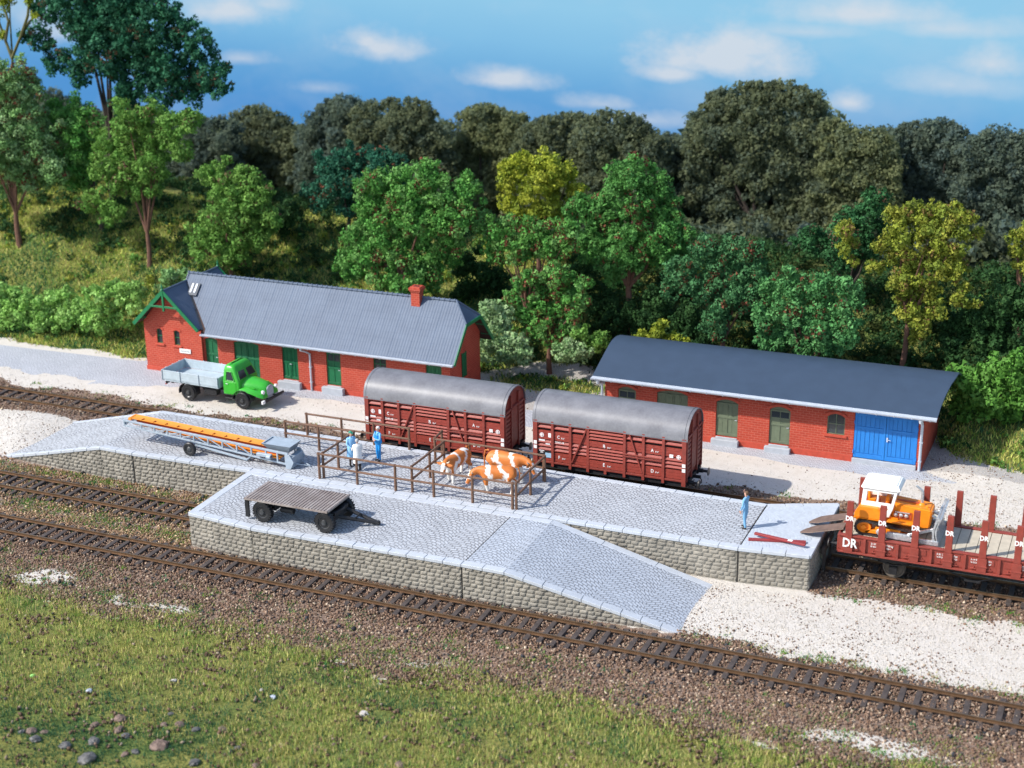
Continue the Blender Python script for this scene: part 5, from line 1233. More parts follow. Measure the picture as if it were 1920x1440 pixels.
def person(loc, rz, label, h, arms, mats, stance=0.09, belly=0.0, legs=None, head_turn=0):
    """mats: skin, top, legs, boots.  arms: {'l': (elbow, wrist, dir, palm normal), 'r': ...} in a 1.75 m body"""
    t = empty('person', (*loc, ZP-.012), rz, label, 'person')
    nd = {'pel': (0, 0, .96, (.155, .12)), 'bel': (.02+belly*.4, 0, 1.10, (.15+belly*.3, .115+belly)), 'che': (.01, 0, 1.30, (.165, .125)), 'sho': (-.005, 0, 1.43, (.13, .085)), 'nec': (0, 0, 1.51, .055),
          'jaw': (.015, 0, 1.575, (.066, .078)), 'fac': (.012, 0, 1.65, (.078, .094)), 'cro': (.0, 0, 1.715, (.068, .082)), 'top': (-.005, 0, 1.748, .035)}
    ed = [('pel', 'bel'), ('bel', 'che'), ('che', 'sho'), ('sho', 'nec'), ('nec', 'jaw'), ('jaw', 'fac'), ('fac', 'cro'), ('cro', 'top')]
    tg = {'nec': 0, 'jaw': 0, 'fac': 0, 'cro': 0, 'top': 0, 'bel': 1, 'che': 1, 'sho': 1}
    for s, sg in (('l', 1), ('r', -1)):
        lf = (legs or {}).get(s, (0, 0)); y = sg*stance
        nd.update({s+'hip': (0, sg*.095, .88, .10), s+'kne': (.025+lf[0]*.5, sg*(.05+stance*.5), .49, .072), s+'ank': (lf[0], y, .10, .048), s+'hee': (lf[0]-.02, y, .05, .046), s+'toe': (lf[0]+.17, y+sg*.03, .035, .036)})
        ed += [('pel', s+'hip'), (s+'hip', s+'kne'), (s+'kne', s+'ank'), (s+'ank', s+'hee'), (s+'hee', s+'toe')]
        tg.update({s+'hip': 2, s+'kne': 2, s+'ank': 2, s+'hee': 3, s+'toe': 3})
        el, wr, d, pn = arms[s]
        nd.update({s+'sh': (0, sg*.185, 1.415, .068), s+'el': (*el, .048), s+'wr': (*wr, .034)})
        ed += [('sho', s+'sh'), (s+'sh', s+'el'), (s+'el', s+'wr')]; tg.update({s+'sh': 1, s+'el': 1, s+'wr': 1})
        hand_nodes(nd, ed, s, wr, d, pn)
        for k in list(nd):
            if k.startswith(s+'f') or k in (s+'palm', s+'ta', s+'tb'): tg[k] = 0
    k = h/1.75; nd = {a: (v[0]*k, v[1]*k, v[2]*k, tuple(q*k for q in v[3]) if isinstance(v[3], tuple) else v[3]*k) for a, v in nd.items()}
    me = skin_body('body', nd, ed, 'pel', 2); nearest_tag(me, nd, ed, tg)
    for m_ in mats: me.materials.append(m_)
    b = link_mesh('body', me, t)
    for s in (-1, 1):
        m = MB(); m.lathe((.088*k, s*.03*k, 1.655*k), (1, 0, 0), [(0, .006), (.006, .013), (.012, .004)], 8); m.build('eye', M_eye, b, local=True)
        m = MB(); m.lathe((.0, s*.077*k, 1.64*k), (0, s, 0), [(0, .02), (.012, .03), (.02, .012)], 8); m.build('ear', mats[0], b, local=True, smooth=True)
    m = MB(); m.prism([(.088*k, -.014*k, 1.612*k), (.088*k, .014*k, 1.612*k), (.118*k, 0, 1.615*k)], (0, 0, .001)); m.loft([[(.085*k, -.012*k, 1.655*k), (.085*k, .012*k, 1.655*k), (.092*k, 0, 1.655*k)], [(.086*k, -.017*k, 1.61*k), (.086*k, .017*k, 1.61*k), (.118*k, 0, 1.612*k)]]); m.build('nose', mats[0], b, local=True)
    m = MB(); m.box(.083*k, .0895*k, -.024*k, .024*k, 1.583*k, 1.592*k); m.build('mouth', plain('lips', (.42, .15, .12), .5), b, local=True)
    return t, b, k
def hair(b, k, m_, cap=False, brim=None, low=1.655):
    m = MB(); P = []
    for z, r in ((low-.05, .080), (low, .092), (1.70, .092), (1.735, .078), (1.762, .045), (1.768, .005)):
        P.append([((math.cos(a)*r*1.10-.012-(.03 if z <= low and not cap else 0)*(math.cos(a) > .3))*k, math.sin(a)*r*k, (z+(.04 if math.cos(a) > .3 and z < low+.01 else 0))*k) for a in np.linspace(0, 2*math.pi, 17)[:-1]])
    m.loft(P, caps=True); m.build('cap' if cap else 'hair', m_, b, local=True, smooth=True)
    if brim:
        m = MB(); m.prism([(.06*k, -.075*k, 1.695*k), (.155*k, -.05*k, 1.685*k), (.165*k, 0, 1.685*k), (.155*k, .05*k, 1.685*k), (.06*k, .075*k, 1.695*k)], (0, 0, .015*k)); m.build('peak', brim, b, local=True)
def coat(b, k, m_, z_hem=.45, flare=.24, name='coat', xoff=0):
    m = MB(); P = []
    for z, rx, ry, x in ((1.455, .085, .14, -.01), (1.42, .12, .20, -.005), (1.30, .150, .205, .012), (1.10, .158, .195, .02), (.95, .17, .205, .01), (.70, .185, .225, .01), (z_hem, .20, flare, .012)):
        P.append([((x+xoff+math.cos(a)*rx*(1+.035*math.sin(5*a)*(z < .9)))*k, math.sin(a)*ry*(1+.03*math.cos(6*a)*(z < .9))*k, z*k) for a in np.linspace(0, 2*math.pi, 29)[:-1]])
    m.loft(P, caps=False); return m.build(name, m_, b, local=True, smooth=True, solid=-.012)
M_gown = plain('pale_blue_smock', (.26, .52, .78), .7, .1, 3); M_coatw = plain('white_coat', (.80, .79, .77), .7, .04, 3); M_brownleg = plain('brown_trousers', (.07, .05, .04), .7)
M_dung = plain('bright_blue_dungarees', (.012, .27, .66), .6, .1, 3); M_shirt = plain('sky_blue_shirt', (.18, .46, .76), .6, .1, 3); M_denim = plain('dusty_blue_workwear', (.17, .38, .60), .6, .1, 3)
M_capg = plain('green_cap', (.03, .25, .16), .6); M_capw = plain('white_cap', (.72, .68, .62), .6)
hang = lambda s: ((.0, s*.26, 1.13), (.10, s*.25, .90), (.15, 0, -1), (0, -s, 0))
t, b, k = person((-13.42, 10.0), R(-28), 'person in a pale blue smock and green cap facing the person in the white coat', 1.95, {'l': hang(1), 'r': ((.05, -.27, 1.16), (.26, -.17, 1.02), (.8, .3, -.2), (0, .4, -.9))}, (M_skin, M_gown, M_brownleg, M_boot), belly=.02)
coat(b, k, M_gown, .44, .25, 'smock'); hair(b, k, M_capg, True, M_capg, 1.68)
t, b, k = person((-12.78, 9.5), R(128), 'person in a long white coat and black boots, back turned, behind the front rail fence', 1.80, {'l': ((.02, .26, 1.15), (.22, .17, 1.08), (.8, -.4, .1), (0, -.5, -.8)), 'r': ((.02, -.26, 1.15), (.22, -.17, 1.08), (.8, .4, .1), (0, .5, -.8))}, (M_skin, M_coatw, M_coatw, M_boot), belly=.03)
coat(b, k, M_coatw, .46, .235); hair(b, k, M_hairg, False, None)
for s in (-1, 1):
    m = MB(); m.lathe((.0, s*.09*k, .06*k), (0, 0, 1), [(0, .055), (.1, .06), (.28, .075), (.36, .082)], 10); m.build('boot', M_boot, b, local=True, smooth=True)
t, b, k = person((-12.42, 11.15), R(-118), 'person in bright blue dungarees and white cap with folded arms near the left wagon', 1.95, {'l': ((.10, .26, 1.14), (.24, .02, 1.19), (.05, -1, .05), (-1, 0, 0)), 'r': ((.10, -.26, 1.14), (.27, -.04, 1.13), (.05, 1, .1), (-1, 0, 0))}, (M_skin, M_shirt, M_dung, M_boot), belly=.05)
m = MB(); P = []
for z, rx, ry, x in ((1.33, .115, .12, .055), (1.2, .145, .16, .045), (1.10, .175, .178, .03), (1.0, .17, .18, .01), (.93, .165, .18, 0)):
    P.append([((x+math.cos(a)*rx)*k, math.sin(a)*ry*k, z*k) for a in np.linspace(0, 2*math.pi, 21)[:-1]])
m.loft(P, caps=False); m.build('bib', M_dung, b, local=True, smooth=True, solid=-.01)
m = MB()
for s in (-1, 1): m.tube([(.13*k, s*.07*k, 1.32*k), (.09*k, s*.08*k, 1.45*k), (-.06*k, s*.075*k, 1.46*k), (-.12*k, s*.03*k, 1.25*k)], .016*k, 6)
m.build('braces', M_dung, b, local=True); hair(b, k, M_capw, True, None, 1.67)
t, b, k = person((7.90, 9.86), R(163), 'person in dusty blue workwear raising a hand to the face, alone on the platform end', 1.92, {'l': hang(1), 'r': ((.13, -.29, 1.36), (.17, -.13, 1.62), (.0, .45, .9), (-1, 0, 0))}, (M_skin, M_denim, M_denim, M_boot), belly=.07, legs={'r': (.10, 0), 'l': (-.06, 0)})
hair(b, k, plain('brown_hair', (.12, .07, .04), .7), False, None)

def cow_coat():
    m, nt, b = _nt('brown_and_white_hide'); a = N(nt, 'ShaderNodeVertexColor', layer_name='tint'); nt.links.new(a.outputs[0], b.inputs['Base Color']); b.inputs['Roughness'].default_value = .55
    bump(nt, b, noise(nt, objco(nt), 20, 3), .1, .02); return m
M_cow = cow_coat(); M_horn = plain('pale_horn', (.62, .55, .42), .4); M_pink = plain('pink_skin', (.72, .40, .34), .5); M_hoof = plain('dark_hoof', (.10, .08, .06), .5); M_tail = plain('brown_tail', (.50, .16, .035), .6)
def cow(loc, rz, label, head, seed, s=1.0, brown=(.56, .165, .028), tailside=.12):
    """head: (poll, muzzle) points in the local frame (x forward)"""
    t = empty('cow', (*loc, ZP-.012), rz, label, 'cow', 'three brown and white cows in the pen')
    pol, muz = Vector(head[0]), Vector(head[1]); neck = Vector((.86, 0, 1.24)).lerp(pol, .5)
    nd = {'rum': (-.92, 0, 1.18, (.27, .29)), 'hip': (-.66, 0, 1.13, (.38, .39)), 'loi': (-.25, 0, 1.06, (.42, .44)), 'rib': (.18, 0, 1.02, (.43, .47)), 'she': (.56, 0, 1.07, (.34, .44)), 'nk0': (.82, 0, 1.16, (.21, .32)),
          'nk1': (*neck, (.125, .185)), 'pol': (*pol, (.165, .175)), 'fac': (*pol.lerp(muz, .5), (.125, .13)), 'muz': (*pol.lerp(muz, .9), (.115, .105)), 'nos': (*muz, .085)}
    ed = [('hip', 'rum'), ('hip', 'loi'), ('loi', 'rib'), ('rib', 'she'), ('she', 'nk0'), ('nk0', 'nk1'), ('nk1', 'pol'), ('pol', 'fac'), ('fac', 'muz'), ('muz', 'nos')]
    for sd, g in (('l', 1), ('r', -1)):
        o = .07*g*(1 if seed % 2 else -1)
        nd.update({sd+'a': (.56, g*.17, .82, (.15, .18)), sd+'b': (.60+o, g*.18, .47, .092), sd+'c': (.57+o*1.6, g*.18, .16, .068), sd+'d': (.60+o*1.6, g*.18, .045, .078),
                   sd+'e': (-.62, g*.20, .90, (.16, .24)), sd+'f': (-.52-o*.5, g*.22, .70, (.115, .15)), sd+'g': (-.80-o, g*.20, .48, .09), sd+'h': (-.76-o*1.4, g*.20, .16, .066), sd+'i': (-.72-o*1.4, g*.20, .045, .078)})
        ed += [('she', sd+'a'), (sd+'a', sd+'b'), (sd+'b', sd+'c'), (sd+'c', sd+'d'), ('hip', sd+'e'), (sd+'e', sd+'f'), (sd+'f', sd+'g'), (sd+'g', sd+'h'), (sd+'h', sd+'i')]
    nd = {a: (v[0]*s, v[1]*s, v[2]*s, tuple(q*s for q in v[3]) if isinstance(v[3], tuple) else v[3]*s) for a, v in nd.items()}
    me = skin_body('body', nd, ed, 'hip', 3); n = len(me.vertices); c = np.empty(n*3, np.float32); me.vertices.foreach_get('co', c); c = c.reshape(-1, 3)/s
    # patches: wavy white bands over the body, white legs, face and belly
    w = c[:, 0]+.55*(c[:, 2]-1.1)*(1 if seed % 2 else -1) + .30*(vnoise(c[:, 0]*3+c[:, 1]*2.2, c[:, 2]*3, .8, seed)-.5)+.12*(vnoise(c[:, 0]*3, c[:, 2]*3+c[:, 1]*3, .3, seed+5)-.5)
    white = (np.abs(w-.42) < .105) | (np.abs(w+.30) < .12) | (c[:, 2] < .46+.10*(vnoise(c[:, 0], c[:, 1], .2, seed)-.5)) | ((c[:, 2] < .80) & (np.abs(c[:, 0]) < .40))
    hd = np.array(pol.lerp(muz, .5)); axis_ = np.array((muz-pol).normalized()); rel = c-np.array(pol); al = rel@axis_; rad = np.linalg.norm(rel-al[:, None]*axis_, axis=1)
    inhead = (al > -.02) & (rad < .17) & (c[:, 0] > .8); white |= inhead & (al > .10) & (al < .25); white |= inhead & (np.abs(c[:, 1]-pol.y) < .085) & (rel[:, 2] > -.9)
    col = np.where(white[:, None], np.array([.80, .76, .70]), np.array(brown)*(.85+.3*vnoise(c[:, 0]*4, c[:, 2]*4+c[:, 1], .7, 9))[:, None])
    col[inhead & (al > (muz-pol).length*.9)] = (.66, .38, .32); col[(c[:, 2] < .075)] = (.12, .09, .07)
    ca = me.color_attributes.new('tint', 'FLOAT_COLOR', 'POINT'); cc = np.ones((n, 4), np.float32); cc[:, :3] = col; ca.data.foreach_set('color', cc.ravel()); me.materials.append(M_cow)
    b = link_mesh('body', me, t); pol = pol*s; muz = muz*s; d = (muz-pol).normalized(); upv = Vector((0, 1, 0)).cross(d)*-1
    for g in (-1, 1):
        sd = Vector((0, g, 0)); m = MB(); e0 = pol+sd*.11*s; m.loft([[e0+Vector((0, 0, .025)), e0+d*.04, e0-Vector((0, 0, .03)), e0-d*.04], [e0+sd*.16*s+Vector((0, 0, .07)), e0+sd*.16*s+d*.09, e0+sd*.16*s-Vector((0, 0, .07)), e0+sd*.16*s-d*.07], [e0+sd*.32*s+Vector((0, 0, .01)), e0+sd*.32*s+d*.03, e0+sd*.32*s-Vector((0, 0, .03)), e0+sd*.32*s-d*.03]]); m.build('ear', M_tail, b, local=True, smooth=True)
        m = MB(); h0 = pol-d*.06*s+sd*.08*s; m.tube([h0, h0+sd*.12*s-d*.04*s, h0+sd*.17*s-d*.12*s+upv*.04], [.042*s, .032*s, .012*s], 8); m.build('horn', M_horn, b, local=True, smooth=True)
        m = MB(); q = pol.lerp(muz, .35)+sd*.10*s; m.lathe(q, tuple(sd), [(-.01, .02), (.008, .016), (.012, .005)], 8); m.build('eye', M_eye, b, local=True)
    m = MB(); m.tube([(-.80*s, 0, 1.36*s), (-.97*s, tailside*.2, 1.34*s), (-1.03*s, tailside*.4, 1.05*s), (-1.0*s, tailside*.8, .75*s), (-1.0*s, tailside*.8, .58*s)], [.045*s, .035*s, .026*s, .04*s, .015*s], 8); m.build('tail', M_tail, b, local=True, smooth=True)
    m = MB(); m.lathe((-.42*s, 0, .74*s), (0, 0, -1), [(-.08, .16*s), (0, .16*s), (.10*s, .12*s), (.14*s, .05*s)], 12)
    for gx in (-.05, .05):
        for gy in (-.05, .05): m.cyl((-.42*s+gx, gy, .64*s), (-.42*s+gx, gy, .54*s), .018*s, 6)
    m.build('udder', M_pink, b, local=True, smooth=True)
    return t
cow((-7.45, 10.4), R(-97), 'brown and white cow facing the viewer at the left of the pen', ((1.16, .04, 1.18), (1.42, .06, .72)), 3, 1.1)
cow((-4.75, 9.45), R(196), 'brown and white cow nearest the viewer with its head lowered towards the left', ((1.22, .06, .98), (1.46, .10, .46)), 4, 1.08)
cow((-5.0, 11.0), R(-3), 'rearmost brown and white cow facing right with raised tail', ((1.24, -.05, 1.05), (1.48, -.08, .60)), 7, 1.17, tailside=-.1)
# ------------------------------------------------------------------ foliage
M_leaf = leafmat('leaf_flock'); M_bark = plain('brown_bark', (.15, .075, .05), .85, .3, 4, bmp=.5, bscale=14); M_bark2 = plain('dark_bark', (.05, .038, .03), .9, .3, 4, bmp=.4, bscale=14)
def px_size(p, px): return px*(Vector(p)-CAM).dot(AX_F)/F_PX
def rand_dirs(n):
    v = RNG.normal(size=(n, 3)); return v/np.linalg.norm(v, axis=1)[:, None]
def leaf_cloud(lobes, pal, leaf=.2, sub=.46, dens=1.0, fleck=None, fleckp=.05, back=.45, var=.22):
    """lobes [(x, y, z, r)] -> verts, faces, colours: leaf-sized faces on clumps spread over every lobe"""
    V, C = [], []; cam = np.array(CAM); pal = np.array(pal)
    for (x, y, z, r) in lobes:
        c = np.array((x, y, z)); sr = min(sub, r*.55); n = max(6, int(dens*4.4*(r/sr)**2)); d = rand_dirs(n)
        vd = (c-cam)/np.linalg.norm(c-cam); keep = (d@vd < .25) | (RNG.random(n) < back); d = d[keep]; n = len(d)
        rad = r*(.45+.72*RNG.random(n)**.8); cc = c+d*rad[:, None]*np.array((1, 1, .92)); ss = sr*(.6+.75*RNG.random(n))
        tone = pal[RNG.integers(0, len(pal), n)]*(1-var+2*var*RNG.random(n))[:, None]
        for j in range(n):
            k = max(8, int(dens*13*(ss[j]/leaf)**1.9)); q = rand_dirs(k); q[:, 2] = q[:, 2]*.9+.08
            pos = cc[j]+q*(ss[j]*(.62+.5*RNG.random(k)))[:, None]
            nrm = q+.8*rand_dirs(k); nrm /= np.linalg.norm(nrm, axis=1)[:, None]
            a = np.cross(nrm, rand_dirs(k)); a /= np.linalg.norm(a, axis=1)[:, None]+1e-9; b = np.cross(nrm, a); s = leaf*(.45+1.15*RNG.random(k)**1.5)[:, None]
            V.append(np.stack([pos+a*s*.6, pos-a*s*.35+b*s*.55, pos-a*s*.35-b*s*.55], 1).reshape(-1, 3))
            col = np.repeat(tone[j][None], k, 0)*(1-var+2*var*RNG.random(k))[:, None]
            if fleck is not None and RNG.random() < fleckp*2.2:
                f = RNG.random(k) < .45; col[f] = np.array(fleck)*(.6+.7*RNG.random(f.sum()))[:, None]
            C.append(np.repeat(col, 3, 0))
    V = np.concatenate(V); C = np.concatenate(C); F = np.arange(len(V)).reshape(-1, 3); return V, F, C
def lobes_px(L, y, spread=.7, lean=0.0):
    out = []; v0 = np.mean([l[1] for l in L])
    for (u, v, r) in L:
        rr = px_size(at_y(u, v, y), r); yy = y+random.uniform(-spread, spread)*rr - lean*(v-v0)*.01
        p = at_y(u, v, yy); out.append((p.x, p.y, p.z, px_size(p, r)))
    return out
def _sc(P, k): return [tuple(c*k for c in p) for p in P]
SAGE = _sc([(.085, .15, .055), (.11, .17, .075), (.075, .14, .045)], 2.35); MID = _sc([(.045, .125, .025), (.06, .14, .03), (.038, .11, .022), (.07, .145, .04)], 2.35); DARK = _sc([(.014, .062, .032), (.020, .075, .038), (.012, .05, .028)], 2.1)
YEL = _sc([(.20, .225, .022), (.23, .25, .03), (.16, .20, .025), (.13, .17, .02)], 1.6); OLIV = _sc([(.13, .155, .02), (.17, .18, .028), (.10, .13, .02)], 1.75); LIME = _sc([(.13, .235, .055), (.16, .26, .075), (.11, .20, .045)], 2.05)
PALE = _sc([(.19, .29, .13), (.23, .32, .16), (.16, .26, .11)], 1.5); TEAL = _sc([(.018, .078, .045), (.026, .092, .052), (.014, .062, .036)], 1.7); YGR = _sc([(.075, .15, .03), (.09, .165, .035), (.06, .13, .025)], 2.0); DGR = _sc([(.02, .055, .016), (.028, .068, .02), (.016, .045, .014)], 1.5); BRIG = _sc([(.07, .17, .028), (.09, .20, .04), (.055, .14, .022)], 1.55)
RUST = (.17, .062, .035); BROWN = (.15, .09, .055)
def trunk_mesh(base, targets, r, m_, parent, fork=.45):
    m = MB(); b = Vector(base); cen = sum((Vector(t) for t in targets), Vector())/len(targets); f = b.lerp(cen, fork); f.x = b.x+(cen.x-b.x)*fork*.6
    m.tube([b-Vector((0, 0, .3)), b.lerp(f, .5)+Vector((random.uniform(-.1, .1), 0, 0)), f], [r*1.25, r, r*.8], 8)
    for t in targets:
        t = Vector(t); k = f.lerp(t, .5)+Vector((random.uniform(-.25, .25), random.uniform(-.2, .2), -.15)); m.tube([f-Vector((0, 0, .1)), k, t], [r*.6, r*.38, r*.12], 6)
    return m.build('trunk', m_, parent, smooth=True)
def tree(name, label, cat, base_px, y, L, pal, leaf=.155, sub=.36, dens=1.0, fleck=None, fleckp=.05, r=.17, bark=None, group=None, trunk=True, fork=.45):
    p = at_y(base_px[0], base_px[1], y); g = Vector((p.x, y, float(H(p.x, y)))); t = empty(name, g, 0, label, cat, group)
    L2 = []
    for u, v, r_ in L:
        L2.append((u, v, r_*(1.0 if name == 'distant_tree' else 1.02)))
        for _ in range(0 if name == 'distant_tree' and random.random() < .6 else 2):   # sprays that break the outline
            a = random.uniform(-.5, math.pi+.5); k_ = random.uniform(.85, 1.25); L2.append((u+math.cos(a)*r_*k_, v-math.sin(a)*r_*k_*.9, r_*random.uniform(.25, .5)))
    lb = lobes_px(L2, y)
    if trunk: trunk_mesh(g, [l[:3] for l in sorted(lb, key=lambda q: -q[3])[:7]], r, bark or M_bark, t, fork)
    V, F, C = leaf_cloud(lb, pal, leaf, sub, dens, fleck, fleckp, var=.07 if name == 'distant_tree' else .22); V = V-np.array(g)
    np_mesh('crown' if trunk else 'foliage', V, F, M_far if name == 'distant_tree' else M_leaf, C, t); return t
NT = 'trees on the bank behind the buildings'
tree('broadleaf_tree', 'pale sage green tree with forked brown trunk at the left edge', 'tree', (36, 450), 36, [(18, 150, 42), (50, 175, 34), (8, 205, 46), (45, 225, 34), (78, 240, 30), (28, 285, 46), (85, 285, 36), (60, 325, 34), (5, 335, 40), (98, 320, 24), (-25, 180, 50), (-20, 270, 55)], SAGE, fleck=RUST, fleckp=.09, group=NT, fork=.3, r=.2)
tree('broadleaf_tree', 'slim mid green tree just right of the pale sage tree at the left edge', 'tree', (190, 400), 38.5, [(135, 218, 34), (165, 235, 28), (110, 235, 26), (140, 265, 36), (160, 290, 26), (135, 315, 34), (158, 340, 20)], MID, fleck=BROWN, fleckp=.06, group=NT, bark=M_bark2)
tree('broadleaf_tree', 'fresh green tree with brown twin trunk on the grassy bank above the station wing', 'tree', (277, 463), 36, [(240, 225, 30), (285, 222, 30), (325, 235, 28), (362, 228, 16), (205, 262, 32), (255, 270, 36), (305, 270, 32), (342, 285, 18), (195, 312, 24), (215, 345, 24), (268, 345, 30), (285, 312, 28), (172, 382, 20), (205, 400, 22), (240, 310, 26)], YGR, fleck=BROWN, fleckp=.07, group=NT, fork=.28, r=.17)
tree('broadleaf_tree', 'tallest dark blue green tree towering against the sky at upper left', 'tree', (212, 372), 42.5, [(215, 30, 62), (140, 5, 50), (70, 75, 26), (285, 55, 58), (200, 100, 46), (320, 105, 40), (255, 140, 48), (378, 95, 26), (392, 140, 28), (382, 68, 12), (108, 118, 22), (150, 140, 24), (300, 172, 34), (232, 192, 26), (412, 162, 20), (350, 150, 30), (240, -10, 60), (170, 60, 40), (95, 20, 24), (360, 185, 18), (175, 30, 40), (240, 70, 36), (285, 120, 26)], DARK, leaf=.2, fleck=BROWN, fleckp=.04, group=NT, bark=M_bark2, r=.26, fork=.35)
t = empty('bare_tree', at_y(20, 330, 41.5), 0, 'nearly bare tree with thin yellow green branches at the top left corner', 'tree', NT)
m = MB()
for pts in ([(16, 330), (22, 190), (23, 105), (19, 40), (18, -20)], [(23, 108), (38, 70), (55, 40), (66, 32)], [(23, 110), (8, 70), (-6, 30)], [(20, 160), (2, 120), (-20, 90)], [(40, 66), (52, 30), (54, 5)], [(10, 76), (16, 40), (6, 10)]):
    m.tube([at_y(u, v, 41.5+.2*i) for i, (u, v) in enumerate(pts)], [.13-.024*i for i in range(len(pts))], 6)
m.build('branches', plain('mossy_branch', (.10, .095, .03), .8, .3, 5), t)
V, F, C = leaf_cloud(lobes_px([(4, 8, 12), (18, -8, 14), (66, 28, 7), (-6, 30, 9), (2, 66, 8), (54, 2, 8)], 41.8), YEL, .16, .3); np_mesh('crown', V-np.array(t.location), F, M_leaf, C, t)
tree('shrub', 'large rounded yellow green shrub above the station roof, left of centre', 'shrub', (430, 500), 35, [(450, 345, 28), (480, 345, 20), (408, 312, 10), (388, 328, 18), (425, 300, 8), (420, 355, 24), (432, 390, 38), (470, 395, 36), (395, 425, 36), (432, 445, 40), (470, 440, 34), (400, 462, 30), (485, 375, 22), (440, 480, 26), (490, 420, 24), (375, 450, 18)], YGR, fleck=BROWN, fleckp=.04, group=NT)
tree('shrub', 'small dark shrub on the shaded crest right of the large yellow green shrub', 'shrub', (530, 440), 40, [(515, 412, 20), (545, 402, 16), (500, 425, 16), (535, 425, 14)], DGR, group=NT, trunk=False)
tree('broadleaf_tree', 'dark teal tree half hidden behind the big fresh green tree above the roof', 'tree', (650, 450), 41, [(622, 312, 28), (668, 300, 30), (712, 312, 28), (745, 303, 14), (640, 345, 30), (610, 370, 20), (578, 362, 15), (690, 350, 32), (592, 388, 9), (650, 388, 22), (730, 350, 26)], TEAL, fleck=RUST, fleckp=.04, group=NT, bark=M_bark2)
tree('broadleaf_tree', 'big dense fresh green tree directly behind the station chimney side', 'tree', (750, 575), 33.5, [(742, 330, 26), (788, 330, 30), (700, 352, 30), (760, 372, 38), (828, 360, 34), (880, 348, 22), (690, 398, 26), (722, 418, 38), (790, 416, 38), (848, 408, 34), (892, 398, 22), (908, 422, 18), (672, 442, 24), (705, 468, 34), (762, 474, 38), (834, 436, 28), (812, 486, 34), (668, 500, 30), (722, 512, 32), (800, 522, 28), (642, 496, 15), (850, 460, 20), (760, 535, 28)], MID, fleck=RUST, fleckp=.06, group=NT, r=.24)
tree('broadleaf_tree', 'bright yellow green tree in the middle of the bank', 'tree', (1010, 480), 40, [(975, 312, 24), (1012, 308, 26), (1050, 316, 24), (960, 345, 24), (1010, 350, 34), (1060, 348, 26), (1086, 354, 11), (975, 388, 26), (1030, 392, 30), (1000, 418, 24), (1060, 412, 16), (1045, 425, 15), (952, 322, 14)], YEL, group=NT)
tree('broadleaf_tree', 'broad deep green tree with pointed top right of the yellow green tree', 'tree', (1180, 600), 37, [(1190, 322, 28), (1160, 340, 28), (1222, 345, 28), (1186, 368, 38), (1240, 378, 25), (1105, 390, 28), (1080, 402, 20), (1150, 408, 38), (1210, 418, 38), (1260, 420, 28), (1284, 438, 16), (1130, 438, 34), (1182, 456, 38), (1240, 456, 34), (1110, 468, 26), (1152, 496, 28), (1200, 482, 26), (1150, 518, 15), (1250, 480, 20)], _sc([(.045, .125, .028), (.055, .14, .035), (.04, .11, .026)], 2.1), fleck=RUST, fleckp=.05, group=NT, r=.24)
tree('broadleaf_tree', 'rust flecked green tree below the bright yellow green tree', 'tree', (985, 540), 34, [(950, 432, 28), (925, 462, 18), (990, 438, 24), (1032, 442, 28), (960, 468, 26), (1055, 462, 20), (1066, 432, 18), (1005, 470, 24), (935, 490, 16), (1040, 485, 18)], MID, fleck=RUST, fleckp=.16, group=NT)
tree('shrub', 'tall rust flecked green shrub between the station and the goods shed', 'shrub', (1030, 655), 32.5, [(1000, 532, 24), (1050, 522, 24), (1062, 558, 26), (1022, 578, 28), (990, 588, 20), (1072, 590, 20), (1092, 560, 16), (1032, 618, 22), (962, 560, 16), (1000, 612, 18), (1062, 622, 18), (1095, 530, 12)], MID, fleck=RUST, fleckp=.14, group=NT)
tree('broadleaf_tree', 'dark green tree with rusty flecks behind the middle of the goods shed', 'tree', (1355, 650), 34, [(1320, 466, 20), (1362, 470, 25), (1402, 466, 20), (1298, 490, 18), (1342, 508, 32), (1390, 518, 30), (1420, 508, 16), (1312, 540, 25), (1352, 558, 30), (1402, 558, 25), (1342, 590, 22), (1288, 528, 20), (1258, 545, 18), (1268, 505, 20), (1346, 625, 13), (1320, 612, 10), (1418, 545, 16)], _sc([(.034, .095, .036), (.042, .108, .042), (.028, .082, .03)], 2.0), fleck=RUST, fleckp=.12, group=NT)
tree('shrub', 'dense mid green shrub rising over the right half of the goods shed roof', 'shrub', (1510, 705), 32.8, [(1472, 522, 18), (1442, 542, 17), (1492, 545, 26), (1532, 532, 22), (1580, 537, 18), (1602, 547, 14), (1442, 574, 22), (1482, 588, 28), (1540, 578, 30), (1590, 580, 25), (1430, 608, 17), (1482, 628, 26), (1532, 624, 28), (1580, 620, 25), (1440, 640, 17), (1512, 650, 20), (1560, 650, 18)], _sc([(.046, .13, .042), (.06, .15, .05), (.038, .11, .034)], 2.1), fleck=RUST, fleckp=.05, group=NT)
tree('broadleaf_tree', 'dark green tree with one upright tip behind the olive yellow tree', 'tree', (1590, 550), 39, [(1642, 368, 16), (1650, 392, 20), (1620, 408, 20), (1590, 412, 17), (1570, 432, 17), (1515, 440, 17), (1530, 455, 20), (1560, 470, 22), (1602, 450, 26), (1640, 440, 22), (1490, 450, 9), (1582, 492, 18), (1625, 475, 20)], _sc([(.022, .075, .026), (.03, .09, .032), (.018, .06, .02)], 1.9), fleck=BROWN, fleckp=.06, group=NT, bark=M_bark2)
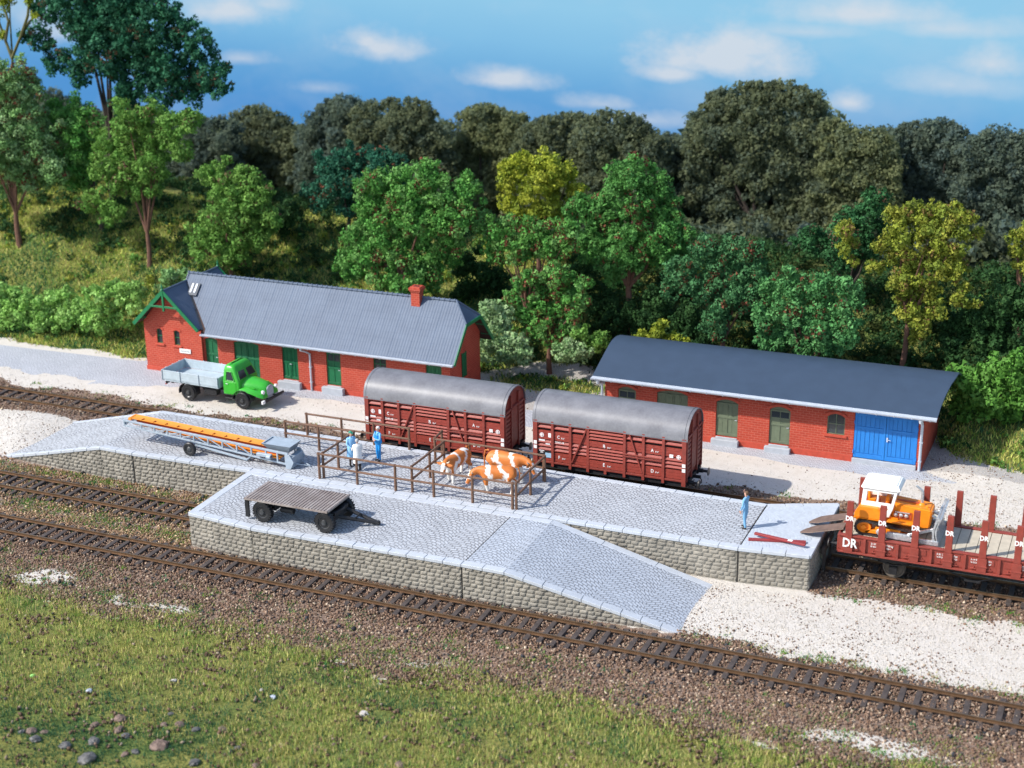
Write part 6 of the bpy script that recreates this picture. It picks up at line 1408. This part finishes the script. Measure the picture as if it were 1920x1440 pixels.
tree('broadleaf_tree', 'tall olive yellow tree with ragged crown at the right', 'tree', (1690, 650), 35.5, [(1582, 440, 18), (1592, 465, 15), (1600, 490, 9), (1682, 405, 18), (1720, 405, 24), (1760, 410, 25), (1792, 392, 12), (1800, 420, 22), (1832, 440, 11), (1690, 440, 25), (1740, 448, 32), (1790, 458, 25), (1660, 470, 20), (1702, 484, 26), (1760, 498, 30), (1802, 500, 15), (1640, 500, 15), (1692, 528, 24), (1742, 540, 20), (1790, 520, 11), (1712, 568, 25), (1752, 580, 18), (1802, 562, 14), (1830, 570, 8), (1722, 608, 18), (1716, 632, 11), (1808, 540, 9)], OLIV, fleck=(.21, .135, .05), fleckp=.07, group=NT)
tree('broadleaf_tree', 'olive tree cut off by the right edge of the picture', 'tree', (1915, 560), 37, [(1912, 448, 17), (1920, 488, 16), (1905, 470, 11), (1940, 450, 26), (1945, 500, 24)], OLIV, group=NT)
tree('shrub', 'bright green leafy shrub on the bank right of the goods shed gate', 'shrub', (1850, 790), 30.0, [(1812, 718, 26), (1850, 708, 30), (1895, 702, 30), (1790, 758, 14), (1830, 748, 25), (1875, 745, 26), (1912, 742, 24), (1862, 688, 20), (1905, 680, 20), (1798, 704, 15), (1806, 775, 14), (1938, 715, 26), (1850, 770, 18), (1890, 775, 16)], BRIG, leaf=.22, group=NT, trunk=False)
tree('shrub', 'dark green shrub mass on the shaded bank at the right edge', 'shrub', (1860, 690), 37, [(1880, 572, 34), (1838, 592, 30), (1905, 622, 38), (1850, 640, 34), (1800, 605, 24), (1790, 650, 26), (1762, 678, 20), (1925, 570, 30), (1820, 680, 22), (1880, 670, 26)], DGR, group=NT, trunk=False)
tree('ivy_shade_patch', 'dark ivy like ground cover in the shade behind the left part of the shed', 'ground cover', (1190, 630), 36.5, [(1150, 588, 30), (1212, 590, 32), (1255, 612, 28), (1120, 620, 24), (1182, 632, 26), (1290, 590, 24), (1235, 560, 24), (1110, 575, 18), (1420, 600, 24), (1420, 640, 22), (1300, 640, 24)], DGR, group=NT, trunk=False)
tree('ivy_shade_patch', 'dark green foliage standing in for shaded ground right of the station chimney', 'ground cover', (900, 560), 37, [(902, 520, 26), (870, 545, 20), (930, 548, 24), (895, 490, 18), (868, 500, 18), (940, 515, 18), (1110, 545, 22), (1085, 510, 20)], DGR, group=NT, trunk=False)  # shade on the ground, put into the colour of added dark leaves
BG = 'low bushes at the foot of the bank'
for lab, base, y, L, pal in (
    ('lime green bush at the left edge beside the cobbled road', (30, 625), 28, [(12, 592, 26), (45, 578, 26), (28, 560, 20), (60, 605, 18), (-15, 575, 26), (40, 612, 16), (5, 548, 18)], LIME),
    ('lime green bush, second from the left edge beside the cobbled road', (105, 625), 28, [(95, 588, 26), (122, 562, 22), (78, 605, 18), (110, 612, 18), (92, 558, 16), (135, 590, 18)], LIME),
    ('lime green bush between the second bush and the bush at the station corner', (180, 620), 28, [(180, 572, 24), (165, 598, 22), (205, 592, 20), (190, 615, 14), (172, 548, 14)], LIME),
    ('lime green bush touching the left corner of the station', (240, 615), 28.6, [(236, 562, 20), (252, 585, 17), (215, 546, 17), (228, 600, 16), (258, 552, 14), (242, 538, 12)], LIME),
    ('pale sage bush behind the right gable of the station', (935, 625), 31.5, [(920, 582, 20), (945, 592, 17), (910, 605, 14), (938, 612, 14)], PALE),
    ('pale sage bush lying on the gravel right of the station wall', (945, 690), 30.8, [(935, 632, 22), (957, 652, 24), (915, 662, 18), (982, 666, 15), (908, 640, 17), (940, 674, 16), (975, 640, 12)], PALE),
    ('small pale sage bush left of the goods shed roof corner', (1072, 682), 31.2, [(1075, 652, 17), (1050, 658, 13), (1094, 662, 13), (1064, 668, 12)], PALE),
    ('lime yellow bush peeping over the left end of the goods shed', (1112, 670), 31.8, [(1088, 632, 13), (1122, 640, 15), (1108, 652, 14), (1098, 618, 8)], YGR),
    ('yellow lime bush peeping over the shed roof ridge', (1230, 665), 32.6, [(1200, 632, 11), (1236, 618, 13), (1262, 636, 11), (1230, 640, 14), (1215, 650, 12), (1285, 645, 8)], YEL),
    ('small grey green bush at the back corner of the station wing', (320, 545), 30.6, [(318, 520, 14), (335, 530, 12), (305, 535, 10), (345, 515, 10)], SAGE)):
    tree('bush', lab, 'bush', base, y, L, pal, leaf=.17, sub=.34, group=BG, trunk=False)

# ------------------------------------------------------------------ the wood in the distance
SKY_U = [-160, -50, 90, 150, 260, 330, 380, 430, 480, 520, 565, 600, 640, 720, 785, 840, 900, 950, 1000, 1060, 1120, 1180, 1230, 1285, 1305, 1330, 1400, 1480, 1530, 1565, 1620, 1660, 1720, 1780, 1830, 1900, 2080]
SKY_V = [160, 165, 160, 200, 195, 210, 222, 212, 196, 212, 235, 195, 182, 184, 186, 222, 192, 200, 222, 212, 206, 212, 245, 258, 215, 172, 155, 150, 175, 222, 248, 236, 230, 220, 246, 250, 250]
sky_top = lambda u: float(np.interp(u, SKY_U, SKY_V))
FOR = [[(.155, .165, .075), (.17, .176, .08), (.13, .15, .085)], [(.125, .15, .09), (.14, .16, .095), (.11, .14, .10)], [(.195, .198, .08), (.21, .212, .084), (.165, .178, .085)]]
FOR = [[(a*1.1, b*1.22, c*1.45) for a, b, c in P] for P in FOR]  # haze and fill light are put into this paler, bluer leaf colour
M_far = leafmat('far_leaf_flock', .55)
def wood_lobes(u0, u1, y, drop=0, rpx=(13, 27), cover=3.0, bottom=470):
    L = []; n = int((u1-u0)*(bottom-200)/(math.pi*20**2)*cover)
    for _ in range(n):
        u = random.uniform(u0, u1); r = random.uniform(*rpx); top = sky_top(u)+drop; w = (u-(u0+u1)/2)/((u1-u0)/2); top += 26*w**4 if drop == 0 else 0
        v = top+r*.95+abs(random.random())**1.2*max(10, bottom-top-r); L.append((u, v, r))
    u = u0
    while u < u1:                                          # skyline tufts
        r = random.uniform(7, 15); w = (u-(u0+u1)/2)/((u1-u0)/2); L.append((u, sky_top(u)+drop+r+(26*w**4 if drop == 0 else 0)+random.uniform(-3, 5), r)); u += r*1.1
    return L
WT = [(-110, 70, 'dusky tree far left in the distant wood, seen beside the bare branches', 0), (70, 200, 'dusky tree in the distant wood seen under the tallest dark tree', 1), (190, 330, 'dusky tree in the distant wood behind the fresh green tree with twin trunk', 0), (320, 440, 'grey green distant tree just right of the tallest dark tree', 1), (420, 570, 'round brown green distant tree above the large yellow green shrub', 0),
      (565, 700, 'grey green distant tree rising above the dark teal tree', 1), (670, 830, 'brown green distant tree above the big fresh green tree', 0), (825, 1000, 'light olive distant tree with domed top left of the bright yellow tree', 2), (980, 1110, 'brownish distant tree behind the bright yellow green tree', 0), (1090, 1250, 'domed olive distant tree above the broad deep green tree', 0),
      (1225, 1320, 'low distant tree in the dip of the skyline left of the tallest distant tree', 1), (1290, 1570, 'tallest distant tree with wide flat crown against the white cloud', 0), (1545, 1670, 'light olive distant tree at the right shoulder of the tallest distant tree', 2), (1640, 1840, 'broad grey olive distant tree above the olive yellow tree', 1), (1810, 1960, 'grey olive distant tree at the right edge', 1)]
for i, (u0, u1, lab, pi) in enumerate(WT):
    y = (60, 63.5, 61.5)[i % 3]; L = wood_lobes(u0, u1, y, 0); uc = (u0+u1)/2
    if lab.startswith('tallest'): L = [l for l in L if not (l[1] < 235 and abs(l[0]-1430) > 128)]
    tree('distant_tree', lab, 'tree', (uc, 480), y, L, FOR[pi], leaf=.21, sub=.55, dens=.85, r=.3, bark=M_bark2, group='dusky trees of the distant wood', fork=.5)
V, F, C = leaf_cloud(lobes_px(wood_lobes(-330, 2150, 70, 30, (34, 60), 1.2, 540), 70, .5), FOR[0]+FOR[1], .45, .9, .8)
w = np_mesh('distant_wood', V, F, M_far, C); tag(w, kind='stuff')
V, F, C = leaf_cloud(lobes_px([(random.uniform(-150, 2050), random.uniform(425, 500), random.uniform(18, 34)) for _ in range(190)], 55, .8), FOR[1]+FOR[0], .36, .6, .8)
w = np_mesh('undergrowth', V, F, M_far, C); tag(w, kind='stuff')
# ------------------------------------------------------------------ loose stones, grass, weeds
def scatter(n, x0, x1, y0, y1): return RNG.uniform(x0, x1, n), RNG.uniform(y0, y1, n)
OCT_V = np.array([(1, 0, 0), (-1, 0, 0), (0, 1, 0), (0, -1, 0), (0, 0, 1), (0, 0, -1)], float)
OCT_F = np.array([(0, 2, 4), (2, 1, 4), (1, 3, 4), (3, 0, 4), (2, 0, 5), (1, 2, 5), (3, 1, 5), (0, 3, 5)])
def chips(x, y, z, r, cols):
    n = len(x); s = r[:, None]*RNG.uniform(.65, 1.3, (n, 3)); v = OCT_V[None]*s[:, None]*RNG.uniform(.7, 1.2, (n, 6, 1)); q = rand_dirs(n); a = RNG.uniform(0, 6.28, n)
    c, sn = np.cos(a)[:, None], np.sin(a)[:, None]; d = (v*q[:, None]).sum(-1); cr = np.cross(q[:, None].repeat(6, 1), v); v = v*c[..., None]+cr*sn[..., None]+q[:, None]*(d*(1-c))[..., None]
    v = v+np.stack([x, y, z], -1)[:, None]; f = OCT_F[None]+(np.arange(n)*6)[:, None, None]; return v.reshape(-1, 3), f.reshape(-1, 3), cols.repeat(6, 0)
STONE = leafmat('loose_stone')
PALB = 1.4*np.array([(1.03, 1.0, .92)])*np.array([(.17, .112, .083), (.13, .084, .062), (.22, .155, .12), (.10, .066, .052), (.30, .235, .185), (.155, .098, .07), (.40, .33, .26), (.06, .055, .055)])
def brown_cols(n): return PALB[RNG.choice(8, n, p=[.22, .2, .16, .14, .08, .14, .03, .03])]*RNG.uniform(.75, 1.3, (n, 1))
blocked = lambda x, y: ((x > -18.1) & (x < 7.0) & (y > 1.35) & (y < 7.6)) | ((x > -34) & (x < 11.5) & (y > 7.35) & (y < 13.6))
xs, ys, rs, ks = [], [], [], []
for (x0, x1, y0, y1, n) in ((-36, 25, -6, 2.2, 52000), (-42, -17.9, 1.2, 8, 17000), (10.9, 25, 7.3, 14.6, 9000), (-56, 25, 13.5, 19, 16500), (6, 25, .5, 3.2, 5000)):
    x, y = scatter(n, x0, x1, y0, y1); sa, gr, br, gt = zone_weights(x, y); k = (RNG.random(n) < br*.95+.05) & ~blocked(x, y); xs.append(x[k]); ys.append(y[k])
x = np.concatenate(xs); y = np.concatenate(ys); r = RNG.uniform(.035, .085, len(x))
trk = np.minimum.reduce([np.abs(y-.02), np.where(x < -18, np.abs(y-4.72), 9), np.abs(y-16.13), np.where(x > 11.7, np.abs(y-11.02), 9)])
lift = .072*(1-sstep(1.3, 1.9, trk)); r = np.where(trk < .9, np.minimum(r, .06), r)
ok = ~((np.abs(trk-.75) < .11)); x, y, r, lift = x[ok], y[ok], r[ok], lift[ok]
V, F, C = chips(x, y, H(x, y)+lift+r*.15+RNG.uniform(0, .02, len(x)), r, brown_cols(len(x))*np.where(((x < -15) & (y > 1.0) & (y < 8))[:, None], np.array([(1.45, 1.42, 1.25)]), np.array([(1.12, 1.12, 1.12)])))
tag(np_mesh('ballast', V, F, STONE, C), kind='stuff')
# pale sand grains and dark specks on the sand
xs, ys = [], []
for (x0, x1, y0, y1, n) in ((6, 25, .8, 8, 14000), (-47, 25, 17.5, 23, 12000), (-42, -33, 8, 16, 4000), (-15, -4, 25, 34, 2500), (13.5, 22, 18.5, 27.5, 6000), (-28, -15, -6, -2.5, 2500), (-5, 24, -6, -3, 3500)):
    x, y = scatter(n, x0, x1, y0, y1); sa, gr, br, gt = zone_weights(x, y); k = (RNG.random(n) < sa+gt) & ~blocked(x, y) & ~((y > 19.6) & (y < 22.4) & (x < 8) & (RNG.random(n) < .7)); xs.append(x[k]); ys.append(y[k])
x = np.concatenate(xs); y = np.concatenate(ys); n = len(x); r = RNG.uniform(.018, .04, n)
cols = np.where((RNG.random(n) < .02+.22*(fbm(x, y, 1.3, 77) > .56))[:, None], brown_cols(n), np.array([(.66, .61, .54)])*RNG.uniform(.75, 1.25, (n, 1))); r = np.where(cols[:, 0] < .4, r*1.3, r)
V, F, C = chips(x, y, H(x, y)+r*.2, r, np.clip(cols, 0, .9)); tag(np_mesh('sand_grains', V, F, STONE, C), kind='stuff')
# crumbs of earth among the grass
x, y = scatter(30000, -34, 25, -19, -3.5); sa, gr, br, gt = zone_weights(x, y); k = (gr > .3) & (RNG.random(len(x)) < .08+.92*np.clip((fbm(x, y, 1.5, 91)-.53)*9, 0, 1)*(.35+.65*sstep(-10, -5, y))); x, y = x[k], y[k]
V, F, C = chips(x, y, H(x, y)+.07, RNG.uniform(.04, .10, len(x)), brown_cols(len(x))*.75); tag(np_mesh('earth_crumbs', V, F, STONE, C), kind='stuff')
# bigger dark lumps of coal and stone along the lines
x, y = scatter(420, -36, 25, -5, 8); sa, gr, br, gt = zone_weights(x, y); k = (br > .5) & ~blocked(x, y); x, y = x[k], y[k]; tr = np.minimum(np.abs(y-.02), np.where(x < -18, np.abs(y-4.72), 9)); k = tr > 1.0; x, y = x[k], y[k]; n = len(x); r = RNG.uniform(.07, .15, n)
V, F, C = chips(x, y, H(x, y)+.05, r, np.array([(.045, .045, .05)])*RNG.uniform(.6, 1.8, (n, 1))); tag(np_mesh('coal_lumps', V, F, STONE, C), kind='stuff')

def blades(x, y, h, w, cols, lean=.5):
    n = len(x); z = H(x, y)-.01; a = RNG.uniform(0, 6.28, n); dx, dy = np.cos(a)*w, np.sin(a)*w; la = RNG.uniform(0, 6.28, n); lx, ly = np.cos(la)*h*lean*RNG.random(n), np.sin(la)*h*lean*RNG.random(n)
    v = np.stack([np.stack([x-dx, y-dy, z], -1), np.stack([x+dx, y+dy, z], -1), np.stack([x+lx, y+ly, z+h], -1)], 1); c = np.stack([cols*.85, cols*.85, cols*1.1], 1)
    return v.reshape(-1, 3), np.arange(n*3).reshape(-1, 3), c.reshape(-1, 3)
GR = 2.85*np.array([(1.03, 1.07, 1.05)])*np.array([(.13, .145, .036), (.19, .18, .055), (.085, .125, .03), (.24, .205, .085), (.15, .11, .055)]); GRD = 2.0*np.array([(.030, .080, .034), (.045, .095, .038), (.024, .068, .038)])
def grass_cols(x, y, dark):
    n = len(x); c = GR[RNG.integers(0, 5, n)].copy(); d = RNG.random(n) < dark; c[d] = GRD[RNG.integers(0, 3, d.sum())]; return c*RNG.uniform(.7, 1.35, (n, 1))
x, y = scatter(300000, -36, 25, -19, -3.2); sa, gr, br, gt = zone_weights(x, y); k = RNG.random(len(x)) < np.clip(gr*1.1-.05+.10*(y < -3.6), 0, 1)*(.35+.65*(fbm(x, y, .9, 63) > .40))*(1-.75*np.clip((fbm(x, y, 1.5, 91)-.53)*8, 0, 1)*sstep(-11, -6, y)); x, y = x[k], y[k]
dark = np.clip((fbm(x, y, 3.6, 31)-.47)*5, 0, 1)*.8*sstep(-5.5, -9, y)+.25*np.clip((-9-y)/6, 0, 1); h = RNG.uniform(.06, .30, len(x))*(1-.4*dark)*(.6+.8*fbm(x, y, .8, 61))
V, F, C = blades(x, y, h, RNG.uniform(.012, .028, len(x)), grass_cols(x, y, dark)); tag(np_mesh('meadow_grass', V, F, M_leaf, C), kind='stuff')
x, y = scatter(250000, -96, 24, 25, 46); sa, gr, br, gt = zone_weights(x, y); k = RNG.random(len(x)) < gr; x, y = x[k], y[k]
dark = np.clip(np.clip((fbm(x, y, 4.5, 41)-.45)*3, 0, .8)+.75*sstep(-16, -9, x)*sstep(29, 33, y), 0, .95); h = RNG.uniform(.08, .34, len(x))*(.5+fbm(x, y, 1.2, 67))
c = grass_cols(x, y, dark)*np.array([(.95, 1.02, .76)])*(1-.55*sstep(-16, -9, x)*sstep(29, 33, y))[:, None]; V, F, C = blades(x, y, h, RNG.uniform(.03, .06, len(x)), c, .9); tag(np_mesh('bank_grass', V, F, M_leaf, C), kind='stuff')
# rough low growth on the bank
L = []
bx, by = scatter(2100, -94, 22, 26, 44); sa, gr, br, gt = zone_weights(bx, by); bz = H(bx, by)
for X_, Y_, Z_, g_, n_ in zip(bx, by, bz, gr, fbm(bx, by, 4.0, 83)):
    if g_ > .7 and n_ > .44: L.append((X_, Y_, Z_+.02, random.uniform(.22, .5)))
V, F, C = leaf_cloud(L, YGR+OLIV+DGR+DGR, .15, .3, .6); tag(np_mesh('bank_undergrowth', V, F, M_leaf, C), kind='stuff')
bx, by = scatter(420, -15, 21, 31, 44.5); sa, gr, br, gt = zone_weights(bx, by); bz = H(bx, by); L = [(X_, Y_, Z_+.1, random.uniform(.45, 1.0)) for X_, Y_, Z_, g_ in zip(bx, by, bz, gr) if g_ > .7 and not (X_ < 14.5 and Y_ < 33.2)]
bx, by = scatter(170, -66, -26, 36.5, 44); L += [(X_, Y_, Z_+.1, random.uniform(.3, .8)) for X_, Y_, Z_ in zip(bx, by, H(bx, by))]  # dark clumps added to stand for the shade along the left crest
bx, by = scatter(680, -94, 21, 44, 57); L += [(X_, Y_, Z_+.1, random.uniform(.5, 1.1)) for X_, Y_, Z_ in zip(bx, by, H(bx, by))]
V, F, C = leaf_cloud(L, DGR+DGR+[(.05, .085, .02), (.06, .08, .022)], .16, .32, .6); tag(np_mesh('undergrowth_and_shade', V, F, M_leaf, C), kind='stuff')
# weeds between and beside the lines
cx, cy = [], []
for (x0, x1, y0, y1, n) in ((-36, 25, -4.8, -1.6, 330), (-36, -18.2, 1.0, 3.8, 330), (-36, -18.2, 5.6, 7.2, 200), (-36, -18.2, 3.8, 5.6, 60), (-3, 25, 1.2, 1.9, 70), (11.8, 25, 7.6, 9.2, 50), (-44, 25, 17.4, 18.9, 90), (7, 25, 1.5, 2.4, 35), (-30, 22, -6.5, -4.0, 420)):
    a, b = scatter(n, x0, x1, y0, y1); k = ~blocked(a, b); cx.append(a[k]); cy.append(b[k])
cx, cy = np.concatenate(cx), np.concatenate(cy); sp = RNG.uniform(.08, .3, len(cx)); K = 26
x = (cx[:, None]+RNG.normal(size=(len(cx), K))*sp[:, None]).ravel(); y = (cy[:, None]+RNG.normal(size=(len(cx), K))*sp[:, None]).ravel(); k = ~blocked(x, y); WG = 1.5*np.array([(.11, .21, .03), (.19, .25, .055), (.075, .17, .04), (.22, .21, .06), (.05, .16, .06)])
tint = WG[RNG.integers(0, 5, len(cx))].repeat(K, 0)[k]; x, y = x[k], y[k]; V, F, C = blades(x, y, RNG.uniform(.05, .17, len(x)), RNG.uniform(.015, .035, len(x)), tint*RNG.uniform(.7, 1.3, (len(x), 1)), 1.0); tag(np_mesh('weeds', V, F, M_leaf, C), kind='stuff')

# ------------------------------------------------------------------ single rocks in the meadow
def rock(u, v, rpx, tone, label, squash=.5):
    p = at_z(u, v, .15); r = px_size(p, rpx*.92); bm = bmesh.new(); bmesh.ops.create_icosphere(bm, subdivisions=3, radius=1.0)
    ph = random.uniform(0, 50); a = random.uniform(0, 6.28); st = random.uniform(.65, .95)
    for vt in bm.verts:
        q = vt.co.copy(); n = float(fbm(np.array([q.x*2+ph]), np.array([q.y*2+q.z*1.7]), .9, 7)[0])+.4*float(vnoise(np.array([q.x*6+ph]), np.array([q.z*6+q.y*4]), .8, 8)[0])
        f = .62+.75*n*.8; vt.co = Vector((q.x*f, q.y*f*st, max(-.3, q.z*f*squash)))*r
    me = bpy.data.meshes.new('rock'); bm.to_mesh(me); bm.free(); me.materials.append(tone); o = link_mesh('rock', me); z = float(H(np.array([p.x]), np.array([p.y]))[0]); o.location = (p.x, p.y, z+r*.16); o.rotation_euler = (random.uniform(-.25, .25), random.uniform(-.25, .25), a)
    tag(o, label, 'rock', 'rocks scattered in the front meadow'); return o
RKB, RKG, RKW, RKP = plain('brown_rock', (.17, .115, .09), .7, .45, 5, bmp=.8, bscale=9, dirt=(.07, .06, .04)), plain('grey_rock', (.11, .105, .10), .5, .5, 5, bmp=.9, bscale=9, spec=.35, dirt=(.05, .045, .03)), plain('pale_rock', (.55, .50, .47), .7, .2, 3, bmp=.4, bscale=9), plain('bluish_rock', (.42, .46, .54), .6, .2, 3, bmp=.4)
for a in ((60, 1376, 12, RKB, 'brown rock at the upper left of the rock cluster in the lower left corner'), (42, 1378, 8, RKG, 'grey rock standing at the left end of the rock cluster in the lower left corner'), (68, 1392, 12, RKG, 'grey slab in the middle of the leftmost knot of rocks'), (84, 1378, 9, RKB, 'small brown rock at the right of the leftmost knot of rocks'),
          (178, 1362, 10, RKB, 'rusty brown rock above the middle of the rock cluster'), (226, 1352, 13, RKB, 'largest rusty brown rock at the top of the rock cluster'), (222, 1372, 11, RKB, 'tan rock directly below the largest rusty brown rock'), (176, 1396, 15, RKG, 'dark grey flat rock in the middle of the cluster'), (122, 1403, 14, RKG, 'grey pointed rock left of the dark flat rock'),
          (236, 1382, 9, RKG, 'grey rock to the right below the tan rock'), (163, 1426, 20, RKG, 'broad grey stone at the bottom of the cluster'), (298, 1402, 19, RKB, 'long tilted tan boulder at the right of the cluster'), (255, 1412, 9, RKG, 'small grey rock left of the long tilted boulder'), (234, 1416, 9, RKB, 'small brown rock at the foot of the cluster'),
          (308, 1362, 9, RKB, 'pinkish brown rock right of the cluster'), (338, 1363, 11, RKB, 'tan rock between the pinkish rock and the grey shiny rock'), (368, 1370, 10, RKG, 'shiny grey rock at the right end of the row of rocks'), (418, 1370, 10, RKB, 'reddish rock farthest right in the row'), (325, 1276, 7, RKW, 'pale rock alone in the dark green grass'), (168, 1298, 8, RKP, 'bluish flat rock in the grass at left'),
          (512, 1306, 8, RKP, 'bluish white rock in the grass left of centre'), (490, 1292, 4, RKW, 'tiny white stone beside the bluish white rock'), (682, 1335, 9, RKW, 'white stone in the middle of the front meadow'), (626, 1394, 6, RKB, 'brown pebble in the lower middle of the meadow'), (320, 1342, 7, RKG, 'grey stone half hidden in the grass above the tan rock'), (445, 1402, 9, RKG, 'dark stone right of the cluster near the bottom'),
          (480, 1436, 10, RKB, 'brown stone at the bottom edge left of centre'), (750, 1438, 12, RKB, 'brown grey stone at the bottom edge in the middle'), (365, 1430, 12, RKG, 'grey stone at the bottom edge below the long tilted boulder'), (62, 1268, 6, plain('light_green_scrap', (.30, .62, .16), .6), 'light green scrap lying in the grass at the left edge')):
    rock(*a)
# ------------------------------------------------------------------ sky backdrop, light, camera
EXPO = 0.62
SUN_AZ, SUN_EL = 40.0, 42.0           # shadows run towards +x +y at SUN_AZ
def sky_material(y):
    m = bpy.data.materials.new('cloudy_sky'); m.use_nodes = True; nt = m.node_tree; nt.nodes.clear(); out = nt.nodes.new('ShaderNodeOutputMaterial'); em = nt.nodes.new('ShaderNodeEmission'); nt.links.new(em.outputs[0], out.inputs[0])
    co = objco(nt); sp = nt.nodes.new('ShaderNodeSeparateXYZ'); nt.links.new(co, sp.inputs[0]); X, Z = sp.outputs[0], sp.outputs[2]
    zt, zb = at_y(960, 0, y).z, at_y(960, 250, y).z
    t = mth(nt, 'DIVIDE', mth(nt, 'SUBTRACT', Z, zb), zt-zb)
    t = mth(nt, 'ADD', t, mth(nt, 'MULTIPLY', mth(nt, 'SUBTRACT', noise(nt, co, .05, 4), .5), .22))
    # slightly deeper blue towards the left
    t = mth(nt, 'ADD', t, mth(nt, 'MULTIPLY', mth(nt, 'ADD', X, 45), .0035))
    sky = ramp(nt, t, [(0, (.09, .305, .66)), (.35, (.14, .39, .71)), (.7, (.23, .52, .79)), (1, (.29, .59, .82))])
    mp = N(nt, 'ShaderNodeMapping'); nt.links.new(co, mp.inputs['Vector']); mp.inputs['Scale'].default_value = (.17, .17, .26)
    n1 = noise(nt, mp.outputs[0], 1.0, 7, .62); n2 = noise(nt, mp.outputs[0], .35, 4)
    total = None
    for (u, v, ru, rv, a) in ((430, 22, 110, 26, .75), (500, 8, 60, 20, .6), (712, 92, 84, 26, .85), (690, 82, 50, 20, .8), (945, 150, 88, 20, .8), (915, 140, 45, 16, .5), (1350, 112, 150, 40, 1.05), (1390, 95, 85, 34, 1.0), (1260, 140, 70, 18, .8), (1130, 196, 80, 14, .6), (1220, 225, 120, 20, .5), (1620, 28, 180, 26, .7), (1860, 122, 70, 30, .7), (1590, 192, 44, 22, .7), (1780, 55, 160, 20, .5), (455, 110, 60, 12, .45), (1500, 60, 160, 14, .4), (60, 30, 60, 40, .5), (110, 60, 80, 24, .5), (600, 165, 60, 12, .35), (1780, 160, 140, 26, .4)):
        p = at_y(u, v, y); s = px_size(p, 1.0)
        dx = mth(nt, 'DIVIDE', mth(nt, 'SUBTRACT', X, p.x), ru*s*1.2); dz = mth(nt, 'DIVIDE', mth(nt, 'SUBTRACT', Z, p.z), rv*s*1.55); dz = mth(nt, 'MAXIMUM', dz, mth(nt, 'MULTIPLY', dz, -1.7))
        d = mth(nt, 'SQRT', mth(nt, 'ADD', mth(nt, 'MULTIPLY', dx, dx), mth(nt, 'MULTIPLY', dz, dz)))
        d = mth(nt, 'ADD', d, mth(nt, 'MULTIPLY', mth(nt, 'SUBTRACT', n1, .5), 1.7))
        k = mth(nt, 'MULTIPLY', mth(nt, 'SMOOTH_MAX', mth(nt, 'SUBTRACT', 1.12, d), 0.0, .25), a); total = k if total is None else mth(nt, 'MAXIMUM', total, k)
    total = mth(nt, 'MAXIMUM', total, mth(nt, 'MULTIPLY', mth(nt, 'SUBTRACT', n2, .5), .75))
    f = ramp(nt, total, [(.0, (0, 0, 0)), (.3, (.32, .32, .32)), (.75, (.80, .80, .80))])
    c = mixc(nt, f, sky, (.70, .74, .80))
    nt.links.new(c, em.inputs[0]); em.inputs[1].default_value = 1/2**EXPO*1.0; return m
YS = 105.0
pts = [(-250, 20), (-235, 60), (-200, 90), (-150, 104), (-110, YS), (-60, YS), (-10, YS), (40, YS), (80, 104), (120, 90), (150, 60), (160, 20)]
m = MB(); m.grid([[(x, y, z) for x, y in pts] for z in (-16, 0, 20, 46)]); sk = m.build('sky', sky_material(YS), smooth=True); tag(sk, kind='structure')
w = bpy.data.worlds.new('World'); scene.world = w; w.use_nodes = True; nt = w.node_tree; nt.nodes.clear()
o = nt.nodes.new('ShaderNodeOutputWorld'); bg = nt.nodes.new('ShaderNodeBackground'); st = nt.nodes.new('ShaderNodeTexSky'); st.sky_type = 'NISHITA'; st.sun_disc = False
st.sun_elevation = R(SUN_EL); st.sun_rotation = R(270-SUN_AZ-0)        # sun stands at compass direction (-cos, -sin)
nt.links.new(st.outputs[0], bg.inputs[0]); bg.inputs[1].default_value = .15; nt.links.new(bg.outputs[0], o.inputs[0])
sun = bpy.data.lights.new('Sun', 'SUN'); sun.energy = 3.6; sun.angle = R(.6); sun.color = (1.0, .955, .89); so = bpy.data.objects.new('Sun', sun); COL.objects.link(so)
d = Vector((math.cos(R(SUN_AZ))*math.cos(R(SUN_EL)), math.sin(R(SUN_AZ))*math.cos(R(SUN_EL)), -math.sin(R(SUN_EL)))); so.rotation_euler = d.to_track_quat('-Z', 'Y').to_euler(); so.location = (-60, -60, 60)
cam = bpy.data.cameras.new('Camera'); co_ = bpy.data.objects.new('Camera', cam); COL.objects.link(co_); scene.camera = co_
cam.sensor_fit = 'HORIZONTAL'; cam.sensor_width = 36; cam.lens = 36*F_PX/1920; cam.clip_end = 1000; cam.clip_start = 1
Mx = Matrix(((AX_R.x, AX_U.x, -AX_F.x), (AX_R.y, AX_U.y, -AX_F.y), (AX_R.z, AX_U.z, -AX_F.z))).to_4x4(); Mx.translation = CAM; co_.matrix_world = Mx
vs = scene.view_settings; vs.view_transform = 'Standard'; vs.look = 'None'; vs.exposure = EXPO; vs.gamma = 1.0; vs.use_curve_mapping = False
cam.dof.use_dof = True; cam.dof.focus_distance = 78.0; cam.dof.aperture_fstop = .22
scene.cycles.max_bounces = 6; scene.cycles.diffuse_bounces = 3; scene.cycles.use_denoising = True
